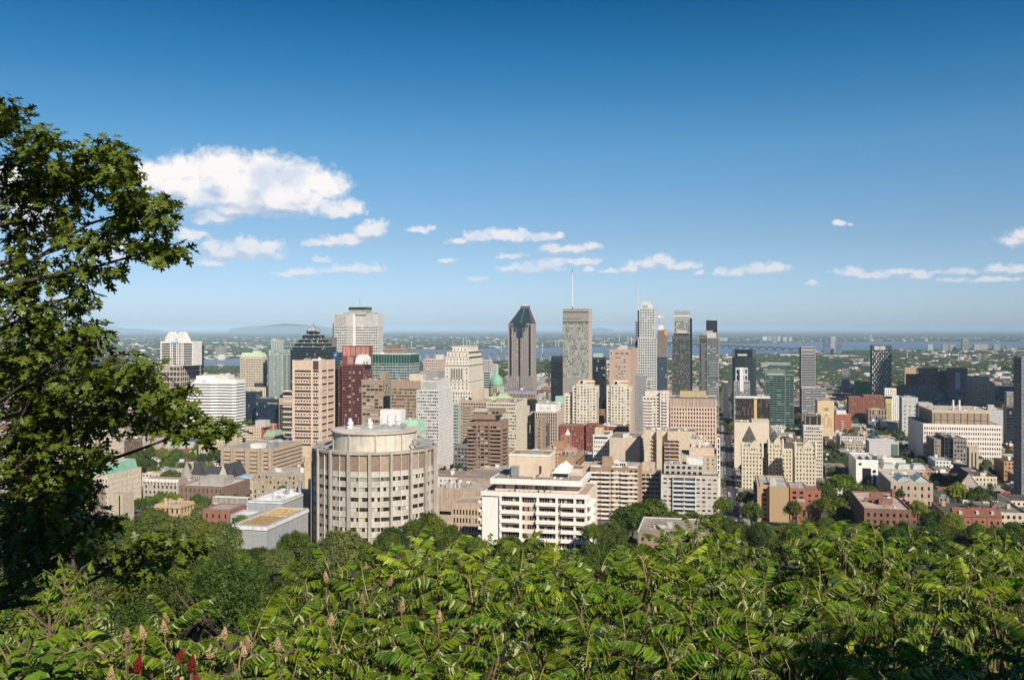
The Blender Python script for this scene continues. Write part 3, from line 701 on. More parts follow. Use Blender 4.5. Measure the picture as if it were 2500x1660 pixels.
def arch(cx, wd, y0, y1, zb_, zt):
    pts = [(-1, 0), (-.93, .25), (-.78, .55), (-.5, .82), (-.2, 1), (.2, 1), (.5, .82), (.78, .55), (.93, .25), (1, 0)] if zt-zb_ < 15 else [(-1, 0), (-.88, .25), (-.70, .52), (-.49, .80), (-.31, 1), (.31, 1), (.49, .80), (.70, .52), (.88, .25), (1, 0)]
    f = [(cx+p[0]*wd, zb_+p[1]*(zt-zb_)) for p in pts]; q = MB(); q.loft([[(p[0], y0, p[1]) for p in f], [(p[0], y1, p[1]) for p in f]]); return q
zt = b.z(810, v=8); hw = (x1-x0)*.235
for c_ in (.335, .665):
    q = arch(x0+(x1-x0)*c_, hw, y0-.8, y0+7, zs_, zt); q.build('white_peak', WH, b.root)
m.box(x0-.6, x1+.6, y0-.5, y1, zs_-.2, zs_+3.4); b.block('sign_panel', flat((.12, .5, .85), .5, 0, 'sign_blue'), b.u(418, 7), b.u(426, 7), 6.9, 7.15, b.z(840, v=7), b.z(834, v=7))
m = b.mb('white_frame', WH)
for sgn in (0, 1):
    X = x0 if sgn == 0 else x1; m.hexa([(X-1.6, y0, zb), (X+1.2, y0, zb), (X+1.2, y1, zb), (X-1.6, y1, zb), (X-.4, y0, zs_+3), (X+.9, y0, zs_+3), (X+.9, y1, zs_+3), (X-.4, y1, zs_+3)])
b.clutter(b.w*.6, b.w-3, 1, 6, b.H-.8, 3); b.done()
b = Bld('office_tower', 'slim black tower just behind the twin white peaks', 'office tower', 470, 486, 843, 1720, d=16)
b.vol(0, b.w, 0, b.d, 0, b.H, DARK, GD, 'FR', fh=4, bw=2, ww=.9, wh=.8, D=.15); b.done()
# -- things behind the big tree at the left
b = Bld('office_tower', 'brown striped office block behind the left branches', 'office block', 48, 133, 962, 1250, xs=150)
b.vol(0, b.w, 0, b.d, 0, b.H, wall((.55, .48, .42)), GD, 'FR', fh=3.9, bw=20, ww=.98, wh=.55, D=.5, top=3, side={}); b.done()
b = Bld('university_tower', 'light stone tower with vertical window strips behind the oak tips', 'tower', 192, 270, 1046, 900, xs=303)
b.vol(0, b.w, 0, b.d, 0, b.H, wall((.62, .53, .42)), G0, 'FR', fh=3.8, bw=2.7, ww=.42, wh=.66, sill=.15, D=.6, top=4, fin=.1); b.clutter(2, b.w-2, 3, b.d-3, b.H-.8, 3); b.done()
b = Bld('office_block', 'dark brown stone office block between oak tips and white striped tower', 'office block', 330, 388, 982, 1180, xs=397)
b.vol(0, b.w, 0, b.d, 0, b.H, wall((.10, .075, .06)), glass((.03, .025, .02), .1), 'FR', fh=4, bw=5, ww=.8, wh=.45); b.done()
b = Bld('office_tower', 'blue glass tower glimpsed through the oak branches', 'office tower', 249, 280, 873, 1500)
b.vol(0, b.w, 0, b.d, 0, b.H, wall((.12, .16, .22)), GBLUE, 'FR', fh=4, bw=2.5, ww=.9, wh=.8, D=.15); b.done()
b = Bld('office_block', 'grey office block with white window frames left of the stone tower', 'office block', 132, 185, 1016, 1150)
b.vol(0, b.w, 0, b.d, 0, b.H, wall((.55, .53, .50)), GTEAL, 'FR', fh=7, bw=4, ww=.7, wh=.75, D=.6); b.done()
b = Bld('museum', 'low pink-grey stone hall with a magenta and red banner on its wall', 'hall', 304, 345, 1078, 1130, xs=400)
b.vol(0, b.w, 0, b.d, 0, b.H, wall((.56, .47, .42)), G0, 'F', fh=6, bw=5, ww=.3, wh=.3); b.block('banner', flat((.62, .03, .35), .6, 0, 'magenta_cloth'), b.w-3.4, b.w-.9, -.35, -.06, b.z(1090), b.z(1081)); b.block('banner', flat((.65, .05, .04), .6, 0, 'red_cloth'), b.w-3.4, b.w-.9, -.35, -.06, b.z(1099), b.z(1091))
b.block('penthouse', wall((.5, .46, .43)), 4, b.w*.9, 8, b.d*.7, b.H-.9, b.H+5); b.done()
b = Bld('hall', 'long stone hall with a rounded grey-green roof before the striped tower', 'hall', 350, 385, 1064, 1180, xs=412)
b.vol(0, b.w, 0, b.d, 0, b.H, wall((.50, .46, .40)), G0, 'FR', fh=7, bw=4, ww=.4, wh=.6); q = arch(b.w/2, b.w*.45, 2, b.d-2, b.H-.8, b.H+5); q.build('vaulted_roof', wall((.26, .32, .28)), b.root); b.done()
b = Bld('university_building', 'grey stone campus hall with a green mansard roof among trees', 'campus hall', 405, 468, 1090, 1120, xs=480)
b.vol(0, b.w, 0, b.d, 0, b.H, wall((.50, .46, .40)), G0, 'FR', fh=4, bw=3.2, ww=.4, wh=.6); b.mb('mansard_roof', wall((.40, .46, .40))).pyr(0, b.w, 0, b.d, b.H, b.H+5, .86, .8); b.done()
b = Bld('university_building', 'tan flat-roofed campus building against the striped tower base', 'campus hall', 485, 535, 1085, 1090, xs=550)
b.vol(0, b.w, 0, b.d, 0, b.H, wall((.56, .46, .34)), G0, 'FR', fh=4, bw=3.2, ww=.5, wh=.5, roof=roofm((.36, .28, .2))); b.done()
# -- green copper hall at the left
b = Bld('university_building', 'pale stone hall with vertical windows under a sloped green copper roof', 'campus hall', 207, 264, 1158, 640, xs=345)
LS = wall((.60, .52, .42)); fst = dict(fh=3.4, bw=2.2, ww=.45, wh=.62, sill=.2, D=.7, top=2.6)
b.vol(0, b.w, 0, b.d, 0, b.H, LS, G0, 'FRL', **fst)
b.mb('copper_roof', M_COPPER).pyr(1.5, b.w-1.5, 1.5, b.d-2, b.H-.8, b.H+6.2, .84, .93); b.block('roof', roofm((.52, .50, .47)), 2.9, b.w-2.9, 4.2, b.d-4.6, b.H+6.1, b.H+6.4); b.clutter(6, b.w-6, 8, b.d*.5, b.H+6.4, 4, .8)
b.done()
b = Bld('university_building', 'plain tan concrete block with a tall dark slot near the treetops', 'campus hall', 265, 300, 1205, 520, xs=327)
b.vol(0, b.w, 0, b.d, 0, b.H, wall((.50, .42, .33)), roof=roofm((.45, .40, .33))); b.block('window', GD, b.w-2.4, b.w-1.7, -.06, .2, 2, b.H-1); 
for z_ in (3, 7, 11): b.block('window', G0, b.w-.2, b.w+.05, b.d*.2, b.d*.45, z_, z_+2.4)
b.done()
b = Bld('university_building', 'reddish stone hall half hidden by oak leaves at left', 'campus hall', 195, 226, 1192, 560, xs=257)
b.vol(0, b.w, 0, b.d, 0, b.H, wall((.42, .30, .24)), G0, 'FR', fh=4, bw=3.5, ww=.4, wh=.5); b.done()
b = Bld('mansion', 'old sandstone mansion with four chimneys on its flat roof', 'mansion', 378, 440, 1232, 520, xs=474)
SS = wall((.55, .40, .24)); b.vol(0, b.w, 0, b.d, 0, b.H, SS, G0, 'FR', fh=3.8, bw=3, ww=.4, wh=.6, D=.3, roof=roofm((.48, .47, .46)))
b.block('cornice', wall((.48, .34, .2)), -.4, b.w+.4, -.4, b.d+.4, b.H-1.9, b.H-1.2)
for (x, y) in ((.2, .4), (.45, .3), (.7, .5), (.88, .35)): b.block('chimney', SS, b.w*x-.7, b.w*x+.7, b.d*y-.4, b.d*y+.4, b.H-1, b.H+2.6)
b.clutter(2, b.w-2, 2, b.d-2, b.H-.8, 4, .6); b.done()
# -- gothic college
GS = wall((.48, .42, .35)); SL = wall((.055, .055, .065), .7)
b = Bld('college_building', 'long stone college wing with white gothic dormers under a slate roof', 'college', 350, 434, 1181, 740, d=16)
b.vol(0, b.w, 0, b.d, 0, b.H, GS, G0, 'FR', fh=4, bw=3.6, ww=.45, wh=.55, D=.4, top=.6); b.mb('roof', wall((.34, .28, .24))).pyr(0, b.w, 0, b.d, b.H-.02, b.H+3.6, .97, .5)
for i in range(10):
    x = b.w*(i+.6)/10.3; m = MB(); m.box(x-.9, x+.9, -.3, 3, b.H-1, b.H+1.4); m.gable(x-1.2, x+1.2, -.45, 3.4, b.H+1.4, b.H+3.4, 'y'); m.build('dormer', wall((.66, .64, .60)), b.root); b.block('window', G0, x-.5, x+.5, -.36, -.1, b.H-.6, b.H+1.2)
b.done()
b = Bld('college_tower', 'round stone college tower with a tall conical slate spire', 'tower', 437, 457, 1168, 750, d=11)
m = b.mb('wall', GS); m.cyl(b.w/2, 5, 4.2, 0, b.H, 14); b.mb('spire', wall((.30, .27, .25))).cyl(b.w/2, 5, 4.7, b.H, b.z(1127), 14, .1)
for i in range(4): b.mb('turret', wall((.62, .60, .56))).cyl(b.w/2+4*math.cos(i*1.57+.8), 5+4*math.sin(i*1.57+.8), .8, b.H-6, b.H+3, 6, .1)
b.block('wall', GS, 0, b.w, 2, 9, 0, b.H-6); b.done()
b = Bld('college_tower', 'square stone college tower with a steep dark pyramid roof', 'tower', 467, 491, 1157, 770, d=8)
b.vol(0, b.w, 0, b.d, 0, b.H, GS, G0, 'FR', fh=5, bw=1.8, ww=.4, wh=.7, D=.3); b.mb('roof', SL).pyr(-.6, b.w+.6, -.6, b.d+.6, b.H-.3, b.z(1130), 0, 0); b.done()
b = Bld('college_building', 'long dark slate gabled roof with pale gothic end gables', 'college', 497, 560, 1163, 770, xs=600)
b.vol(0, b.w, 0, b.d, 0, b.H, GS, G0, 'FR', fh=5, bw=4, ww=.4, wh=.6, D=.3); m = b.mb('roof', SL); m.gable(-.5, b.w+.5, 1, 12, b.H-.7, b.H+7, 'x'); m.gable(b.w*.55, b.w+.6, -.5, b.d, b.H-.6, b.H+9.5, 'y')
for y in (.0, ): b.mb('gable_wall', wall((.56, .50, .42))).gable(b.w*.58, b.w*.97, -.8, -.3, b.H-1, b.H+9.4, 'y')
b.done()
b = Bld('college_building', 'low modern brown college extension with flat pale roofs', 'college', 437, 545, 1186, 680, xs=610)
BW = wall((.22, .15, .12)); b.vol(0, b.w, 0, b.d, 0, b.H, BW, G0, 'FR', fh=5, bw=3.2, ww=.22, wh=.5, D=.3, roof=roofm((.50, .46, .42)), top=.8)
b.vol(b.w*.3, b.w*.85, 10, 24, b.H-1, b.H+4.5, wall((.36, .34, .33)), roof=roofm((.48, .44, .40))); b.block('window', GTEAL, 1, b.w*.12, -.1, .1, 1.5, 6); b.done()
b = Bld('college_building', 'small classical stone pavilion with a faceted blue glass dome on its roof', 'college', 566, 620, 1172, 730, xs=655)
b.vol(0, b.w, 0, b.d, 0, b.H, wall((.55, .48, .38)), G0, 'FR', fh=5, bw=4, ww=.35, wh=.6, D=.4, roof=roofm((.46, .40, .34)))
m = MB(); m.cyl(b.w*.35, 8, 5.4, b.H-1, b.H+.8, 12); m.build('dome_drum', PALE, b.root); m = MB(); m.loft([[(b.w*.35+r_*math.cos(a*math.pi/6), 8+r_*math.sin(a*math.pi/6), b.H+.8+h_) for a in range(12)] for r_, h_ in ((5, 0), (3.8, 1.3), (2, 2.1), (.2, 2.4))]); m.build('glass_dome', glass((.16, .24, .34), 0, rough=.15), b.root)
b.clutter(b.w*.5, b.w-2, 2, b.d-4, b.H-.8, 5, .7); b.done()
b = Bld('footbridge', 'white enclosed pedestrian bridge with rows of thin vertical bars', 'footbridge', 520, 604, 1214, 560, d=4, taken=False)
b.block('deck', WH, 0, b.w, 0, 4, b.H-4.2, b.H-3.7); b.block('roof', WH, 0, b.w, -.2, 4.2, b.H-.3, b.H); b.block('glazing', GGREY, .2, b.w-.2, .4, 3.6, b.H-3.7, b.H-.3)
m = b.mb('bar', WH)
for i in range(29): m.box(b.w*i/28-.09, b.w*i/28+.09, -.1, .25, b.H-3.7, b.H-.3)
for x in (.02, .97): m.box(b.w*x-.4, b.w*x+.4, 1, 3, 0, b.H-4.2)
b.done(); 
b = Bld('college_building', 'small brick pavilion with a flat grey roof beneath the white footbridge', 'pavilion', 495, 560, 1243, 500, xs=600)
b.vol(0, b.w, 0, b.d, 0, b.H, wall((.30, .15, .11)), G0, 'FR', fh=4, bw=4, ww=.3, wh=.5, roof=roofm((.40, .38, .36))); b.done()
# -- brutalist hospital-like block
b = Bld('university_building', 'tan concrete block with deep horizontal bands and small windows beside the peach tower', 'campus block', 541, 662, 1094, 880, xs=738)
TC = wall((.46, .36, .27), .9, .2, .3); H = b.H
o, dr, nr = (0, 0), (1, 0), (0, -1)
b.vol(0, b.w, 0, b.d, 0, H, TC, GD, 'FR', fh=3.6, bw=2.0, ww=.62, wh=.26, sill=.42, D=.8, top=2.2, roof=roofm((.36, .35, .30)), cw=1.2)
for i in range(7): b.mb('ledge', wall((.50, .40, .30))).box(1.4, b.w-1.4, -1.1, -.02, H-3.2-3.6*i, H-2.8-3.6*i)
for i in range(7): b.mb('ledge', wall((.50, .40, .30))).box(b.w+.02, b.w+.9, 3, b.d-1.4, H-3.2-3.6*i, H-2.8-3.6*i)
for x in (0, .2, .24, .49, .53, .74, .8, .96): b.mb('stair_shaft', TC).box(b.w*x, b.w*x+2.4, -1.6, .9, 0, H+.3)
b.block('penthouse', WH, b.w*.52, b.w*.75, 6, 16, H-.8, H+3.2); b.block('rooftop_plant', M_STEEL, b.w*.8, b.w*.95, 12, 20, H-.8, H+4); b.clutter(3, b.w-3, 3, b.d-3, H-.8, 14, 1.0); b.done()
# -- cream and brick hotel
b = Bld('hotel', 'old hotel with cream front and red brick side wall', 'hotel', 600, 636, 1042, 1280, xs=677)
b.vol(0, b.w, 0, b.d, 0, b.H, wall((.62, .50, .38)), G0, 'F', fh=3.7, bw=2.6, ww=.4, wh=.55, D=.4)
for (a, c) in ((.05, .36), (.48, .72), (.8, 1.0)): b.block('brick_panel', wall((.38, .12, .07), .9), b.w+.0, b.w+.2, b.d*a, b.d*c-.2, 0, b.H-.3)
b.block('penthouse', GRAYL, b.w*.5, b.w*.9+6, 6, 20, b.H-.8, b.H+8); b.done()
b = Bld('hotel', 'low hall with sloping green copper roof beside the cream and brick hotel', 'hall', 642, 672, 1066, 1200, xs=696)
b.vol(0, b.w, 0, b.d, 0, b.H, wall((.40, .30, .24)), G0, 'FR', fh=4, bw=3, ww=.4, wh=.5); b.mb('copper_roof', wall((.26, .36, .26))).pyr(-.4, b.w+.4, -.4, b.d, b.H-.3, b.H+7, .6, .6); b.done()
b = Bld('office_block', 'orange-tan blank wall slab just left of the round concrete tower', 'office block', 744, 764, 1118, 600, d=14)
b.vol(0, b.w, 0, b.d, 0, b.H, wall((.62, .47, .30))); b.done()
# -- white modern building with planted roof
WM = wall((.36, .37, .39), .6, .08, .15); 
b = Bld('modern_building', 'grey and white modern building with dry yellow grass planted on its flat roof', 'building', 567, 650, 1281, 400, xs=752)
b.vol(0, b.w, 0, b.d, 0, b.H, WM, roof=roofm((.66, .66, .66)), par=.5, D=.9); b.block('roof_edge', wall((.74, .74, .74), .5), -.35, b.w+.35, -.35, b.d+.35, b.H-2.0, b.H-.62)
m = b.mb('groove', wall((.36, .36, .37)))
for z_ in (b.H-4.2, b.H-8): m.box(-.05, b.w+.05, -.06, b.d, z_-.12, z_)
for i in range(9): m.box(b.w-.02, b.w+.05, b.d*i/9, b.d*i/9+.12, 0, b.H-2.05)
for i in range(4): m.box(b.w*i/4, b.w*i/4+.1, -.055, .02, 0, b.H-2.05)
GP = [(2.2, b.w-1.6, 2.2, b.d*.5), (2.4, b.w-1.8, b.d*.56, b.d*.9)]
for k, (x0, x1, y0, y1) in enumerate(GP):
    m = MB(); m.box(x0, x1, y0, y1, b.H-.5, b.H-.25); m.build('soil_bed', wall((.34, .23, .10)), b.root)
    m = MB()
    for _ in range(2600):
        x, y, hh = random.uniform(x0, x1), random.uniform(y0, y1), random.uniform(.15, .45)*(1+1.6*k*max(0, 1-abs((y-y0)/(y1-y0)-.5)*2.2)); a = random.uniform(0, 6.3); dx, dy = .14*math.cos(a), .14*math.sin(a)
        m.poly([(x-dx, y-dy, b.H-.3), (x+dx, y+dy, b.H-.3), (x+random.uniform(-.2, .2), y+random.uniform(-.2, .2), b.H-.3+hh)], random.random())
    o = m.build('dry_grass', leafm('dry_grass_blades', (.36, .28, .13), (.60, .47, .26), trans=.2), b.root); o['kind'] = 'stuff'
b.block('window', GTEAL, 4, b.w-2, -.08, .2, .5, b.H-10); b.done(); WB = b
b = Bld('modern_building', 'white-roofed modern upper block with grey walls and three steel exhaust stacks', 'building', 606, 688, 1222, 455, xs=765)
b.vol(0, b.w, 0, b.d, 0, b.H, WM, roof=roofm((.78, .78, .78)), par=.5, D=.5); b.block('roof_edge', wall((.74, .74, .74), .5), -.3, b.w+.3, -.3, b.d+.3, b.H-1.2, b.H-.62)
for (x, y) in ((.62, .62), (.82, .8), (.96, .98)): m = MB(); m.cyl(b.w*x, b.d*y-2, .9, b.H-.5, b.H+5, 12); m.cyl(b.w*x, b.d*y-2, .6, b.H+5, b.H+5.6, 12); m.build('exhaust_stack', M_STEEL, b.root)
b.clutter(4, b.w-4, 4, b.d-4, b.H-.4, 6, .6); b.done()
b = Bld('modern_building', 'low white canopy roof beside the planted roof building', 'building', 563, 612, 1256, 440, d=12)
b.vol(0, b.w, 0, b.d, 0, b.H, WM, GTEAL, 'F', fh=4, bw=2, ww=.9, wh=.7, roof=roofm((.74, .74, .74))); b.done()
# -- round concrete tower in the middle
cxp, Yc, Rr = 915.5, 470.0, 30.2
cx = (cxp-1250)/F*Yc; base = gz(Yc)-3; HT = CZ-(1086-HY)/F*Yc-base
root = empty('round_tower', (cx, Yc, base)); tag(root, 'round concrete tower with tall ribs, brown top panels and a domed roof drum', 'university tower')
q = to_uv(cx, Yc); TAKEN.append((q[0]-34, q[0]+34, q[1]-34, q[1]+34)); LANDMARKS.append((915, 1060, 'round concrete tower'))
CONC = wall((.41, .37, .33), .9, .15, .35); NB = 19
def ring(r, z, k=76): return [(r*math.cos(2*math.pi*i/k), r*math.sin(2*math.pi*i/k), z) for i in range(k)]
m = MB(); m.loft([ring(Rr-1.0, 0), ring(Rr-1.0, HT-1.2)]); m.build('wall', CONC, root)
m = MB(); m.loft([ring(Rr, HT-1.1), ring(Rr, HT), ring(Rr-1.2, HT), ring(Rr-1.3, HT-.9)]); m.build('roof', roofm((.40, .36, .31)), root)
def piece(name, mat, w_, h_, t_, th, r, z):
    key = (name, round(w_, 2), round(h_, 2), mat.name)
    if key not in PCS:
        q = MB(); q.box(-w_/2, w_/2, -t_, .0, 0, h_); q.r = [0]*6; PCS[key] = q.mesh(name, mat)
    return link(name, PCS[key], root, (r*math.cos(th), r*math.sin(th), z), (0, 0, th+math.pi/2))
PCS = {}; a0 = R(-90+3.4)
pan = wall((.27, .195, .14), .75, .3, .3, .6); pan2 = wall((.36, .28, .205), .75, .3, .3, .6); spn = wall((.52, .48, .42), .7, .12, .25, 1.0); spn2 = wall((.46, .41, .35), .7, .12, .25, 1.0)
fl = 24.6/F*(Yc-Rr)
gw = glass((.02, .024, .022), .36, (.55, .58, .48)); gw2 = glass((.10, .13, .12), .7, (.34, .40, .36), rough=.2)
for k in range(NB):
    th = a0+2*math.pi*k/NB; front = math.sin(th) < .25
    piece('rib', CONC, 1.1, HT+.3, 1.1, th, Rr-.5, 0)
    if not front: continue
    bay = 2*math.pi/NB
    for hlf in (0, 1):
        t1 = th+bay*(.29+.42*hlf)
        if hlf == 0: piece('mullion', wall((.60, .55, .48)), .28, HT-1.3, .5, th+bay*.5, Rr-.85, 0)
        wd = 2*Rr*math.sin(bay*.205)
        piece('panel', random.choice((pan, pan, pan2)), wd, 7.4, .15, t1, Rr-1.05, HT-8.7)
        piece('panel', spn, wd, 2.3, .2, t1, Rr-1.05, HT-11.1)
        for f in range(12):
            z0 = HT-11.2-fl*(f+1)
            if z0 < 1: break
            piece('panel', spn if (k*2+hlf+f) % 3 else spn2, wd, fl*.56, .32, t1, Rr-.95, z0)
            for s4 in range(3):
                piece('window', gw2 if (f == 0 and k % 3 == 0) else gw, wd/3-.07, fl*.41, .1, t1+bay*.42*(s4-1)/3, Rr-1.0, z0+fl*.57)
for f in range(13):
    z0 = HT-11.2-fl*f; m = MB()
    m.loft([ring(Rr-.55, z0-.12), ring(Rr-.55, z0+.12), ring(Rr-1.5, z0+.12)]); m.build('ledge', wall((.58, .52, .45)), root)
DR = 20.6; m = MB(); m.loft([ring(DR, HT-1, 48), ring(DR, HT+7.2, 48)]); m.build('roof_drum', wall((.58, .53, .45), .8, .15, .35), root)
m = MB(); m.loft([ring(DR+.9, HT+7.2, 48), ring(DR+.9, HT+7.9, 48), ring(3, HT+8.6, 48)]); m.build('drum_roof', roofm((.56, .51, .45)), root)
for k in range(10): 
    th = a0+.1+2*math.pi*k/10; m = MB(); m.box(-.25, .25, -.5, 0, 0, 8); m.build('drum_pipe', wall((.5, .45, .4)), root, loc=(( DR+.1)*math.cos(th), (DR+.1)*math.sin(th), HT-1), rot=(0, 0, th+math.pi/2))
def stack(x, y, k=1.0, name='exhaust_stack'):
    m = MB(); m.cyl(x, y, 1.3*k, HT+8.0, HT+12*k+.5, 10); m.cyl(x, y, 1.7*k, HT+11*k, HT+12.4*k, 10, 1.2*k); m.box(x-1.2*k, x+1.2*k, y-1.3*k, y+1.3*k, HT+8, HT+9.6); m.cyl(x-.2, y-.2, 1.0*k, HT+12.4*k, HT+14*k, 8, .8*k); m.build(name, wall((.66, .66, .68), .45), root)
stack(-11.5, -3, .95); stack(-2, -3, .95); stack(6.2, 8, 1.0); stack(10, 9, 1.0)
for (x, y, a, c, h_) in ((-5, -9, 3, 2, 1.2), (1, -10, 4, 2, 1), (-7, 3, 2, 3, 1.6), (3, -3, 4, 4, 1.4), (8, -4, 5, 3, 1.2), (12, 2, 3, 3, 1.5)):
    m = MB(); m.box(x, x+a, y, y+c, HT+8.1, HT+8.4+h_); m.cyl(x+a/2, y+c/2, .7, HT+8.4+h_, HT+9+h_, 8); m.build('rooftop_unit', M_STEEL, root)
m = MB(); m.cyl(13, -2, 1.6, HT+8.3, HT+9.2, 14, 2.1); m.build('rooftop_fan', M_STEEL, root)
for k in range(14):                             # ducts between rim and drum on the flanks
    th = R(-172+9*k) if k < 4 else R(-32+7*(k-4)); m = MB(); m.tube([((DR+1)*math.cos(th), (DR+1)*math.sin(th), HT+random.uniform(1, 4)), ((Rr-2)*math.cos(th+.12), (Rr-2)*math.sin(th+.12), HT+random.uniform(.3, 1.8))], .5, .5, 6); m.build('duct', M_STEEL, root)
for (x, y) in ((3, 2), (-9, 5), (-15, 1)): m = MB(); m.cyl(x, y, .12, HT+8, HT+13, 5); m.build('vent_pipe', M_STEEL, root)
# -- centre
b = Bld('office_tower', 'brown concrete tower left of its twin, dark gap between them', 'office tower', 883, 935, 927, 1180, xs=952)
BT = wall((.36, .27, .20), .9); b.vol(0, b.w, 0, b.d, 0, b.H, BT, glass((.02, .02, .02), .45, (.5, .46, .38)), 'FR', fh=4.3, bw=5, ww=.84, wh=.56, D=.4, top=6); b.block('penthouse', BT, b.w*.75, b.w*1.0, 8, 20, b.H-.9, b.z(910)); b.clutter(2, b.w*.7, 2, b.d-2, b.H-.8, 5); b.done()
b = Bld('office_tower', 'brown ribbed tower right of its twin, next to the grey gridded tower', 'office tower', 954, 1027, 929, 1150, d=30)
b.vol(0, b.w, 0, b.d, 0, b.H, BT, glass((.05, .045, .035), .35, (.34, .30, .2)), 'FRL', fh=3.9, bw=3.2, ww=.8, wh=.5, D=.4, top=9, fin=.1)
b.block('penthouse', wall((.62, .52, .42)), b.u(996), b.u(1030), 4, 16, b.H-.9, b.z(914)); b.clutter(2, b.w*.5, 2, b.d-2, b.H-.8, 6, 1.3); b.done()
b = Bld('office_block', 'bright white windowless block behind the round tower roof', 'building', 928, 978, 1001, 900)
b.vol(0, b.w, 0, b.d, 0, b.H, wall((.78, .75, .72), .6, .06, .15)); b.clutter(1, b.w-1, 1, b.d-1, b.H-.9, 5, .8); b.done()
b = Bld('hotel', 'building with steep pale green copper mansard roof right behind the round tower', 'hotel', 978, 1022, 1056, 860, xs=1040)
b.vol(0, b.w, 0, b.d, 0, b.H, PALE, G0, 'FR', fh=3.8, bw=2.6, ww=.45, wh=.6); b.mb('copper_roof', wall((.36, .58, .42), .7, .2, .1)).pyr(-.4, b.w+.4, -.4, b.d+.4, b.H-.3, b.z(1026), .72, .7)
for i in range(5):
    for (o, dx) in ((-.6, 1),): x = b.w*(i+.5)/5; m = MB(); m.box(x-.7, x+.7, -.3, 2.4, b.H, b.H+2.6); m.gable(x-.9, x+.9, -.4, 2.6, b.H+2.6, b.H+3.6); m.build('dormer', wall((.40, .60, .46)), b.root)
for (x, y) in ((.3, .4), (.7, .6)): b.block('chimney', PALE, b.w*x, b.w*x+1.5, b.d*y, b.d*y+1.5, b.H+3, b.z(1022))
b.done()
b = Bld('office_tower', 'pale grey gridded office tower with a recessed slatted crown', 'office tower', 1017, 1071, 952, 960, xs=1106)
GT = wall((.62, .61, .60), .6, .08, .15)
b.vol(0, b.w, 0, b.d, 0, b.H, GT, glass((.03, .035, .035), .5, (.45, .45, .42)), 'FR', fh=3.15, bw=1.9, ww=.8, wh=.58, D=.3, top=.9)
z1 = b.z(928, v=3); b.vol(3.5, b.w-2.5, 3, b.d-6, b.H-1, z1, wall((.58, .57, .56)), wall((.30, .29, .28)), 'FR', fh=8.5, bw=1.1, ww=.5, wh=.78, sill=.15, D=.5, top=1.5)
b.clutter(5, b.w-5, 5, b.d-9, z1-.8, 7, .9); b.done()
b = Bld('office_block', 'narrow green glass block squeezed behind the grey gridded tower', 'office block', 1106, 1119, 985, 1100)
b.vol(0, b.w, 0, b.d, 0, b.H, wall((.42, .46, .42)), GGRN, 'F', fh=3.5, bw=2, ww=.8, wh=.6); b.done()
# -- stepped limestone tower
b = Bld('office_tower', 'stepped white limestone tower with columns and cornices', 'office tower', 1086, 1145, 892, 1400, xs=1179)
LM = wall((.64, .59, .51), .85, .1, .25); H = b.H
b.vol(0, b.w, 0, b.d, 0, H, LM, G0, 'FR', fh=5.4, bw=6, ww=.28, wh=.5, D=.5, top=3, bot=2)
m = b.mb('cornice', wall((.58, .52, .44))); m.box(-1.2, b.w+1.2, -1.2, b.d, H+.05, H+1.3); m.box(-.6, b.w+.6, -.6, b.d, H-24, H-22.8)
m = b.mb('column', LM)
for i in range(6): m.cyl(b.w*(.24+.10*i), -.5, .55, H-20, H-5, 8)
b.mb('recess_shade', wall((.20, .18, .16))).box(b.w*.22, b.w*.76, -.04, .2, H-20, H-5)  # flat dark panel behind the columns; shade of the hollow is in its colour
zl = b.z(871); T = [(0.02, 871, 2), (.05, 859, 4), (.22, 846, 12)]
pz = H+1.2
for (k, py, yo) in T:
    zt = b.z(py, v=yo); b.vol(b.w*k, b.w*(1-k)+(0 if k < .1 else 2), yo, b.d-yo*.6, pz-.5, zt, LM, G0, 'FR', fh=6, bw=5, ww=.26, wh=.45, D=.4, top=1.2); m = b.mb('cornice', wall((.58, .52, .44))); m.box(b.w*k-.5, b.w*(1-k)+2.4, yo-.5, b.d-yo*.6+.3, zt+.03, zt+.7); pz = zt
b.mb('antenna', M_STEEL).cyl(b.w*.5, 20, .15, pz, pz+7, 5)
wl_ = b.z(952)
b.vol(-6, b.w+9, -9, -.1, 0, wl_, LM, G0, 'FR', fh=5.4, bw=4, ww=.4, wh=.6, D=.5, top=2); b.vol(b.w+.1, b.w+10, .1, b.d-3, 0, wl_-3, LM, G0, 'R', fh=5.4, bw=5, ww=.35, wh=.5); b.done()
b = Bld('office_block', 'faded pink stone warehouse with flat roof left of the limestone tower', 'warehouse', 1034, 1082, 876, 1650)
b.vol(0, b.w, 0, b.d, 0, b.H, wall((.55, .44, .40)), G0, 'FR', fh=4.5, bw=3.5, ww=.5, wh=.5); b.block('penthouse', PALE, b.w*.6, b.w*.95, 4, 12, b.H-.8, b.H+7); b.done()
b = Bld('station', 'large grey low roof of a station hall', 'station', 1025, 1068, 906, 1600, d=60); b.vol(0, b.w, 0, b.d, 0, b.H, wall((.34, .33, .33)), roof=roofm((.26, .26, .27))); b.done()
b = Bld('apartment_tower', 'grey concrete apartment slab with gridded balconies beyond the limestone tower', 'apartment tower', 1174, 1199, 879, 1750)
b.vol(0, b.w, 0, b.d, 0, b.H, wall((.50, .48, .46)), G0, 'FR', fh=3.4, bw=3, ww=.6, wh=.55); b.done()
b = Bld('apartment_tower', 'pale apartment block stepping down right of the limestone tower', 'apartment block', 1201, 1213, 889, 1800)
b.vol(0, b.w, 0, b.d, 0, b.H, wall((.60, .57, .54)), G0, 'FR', fh=3.4, bw=3, ww=.6, wh=.55); b.done()
b = Bld('office_block', 'blue ribbon-windowed office block beside the limestone tower', 'office block', 1180, 1198, 908, 1500)
b.vol(0, b.w, 0, b.d, 0, b.H, wall((.60, .60, .60)), GBLUE, 'F', fh=3.7, bw=30, ww=.98, wh=.66, top=.5); b.done()
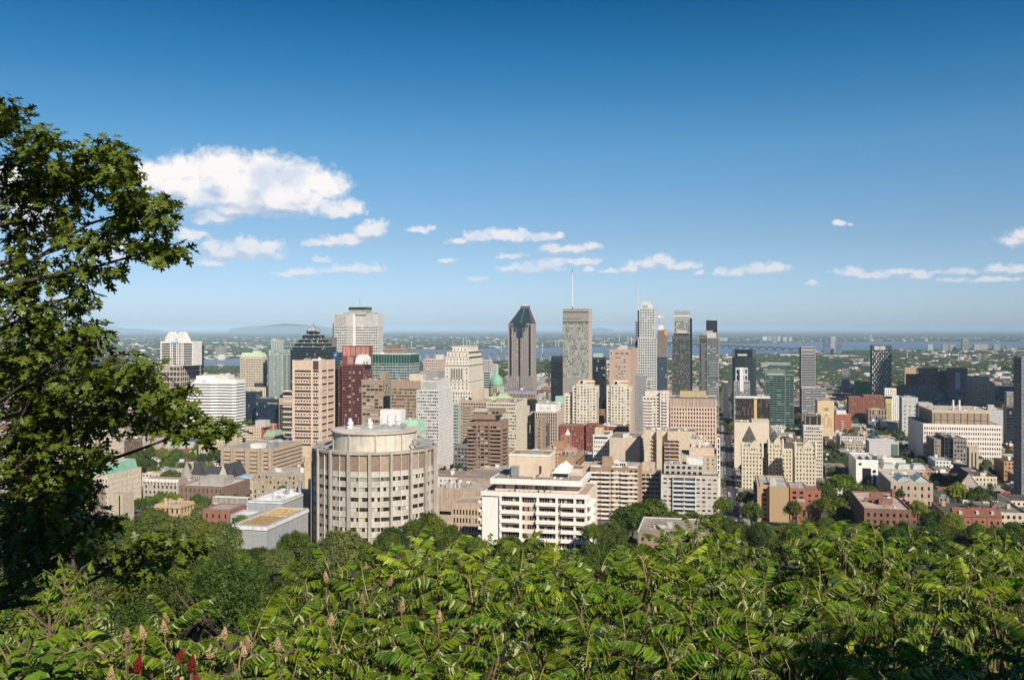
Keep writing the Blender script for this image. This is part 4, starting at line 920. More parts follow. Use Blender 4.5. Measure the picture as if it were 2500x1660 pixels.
# -- cathedral
Yd = 1500; cxd = (1212-1250)/F*Yd; base = gz(Yd)-1; zr = lambda py: CZ-(py-HY)/F*Yd-base
root = empty('cathedral', (cxd, Yd, base), -A); tag(root, 'domed cathedral with green copper dome, lantern and smaller side cupola', 'cathedral'); LANDMARKS.append((1212, 900, 'green domed cathedral'))
q = to_uv(cxd, Yd); TAKEN.append((q[0]-25, q[0]+45, q[1]-30, q[1]+30))
CS = wall((.52, .46, .38)); GR = wall((.20, .40, .29), .55, .15, .15, .6); kpx = Yd/F
def cring(r, z, k=24, x=0, y=0): return [(x+r*math.cos(2*math.pi*i/k), y+r*math.sin(2*math.pi*i/k), z) for i in range(k)]
z0, z1, z2 = zr(962), zr(942), zr(914)
m = MB(); m.loft([cring(16*kpx, 0), cring(16*kpx, z1)]); m.build('drum', wall((.50, .44, .36)), root)
for i in range(20): m = MB(); m.cyl(17*kpx*math.cos(i*math.pi/10), 17*kpx*math.sin(i*math.pi/10), .7, z0, z1-.8, 6); m.build('column', CS, root)
for i in range(20): m = MB(); m.box(-.8, .8, -.2, .2, z0+2, z1-3); m.build('window', G0, root, loc=(16*kpx*math.cos((i+.5)*math.pi/10), 16*kpx*math.sin((i+.5)*math.pi/10), 0), rot=(0, 0, (i+.5)*math.pi/10+math.pi/2))
m = MB(); m.loft([cring(18.4*kpx, z1-.8), cring(18.4*kpx, z1)]); m.build('cornice', CS, root)
m = MB(); hh = z2-z1; m.loft([cring(r_*kpx, z1+h_*hh, 28) for r_, h_ in ((16.3, 0), (16.4, .2), (15.6, .42), (13.8, .62), (10.6, .80), (6.5, .93), (3.2, 1))]); m.build('dome', GR, root, smooth=True)
for i in range(14):
    t = i*math.pi/7; m = MB(); m.tube([((r_*kpx+.12)*math.cos(t), (r_*kpx+.12)*math.sin(t), z1+h_*hh) for r_, h_ in ((16.3, 0), (16.4, .2), (15.6, .42), (13.8, .62), (10.6, .80), (6.5, .93))], .28, .2, 4); m.build('dome_rib', GR, root)
m = MB(); m.cyl(0, 0, 3*kpx, z2, zr(905), 10); m.build('lantern', wall((.34, .55, .42)), root); m = MB(); m.cyl(0, 0, 3.4*kpx, zr(905), zr(896), 10, .3); m.cyl(0, 0, .25, zr(896), zr(891), 5); m.box(-.9, .9, -.15, .15, zr(893), zr(892.4)); m.build('lantern_spire', GR, root)
m = MB(); m.box(-12, 28, -24, 22, 0, zr(976)); m.build('nave', CS, root); m = MB(); m.gable(-12, 28, -24, -6, zr(976), zr(966), 'x'); m.gable(-2, 16, -25, 40, zr(976), zr(963), 'y'); m.build('copper_roof', wall((.40, .52, .32), .6), root)
m = MB(); m.cyl(16*kpx*1.0, -16, 5.3*kpx, zr(970), zr(958), 12); m.build('cupola_drum', CS, root); m = MB(); m.loft([cring(r_*kpx, zr(958)+h_*6.5, 12, 16*kpx, -16) for r_, h_ in ((5.5, 0), (5.2, .4), (3.6, .8), (.5, 1))]); m.cyl(16*kpx, -16, .3, zr(958)+6, zr(958)+10, 5); m.build('cupola', GR, root, smooth=True)
# -- truncated pyramid tower
b = Bld('office_tower', 'tall brown-pink granite skyscraper with a sloping blue-green glass roof', 'skyscraper', 1240, 1299, 790, 1850, xs=1309)
PG = wall((.34, .295, .275), .55, .1, .15); TG = glass((.014, .036, .048), .05, (.02, .05, .06), .12); H = b.H; BRG = wall((.10, .065, .06), .45)
zsb = b.z(918); c1, c2 = b.u(1244), b.u(1295)
b.vol(0, b.w, 1.5, b.d, zsb-1, H, PG, GD, 'FR', fh=4.0, bw=3.4, ww=.5, wh=.52, D=.5, top=1.5, cw=2)
for (x0, x1) in ((c1-.2, c1+3.0), (c2-3.0, c2+.2)): b.block('corner_glazing', glass((.008, .014, .03), 0), x0, x1, 1.0, 4.5, zsb, H-2)
b.block('centre_slit', glass((.008, .014, .03), 0), b.w/2-.8, b.w/2+.8, -1.5, 3.5, 10, b.z(818)); 
tn0, tn1 = b.u(1261), b.u(1275); b.block('glass_notch', glass((.008, .022, .04), 0), tn0-.4, tn1+.6, .9, 3, b.z(824), b.z(805)); b.block('glass_notch', TG, b.u(1252), b.u(1284), 1.0, 3, b.z(804), H+.5)
for (a, c, p0, p1) in ((1246, 1252, 792, 800), (1253, 1260, 802, 811), (1276, 1282, 802, 811), (1284, 1290, 792, 800)): b.block('corner_window', TG, b.u(a)+.6, b.u(c)-.3, .6, 1.4, b.z(p1)+.6, b.z(p0)-.3); b.mb('wall', PG).box(b.u(a)-.2, b.u(c)+.4, .95, 1.7, b.z(p1)-.4, b.z(p0)+.5)
b.vol(-.5, b.w+1.5, -1.5, b.d+1, 0, zsb, PG, GD, 'FR', fh=4.0, bw=3.4, ww=.5, wh=.52, D=.5, top=1)
b.vol(-8, b.w+8, -8, -2, 0, b.z(955), wall((.40, .33, .29)), GD, 'FR', fh=9, bw=3, ww=.5, wh=.8, sill=.1, top=4); b.mb('blue_band', flat((.14, .20, .32), .4, 0, 'blue_glass')).box(-7, b.w+7, -8.3, -8.02, b.z(953), b.z(948))
zr1 = b.z(752); xa, xb = b.u(1268), b.u(1286); ya = b.d*.38; yb2 = b.d*.62; mx0, mx1 = b.u(1243), b.u(1298); zz0 = H-.8
bb = [(mx0, 1.8, zz0), (mx1, 1.8, zz0), (mx1, b.d-1.8, zz0), (mx0, b.d-1.8, zz0)]; tt = [(xa, ya, zr1), (xb, ya, zr1), (xb, yb2, zr1), (xa, yb2, zr1)]
b.mb('glass_roof', TG).hexa(bb+tt)
m = b.mb('roof_rib', BRG)
for i in range(4): m.tube([bb[i], tt[i]], 1.3, 1.0, 4)
def lerp(p, q, t_): return tuple(p[i]+(q[i]-p[i])*t_ for i in range(3))
m.tube([lerp(bb[0], bb[1], .48), lerp(tt[0], tt[1], .48)], .4, .4, 4); m.tube([lerp(bb[0], bb[1], .52), lerp(tt[0], tt[1], .52)], .4, .4, 4)
for t_ in (.3, .5, .7): m.tube([lerp(bb[1], bb[2], t_), lerp(tt[1], tt[2], t_)], .7, .6, 4)
b.block('roof_cap', wall((.16, .12, .11), .5), xa-1, xb+1, ya-1, yb2+1, zr1-1, b.z(746.5)); b.block('roof_ring', M_WHITE, xa+3, xb-3, ya+1, yb2-1, b.z(746.5), b.z(744)); b.done()
b = Bld('office_tower', 'near-black ribbon-windowed tower left of the antenna skyscraper', 'office tower', 1345, 1374, 876, 1720)
b.vol(0, b.w, 0, b.d, 0, b.H, wall((.030, .034, .045), .35, .1, 0), GD, 'FR', fh=4, bw=30, ww=.98, wh=.5, D=.3, top=6); b.mb('roof', wall((.030, .034, .045), .35)).pyr(0, b.w, 0, b.d, b.H+.03, b.H+5, .85, .7); b.done()
# -- antenna skyscraper
b = Bld('office_tower', 'tall grey ribbed skyscraper with a single white antenna mast', 'skyscraper', 1374, 1437, 754, 1500, xs=1445)
IG = wall((.30, .285, .265), .5, .08, .15); H = b.H
zc = b.z(786); zl2 = b.z(922)
b.vol(0, b.w, 0, b.d, 0, H, IG, None, '', par=.6)
gl = glass((.10, .105, .10), .80, (.44, .47, .41), rough=.2); fr = {'F': ((0, -.0), (1, 0), (0, -1), b.w), 'R': ((b.w, 0), (0, 1), (1, 0), b.d)}
for k, (o, dr, nr, L) in fr.items():
    n = int((zc-zl2)/3.9); fhh = (zc-zl2)/n; nb = round((L-1)/2.0); bw_ = (L-1)/nb
    for i in range(n):
        for j in range(nb):
            q0, q1, zz_ = .5+bw_*j+.15, .5+bw_*(j+1)-.15, zl2+fhh*i
            def q(u, z): return (o[0]+dr[0]*u+nr[0]*.05, o[1]+dr[1]*u+nr[1]*.05, z)
            rr = random.random()*(1 if (i*7+3) % 5 else .55)
            b.mb('window', gl).poly([q(q0, zz_+.4), q(q1, zz_+.4), q(q1, zz_+fhh*.75), q(q0, zz_+fhh*.75)], rr)
    rb = b.mb('rib', wall((.42, .40, .37), .45))
    for j in range(nb+1): rb.obox(o, dr, nr, .5+bw_*j-.12, .5+bw_*j+.12, .0, .45, 0, H-.3)
    dk = b.mb('mechanical_band', wall((.045, .045, .045), .5))
    for (pa, pb) in ((761, 763.5), (785, 788)): dk.obox(o, dr, nr, .3, L-.3, -.1, .25, b.z(pb), b.z(pa))
    b.mb('mechanical_band', wall((.22, .20, .18), .5)).obox(o, dr, nr, .3, L*.7, -.1, .2, b.z(780.5), b.z(776.5))
m = b.mb('antenna', M_WHITE); xa = b.u(1397.5, 12); m.cyl(xa, 12, .9, H, b.z(666, v=12), 8, .55); b.mb('antenna_tip', flat((.1, .1, .1), .5)).cyl(xa, 12, .6, b.z(666, v=12), b.z(657, v=12), 6, .1)
b.mb('antenna_tip', flat((.1, .1, .1), .5)).cyl(xa, 12, 1.2, H-.3, H+3, 8)
b.block('rooftop_unit', GRAYL, b.u(1424), b.u(1434), 6, 14, H-.3, H+2.6); b.clutter(4, b.w-8, 3, b.d-3, H-.3, 5, .8); b.done()
b = Bld('office_tower', 'dark green glass tower right of the antenna skyscraper, one half in shade', 'office tower', 1446, 1478, 872, 1640)
b.vol(0, b.w, 0, b.d, 0, b.H, wall((.05, .06, .06), .35), GD, 'FR', fh=4, bw=2.2, ww=.88, wh=.8, D=.15, top=5); b.block('penthouse', wall((.34, .52, .42)), b.w*.05, b.w*.75, 6, 18, b.H-.5, b.z(863)); b.done()
b = Bld('hotel_tower', 'pink-brown hotel tower with small windows and a round logo near its top', 'hotel', 1488, 1542, 852, 1400, xs=1557)
PK = wall((.46, .34, .27), .8, .08, .15); b.vol(0, b.w, 0, b.d, 0, b.H, PK, GLIT, 'FR', fh=3.3, bw=3.6, ww=.55, wh=.5, D=.35, top=11, side={'F': {'cw': 8}})
b.block('penthouse', GRAYL, b.u(1513, 8), b.u(1531, 8), 8, 18, b.H-.8, b.z(843)); m = MB(); m.cyl(0, 0, 1.6, 0, .3, 16); m.build('logo', M_WHITE, b.root, loc=(b.u(1494), -.4, b.z(860)), rot=(R(90), 0, 0)); text(b.root, 'S', 3.6, (0, 0, 0), flat((.7, .03, .02), .5, 0, 'sign_red')).location = (b.w+.3, 4, b.H-5)
b.root.children[-1].rotation_euler = (R(90), 0, R(90)); 
for i in (0, 1, 2): b.block('vent', BRN, b.u(1503+12*i), b.u(1511+12*i), -.3, .1, b.H-7.5, b.H-5)
b.clutter(2, b.w*.4, 2, b.d-2, b.H-.8, 3); b.done()
# -- slim slate skyscraper with spire
b = Bld('office_tower', 'slim pale grey skyscraper with a needle spire at its left corner', 'skyscraper', 1561, 1599, 753, 1580, xs=1603)
CG = wall((.50, .52, .50), .5, .08, .12); H = b.H; zc = b.z(737)
b.vol(0, b.w, 0, 16, 0, H, CG, glass((.02, .03, .035), .1), 'FR', fh=4.2, bw=3.8, ww=.58, wh=.5, D=.35, top=1)
m = b.mb('crown', wall((.58, .60, .58), .5)); x0, x1 = b.u(1567), b.u(1588); m.hexa([(x0-2, .5, H-1), (x1+5, .5, H-1), (x1+5, 14, H-1), (x0-2, 14, H-1), (x0+.5, 2, zc), (x1, 2, zc), (x1, 12, zc), (x0+.5, 12, zc)])
for i in range(3): b.block('crown_window', wall((.42, .44, .44)), x0+1.5+3.2*i, x0+3.6+3.2*i, .2, 1.5, H+.5, H+6)
b.vol(-7, -.1, 3, 18, 0, b.z(783), wall((.30, .33, .35), .5), GBLUE, 'F', fh=4.2, bw=1.6, ww=.8, wh=.6)
b.vol(-2, b.w+3, -7, -.1, 0, b.z(825, v=-7), CG, glass((.02, .03, .035), .1), 'FR', fh=4.2, bw=3.8, ww=.58, wh=.5, D=.35, top=1)
m = b.mb('spire', M_WHITE); xa = b.u(1558, 6); m.cyl(xa, 6, .55, b.z(783), b.z(688), 6, .15); b.block('spire_base', GRAYL, xa-1.5, xa+1.5, 4, 8, b.z(790), b.z(757)); b.done()
b = Bld('apartment_tower', 'unfinished tower with bare concrete floors above blue glazing', 'tower under construction', 1604, 1629, 804, 1490)
zg = b.z(870); b.vol(0, b.w, 0, b.d, 0, zg, wall((.10, .13, .19), .4), GBLUE, 'FR', fh=3.2, bw=3, ww=.8, wh=.66, D=.2)
b.block('core', wall((.34, .26, .21)), 1.2, b.w-1.2, 1.5, b.d-1, zg, b.H-.5); n = int((b.H-zg)/3.2)
for i in range(n): m = MB(); m.box(-.1, b.w+.1, -.1, b.d, 0, .35); m.build('floor_slab', wall((.50, .45, .40)), b.root, loc=(0, 0, zg+.2+3.2*i))
for i in range(7): b.block('column', wall((.36, .29, .25)), b.w*i/6-.25+(.3 if i == 0 else -.3 if i == 6 else 0), b.w*i/6+.25+(.3 if i == 0 else -.3 if i == 6 else 0), .2, .7, zg, b.H-.6)
b.block('orange_net', flat((.62, .28, .08), .7, 0, 'orange_net'), b.w*.72, b.w*.98, -.25, -.12, b.H-9, b.H-2); b.block('penthouse', M_WHITE, b.u(1606), b.u(1619), 5, 11, b.H-.5, b.z(795)); b.done(); CT = b
# crane on it
def crane(name, label, px, pyb, pyt, Y, tip, col, back=None, k=1.0):
    x, _, zb_ = P(px, pyb, Y); _, _, zt_ = P(px, pyt, Y); root = empty(name, (x, Y, zb_)); tag(root, label, 'crane')
    mt = flat(col, .5, 0, 'crane_paint'); h = zt_-zb_; m = MB(); s_ = 1.0*k
    for (a, c) in ((-1, -1), (1, -1), (1, 1), (-1, 1)): m.tube([(a*s_, c*s_, 0), (a*s_, c*s_, h)], .2*k, .2*k, 4)
    n = max(3, int(h/2.6/k))
    for i in range(n):
        za, zc_ = h*i/n, h*(i+1)/n; f = 1 if i % 2 else -1
        m.tube([(-s_*f, -s_, za), (s_*f, -s_, zc_)], .12*k, .12*k, 3); m.tube([(s_, -s_*f, za), (s_, s_*f, zc_)], .12*k, .12*k, 3)
    m.build('mast', mt, root); m = MB(); m.box(-1.6*k, 1.6*k, -1.3*k, 1.3*k, h, h+2.6*k); m.build('cab', M_WHITE, root)
    T_ = P(tip[0], tip[1], Y)-Vector((x, Y, zb_)); st_ = Vector((0, 0, h+2)); m = MB(); nn = 12; prev = None
    up = Vector((0, 0, 1.2*k)) if abs((T_-st_).normalized().z) < .8 else Vector((1.2*k, 0, 0))
    m.tube([tuple(st_), tuple(T_)], .22*k, .14*k, 4); m.tube([tuple(st_+up), tuple(T_)], .2*k, .12*k, 4)
    for i in range(nn): m.tube([tuple(st_.lerp(T_, i/nn)), tuple((st_+up).lerp(T_, (i+.5)/nn))], .1*k, .1*k, 3)
    m.build('jib', mt, root)
    B_ = st_-(T_-st_).normalized()*(9*k); B_.z = h+2*k; m = MB(); m.tube([tuple(st_), tuple(B_)], .4*k, .4*k, 4); m.box(B_.x-1.4*k, B_.x+1.4*k, B_.y-1*k, B_.y+1*k, B_.z-2.4*k, B_.z); m.build('counterweight', mt, root)
    m = MB(); m.tube([(0, 0, h+2), (-1*k, 0, h+10*k)], .2*k, .15*k, 4); m.tube([(-1*k, 0, h+10*k), tuple(B_)], .08*k, .08*k, 3); m.tube([(-1*k, 0, h+10*k), tuple(st_.lerp(T_, .7))], .08*k, .08*k, 3); m.build('tie_frame', mt, root); return root
crane('tower_crane', 'tall pink-white luffing crane on top of the unfinished tower', 1609, 800, 776, 1498, (1590, 735), (.62, .42, .38), k=1.3)
crane('tower_crane', 'faint reddish crane jib leaning right beyond the unfinished tower', 1616, 800, 795, 2400, (1637, 775), (.55, .35, .32), k=1.0)
crane('tower_crane', 'blue lattice crane in front of the cathedral trees', 1274, 984, 952, 1450, (1274.5, 946), (.05, .14, .50), k=1.1)
crane('tower_crane', 'orange crane lying low beside the long brick building', 2066, 988, 979, 1900, (2048, 985), (.75, .33, .04), k=1.0)
crane('tower_crane', 'blue crane with its arm raised to the left above the museum quarter', 2131, 1072, 1028, 1250, (2119, 1008), (.04, .16, .42), k=1.0)
crane('tower_crane', 'red crane standing by the long arched bridge at right', 1962, 846, 832, 9000, (1955, 830), (.5, .08, .06), k=3)
# -- grey-green tall tower and neighbours
b = Bld('apartment_tower', 'tall grey tower whose upper half is set back above a dark lower block', 'apartment tower', 1641, 1684, 820, 1560, d=22)
QG = wall((.11, .12, .115), .5); b.vol(0, b.w, 0, b.d, 0, b.H, QG, glass((.02, .025, .025), .25, (.20, .21, .19)), 'FR', fh=3.1, bw=2.4, ww=.7, wh=.6, D=.35, top=6)
b.block('penthouse', DARK, b.u(1644), b.u(1682), 1, 20, b.H-.5, b.z(817)+2); b.block('roof_slab', wall((.42, .41, .38)), b.u(1643)-1, b.u(1683)+1, .3, 21, b.z(817)+2.05, b.z(817)+2.8)
b.block('penthouse', wall((.50, .47, .42)), b.u(1652, 4), b.u(1676, 4), 4, 12, b.z(817)+2.8, b.z(806, v=4))
Hb = b.z(759, v=24); QW = wall((.34, .35, .33), .5); x0, x1 = b.u(1646, 23), b.u(1684, 23)
b.vol(x0, x1, 23, 45, 0, Hb, QW, glass((.03, .035, .035), .5, (.40, .42, .38)), 'FR', fh=3.1, bw=3.2, ww=.7, wh=.6, D=.3, top=b.z(759, v=23)-b.z(784, v=23)); b.block('white_band', WH, x0-.1, x1+.1, 22.7, 23.2, b.z(773, v=23), b.z(770, v=23))
b.block('corner_glazing', GBLUE, x1+.1, x1+3.5, 25, 44, 0, b.z(777, v=25)); b.clutter(x0+3, x1-3, 26, 40, Hb-.8, 4, .8); b.done()
b = Bld('apartment_tower', 'black slab tower rising behind the balconied glass tower', 'apartment tower', 1724, 1751, 782, 1820)
b.vol(0, b.w, 0, b.d, 0, b.H, wall((.03, .032, .04), .4), GD, 'FR', fh=3.2, bw=3, ww=.8, wh=.5, top=24); b.clutter(3, b.w-2, 3, 10, b.H-.8, 2, .8); b.done()
b = Bld('apartment_tower', 'dark balconied glass tower with two different front halves', 'apartment tower', 1707, 1755, 824, 1640, d=22)
xm = b.u(1726); b.vol(0, xm, 1, b.d, 0, b.z(818), wall((.13, .125, .12), .5), glass((.015, .018, .02), .1), 'F', fh=3.0, bw=2.5, ww=.7, wh=.6, D=.5, top=7); b.vol(xm+.1, b.w, 0, b.d, 0, b.H, wall((.30, .32, .33), .5), glass((.015, .02, .025), .15), 'FR', fh=3.0, bw=5, ww=.9, wh=.6, D=.4, top=2)
for (p0, p1) in ((880, 920), (940, 965)): b.balconies((0, 0), (1, 0), (0, -1), b.w*.48, b.w*.98, [b.z(p1)+3*i for i in range(int((b.z(p0)-b.z(p1))/3))], 1.5, 1, wall((.40, .42, .44), .4))
b.balconies((0, 1), (1, 0), (0, -1), xm*.25, xm*.8, [10+3*i for i in range(int(b.H/3)-6)], 1.2, 1, wall((.26, .27, .28), .4))
b.block('penthouse', wall((.40, .38, .35)), b.u(1718), b.u(1740), 4, 14, b.z(818)-1, b.z(807)); b.block('penthouse', wall((.52, .51, .5)), xm, b.w-4, 3, 12, b.H-.5, b.z(812)); b.done()
b = Bld('apartment_tower', 'rounded dark glass tower with a notched top', 'apartment tower', 1788, 1846, 853, 1780, d=28)
m = b.mb('glazing', glass((.01, .02, .024), .1, (.08, .1, .1))); pts = [(0, 4), (b.w*.1, 1), (b.w*.5, -.8), (b.w*.88, 0), (b.w, 5), (b.w, 26), (0, 26)]
m.prism(pts, 0, b.z(872)); m.prism(shrink(pts, .12), b.z(872), b.H)
for i in range(int(b.H/3.9)-4): q = MB(); q.prism([(p[0]*1.006-.2, p[1]-.25) for p in pts[:5]]+[(b.w+.1, 25.5), (-.1, 25.5)], 5+3.9*i, 5.9+3.9*i); b.mb('floor_band', wall((.09, .12, .125), .4)).v.extend([]); addmb(b.mb('floor_band', wall((.09, .12, .125), .4)), q)
for i in range(2): b.block('crown_wall', wall((.10, .12, .13), .4), (0 if i == 0 else b.w*.72), (b.w*.3 if i == 0 else b.w), 3, 24, b.z(872), b.H+.4)
b.block('sign_panel', GRAYL, b.w*.22, b.w*.62, -.9, .2, b.z(869), b.z(864)); b.done()
b = Bld('apartment_tower', 'grey glass block with white panels in front of the rounded dark tower', 'apartment tower', 1792, 1831, 930, 1480)
b.vol(0, b.w, 0, b.d, 0, b.H, wall((.34, .36, .36), .5), glass((.02, .03, .035), .3, (.3, .33, .33)), 'FR', fh=3.1, bw=3, ww=.75, wh=.62, D=.3); b.vol(b.u(1796), b.u(1826), 4, b.d, b.H-1, b.z(898, v=4), wall((.52, .54, .55), .4), GBLUE, 'FR', fh=8, bw=4, ww=.6, wh=.6); b.block('white_panel', WH, b.u(1806), b.u(1815), -.6, -.05, b.H-16, b.z(897)); b.done()
b = Bld('office_block', 'green-tinted glass office block with a lower right wing', 'office block', 1868, 1917, 903, 1600)
GL2 = wall((.16, .22, .20), .4); b.vol(0, b.w, 0, b.d, 0, b.H, GL2, glass((.01, .028, .024), .10, (.10, .18, .15)), 'FR', fh=3.8, bw=6, ww=.95, wh=.68, D=.2, top=10); b.vol(b.w+.1, b.w+14, 2, b.d, 0, b.z(914), GL2, glass((.01, .028, .024), .10, (.10, .18, .15)), 'FR', fh=3.8, bw=6, ww=.95, wh=.68, D=.2, top=2)
b.block('white_band', GRAYL, 4, b.w*.9, -.4, -.05, b.z(915), b.z(912)); b.done()
b = Bld('apartment_tower', 'striped slab tower of thin white floors over a long balconied podium', 'apartment tower', 1956, 1991, 847, 1900, xs=1953)
ST = wall((.46, .46, .45), .5); b.vol(0, b.w, 0, b.d, 0, b.H, ST, GD, 'FL', fh=3.3, bw=40, ww=.985, wh=.6, D=.8, top=1); zp = b.z(947, v=-6)
b.vol(1, b.u(2016, -6), -8, -.2, 0, zp, ST, GD, 'FR', fh=3.3, bw=7, ww=.96, wh=.6, D=.8, top=.8); b.block('corner_wall', DARK, -1.2, -.1, 2, b.d-1, 0, b.H-1); b.done()
b = Bld('office_block', 'black and brown patterned block with white roof and a tan vertical strip', 'office block', 1797, 1880, 972, 1180)
b.vol(0, b.w, 0, b.d, 0, b.H, wall((.06, .05, .045), .6), glass((.03, .02, .018), .3, (.16, .11, .09)), 'FR', fh=5, bw=2.2, ww=.6, wh=.86, sill=.06, D=.25, top=1.2, roof=M_ROOFW); b.block('panel', wall((.62, .45, .22)), b.u(1841), b.u(1848), -.3, -.03, 2, b.H-1)
for z_ in range(5): b.mb('balcony', WH).box(1, 7, -1.4, 0, 8+4.4*z_, 9.2+4.4*z_)
b.block('roof_edge', WH, -.5, b.w+.5, -.5, b.d+.3, b.H-.2, b.H+.8); b.clutter(3, b.w-3, 3, b.d-3, b.H-.8, 9, 1.2); b.done()
b = Bld('office_block', 'plain cream windowless block behind the chateau-style apartments', 'building', 1793, 1878, 1031, 1000)
b.vol(0, b.w, 0, b.d, 0, b.H, wall((.66, .57, .46), .85, .06, .2)); b.mb('parapet', CR).box(b.w*.5, b.w+.03, -.03, b.d, b.H+.03, b.H+2); b.clutter(2, b.w*.45, 3, b.d-3, b.H-.8, 5, .8); b.done()
# -- chateau apartments
CH = wall((.62, .55, .42), .85, .10, .25); CHR = wall((.085, .075, .07), .7)
def chateau(label, xl, xr, yt, Y, d, peak=None, rx=None, gable=True, yg=None):
    b = Bld('apartment_block', label, 'apartment block', xl, xr, yt, Y, d=d, group='chateau-style apartment wings')
    b.vol(0, b.w, 0, b.d, 0, b.H, CH, G0, 'FRL', fh=3.3, bw=2.7, ww=.40, wh=.5, D=.3, top=1.5)
    m = b.mb('bartizan', CH)
    for x in (0, b.w*.97): m.cyl(x+.2, .4, 1.1, b.H-9, b.H+2.5, 8); m.cyl(x+.2, .4, 1.2, b.H+2.5, b.H+4.5, 8, .1)
    if gable:
        m = b.mb('gable', CH); m.box(b.w*.38, b.w*.86, -.35, .3, b.H-6, b.H+1.5); m.gable(b.w*.38, b.w*.86, -.37, 5, b.H+1.5, b.H+5.5)
        for j in range(3): b.block('window', GD, b.w*(.46+.12*j), b.w*(.51+.12*j), -.4, -.3, b.H-3.4, b.H-1.4)
    if peak:
        x0, x1, ze = b.u(rx[0], 8), b.u(rx[1], 8), b.z(rx[2], v=8); b.vol(x0+.6, x1-.6, 7, 7+(x1-x0), b.H-1, ze, CH, G0, 'FR', fh=3.3, bw=2.4, ww=.35, wh=.5, D=.3)
        r = b.mb('steep_roof', CHR); c = (x0+x1)/2; y0, y1 = 6.6, 7.4+(x1-x0); zt = b.z(peak, v=14)
        r.pyr(x0, x1, y0, y1, ze, zt, .04, .04)
        for j in range(2): m = MB(); m.box(-.6, .6, 0, 2.2, 0, 1.6); m.gable(-.8, .8, -.1, 2.2, 1.6, 2.6); m.build('dormer', CHR, b.root, loc=(x0+(x1-x0)*(.35+.3*j), y0+.9, ze+1.2))
        b.block('chimney', CH, x1-1.6, x1-.4, y0+5, y0+6.6, ze, ze+(zt-ze)*.55)
    b.block('roof_edge', wall((.40, .50, .42)), b.w*.05, b.w*.35, -.2, .4, b.H+.1, b.H+.7); b.done(); return b
chateau('yellow stone chateau-style apartment wing with the tallest steep dark roof, nearest the street', 1811, 1862, 1090, 820, 30, 1040, (1812, 1848, 1078))
chateau('middle yellow stone wing with a pointed dark roof, half in shadow', 1876, 1911, 1082, 850, 30, 1049, (1878, 1906, 1080), gable=True)
chateau('right yellow stone wing with greenish gable and no spire, beside the white windowed tower', 1941, 1992, 1090, 800, 30, None)
b = Bld('apartment_block', 'shaded yellow stone court wing linking the chateau-style blocks', 'apartment block', 1862, 1942, 1094, 862, d=14, taken=False)
b.vol(0, b.w, 0, b.d, 0, b.H, CH, G0, 'F', fh=3.3, bw=2.7, ww=.4, wh=.5, D=.3); b.mb('roof', CHR).gable(0, b.w, 1, b.d-1, b.H-.6, b.H+3.5, 'x'); b.done()
b = Bld('office_tower', 'white tower gridded with small dark windows and a dark glass box on top', 'office tower', 1962, 2009, 1038, 900, xs=1957)
b.vol(0, b.w, 0, b.d, 0, b.H, wall((.66, .60, .52)), GD, 'FL', fh=3.3, bw=1.55, ww=.66, wh=.48, D=.35, top=4.5, fin=.06); b.mb('window', GD).box(2, b.w-3, -.05, .3, b.H-4, b.H-2.3)
b.block('roof_edge', WH, -.4, b.w+.4, -.4, b.d+.3, b.H-1.2, b.H); zq = b.z(1014, v=2); b.block('glazing', glass((.03, .025, .022), .1), 1.6, b.w-1.6, 2, b.d-3, b.H-.8, zq-1); m = b.mb('mullion', GRAYL)
for a in (0, .3, .75, 1): m.box(1.4+(b.w-3)*a, 1.8+(b.w-3)*a, 1.7, 2.2, b.H, zq-1)
b.block('roof', roofm((.22, .18, .16)), 1, b.w-1, 1.4, b.d-2, zq-1, zq); b.clutter(2, b.w-3, 3, b.d-4, zq, 3, .7); b.done()
# -- mural tower: a generic painted figure stands in for the artwork
b = Bld('apartment_tower', 'tan tower whose blank wall is covered by a large sepia painted mural', 'apartment tower', 1996, 2036, 978, 1350, xs=1990)
b.vol(0, b.w, 0, b.d, 0, b.H, wall((.62, .48, .30), .85, .06, .15), par=.5); b.block('penthouse', wall((.36, .28, .2)), b.w*.3, b.w*.75, 3, 10, b.H-.5, b.H+2)
mu = [wall(c, .85, .05, .1) for c in ((.50, .36, .21), (.40, .28, .16), (.68, .56, .38), (.30, .20, .12))]
def mural(pts, mi, off): m = MB(); m.poly([(b.w*x, -off, b.H*z_) for x, z_ in pts]); m.build('mural_shape', mu[mi], b.root)
e_ = lambda cx, cz, rx, rz, k=14: [(cx+rx*math.cos(2*math.pi*i/k), cz+rz*math.sin(2*math.pi*i/k)) for i in range(k)]
mural([(.12, .38), (.9, .38), (.86, .56), (.66, .63), (.4, .63), (.2, .55)], 0, .04); mural(e_(.54, .71, .17, .075), 2, .06); mural(e_(.54, .665, .11, .03), 1, .08); mural(e_(.52, .79, .2, .05), 0, .09); mural(e_(.55, .80, .13, .03), 3, .11); mural([(.47, .4), (.53, .4), (.58, .61), (.5, .63)], 2, .06)
b.done()
b = Bld('apartment_block', 'long red brick apartment block with a stepped roofline and rows of small windows', 'apartment block', 2072, 2160, 968, 1780, xs=2067)
b.vol(0, b.w*.42, 0, b.d, 0, b.H-1, BRICK, G0, 'FL', fh=3.3, bw=4, ww=.4, wh=.45); b.vol(b.w*.42+.1, b.w, 0, b.d, 0, b.H+2, BRICK, G0, 'F', fh=3.3, bw=4, ww=.4, wh=.45); b.done()
b = Bld('apartment_block', 'bright yellow balconied wing joined to a white square-windowed tower', 'apartment block', 2162, 2200, 967, 1700)
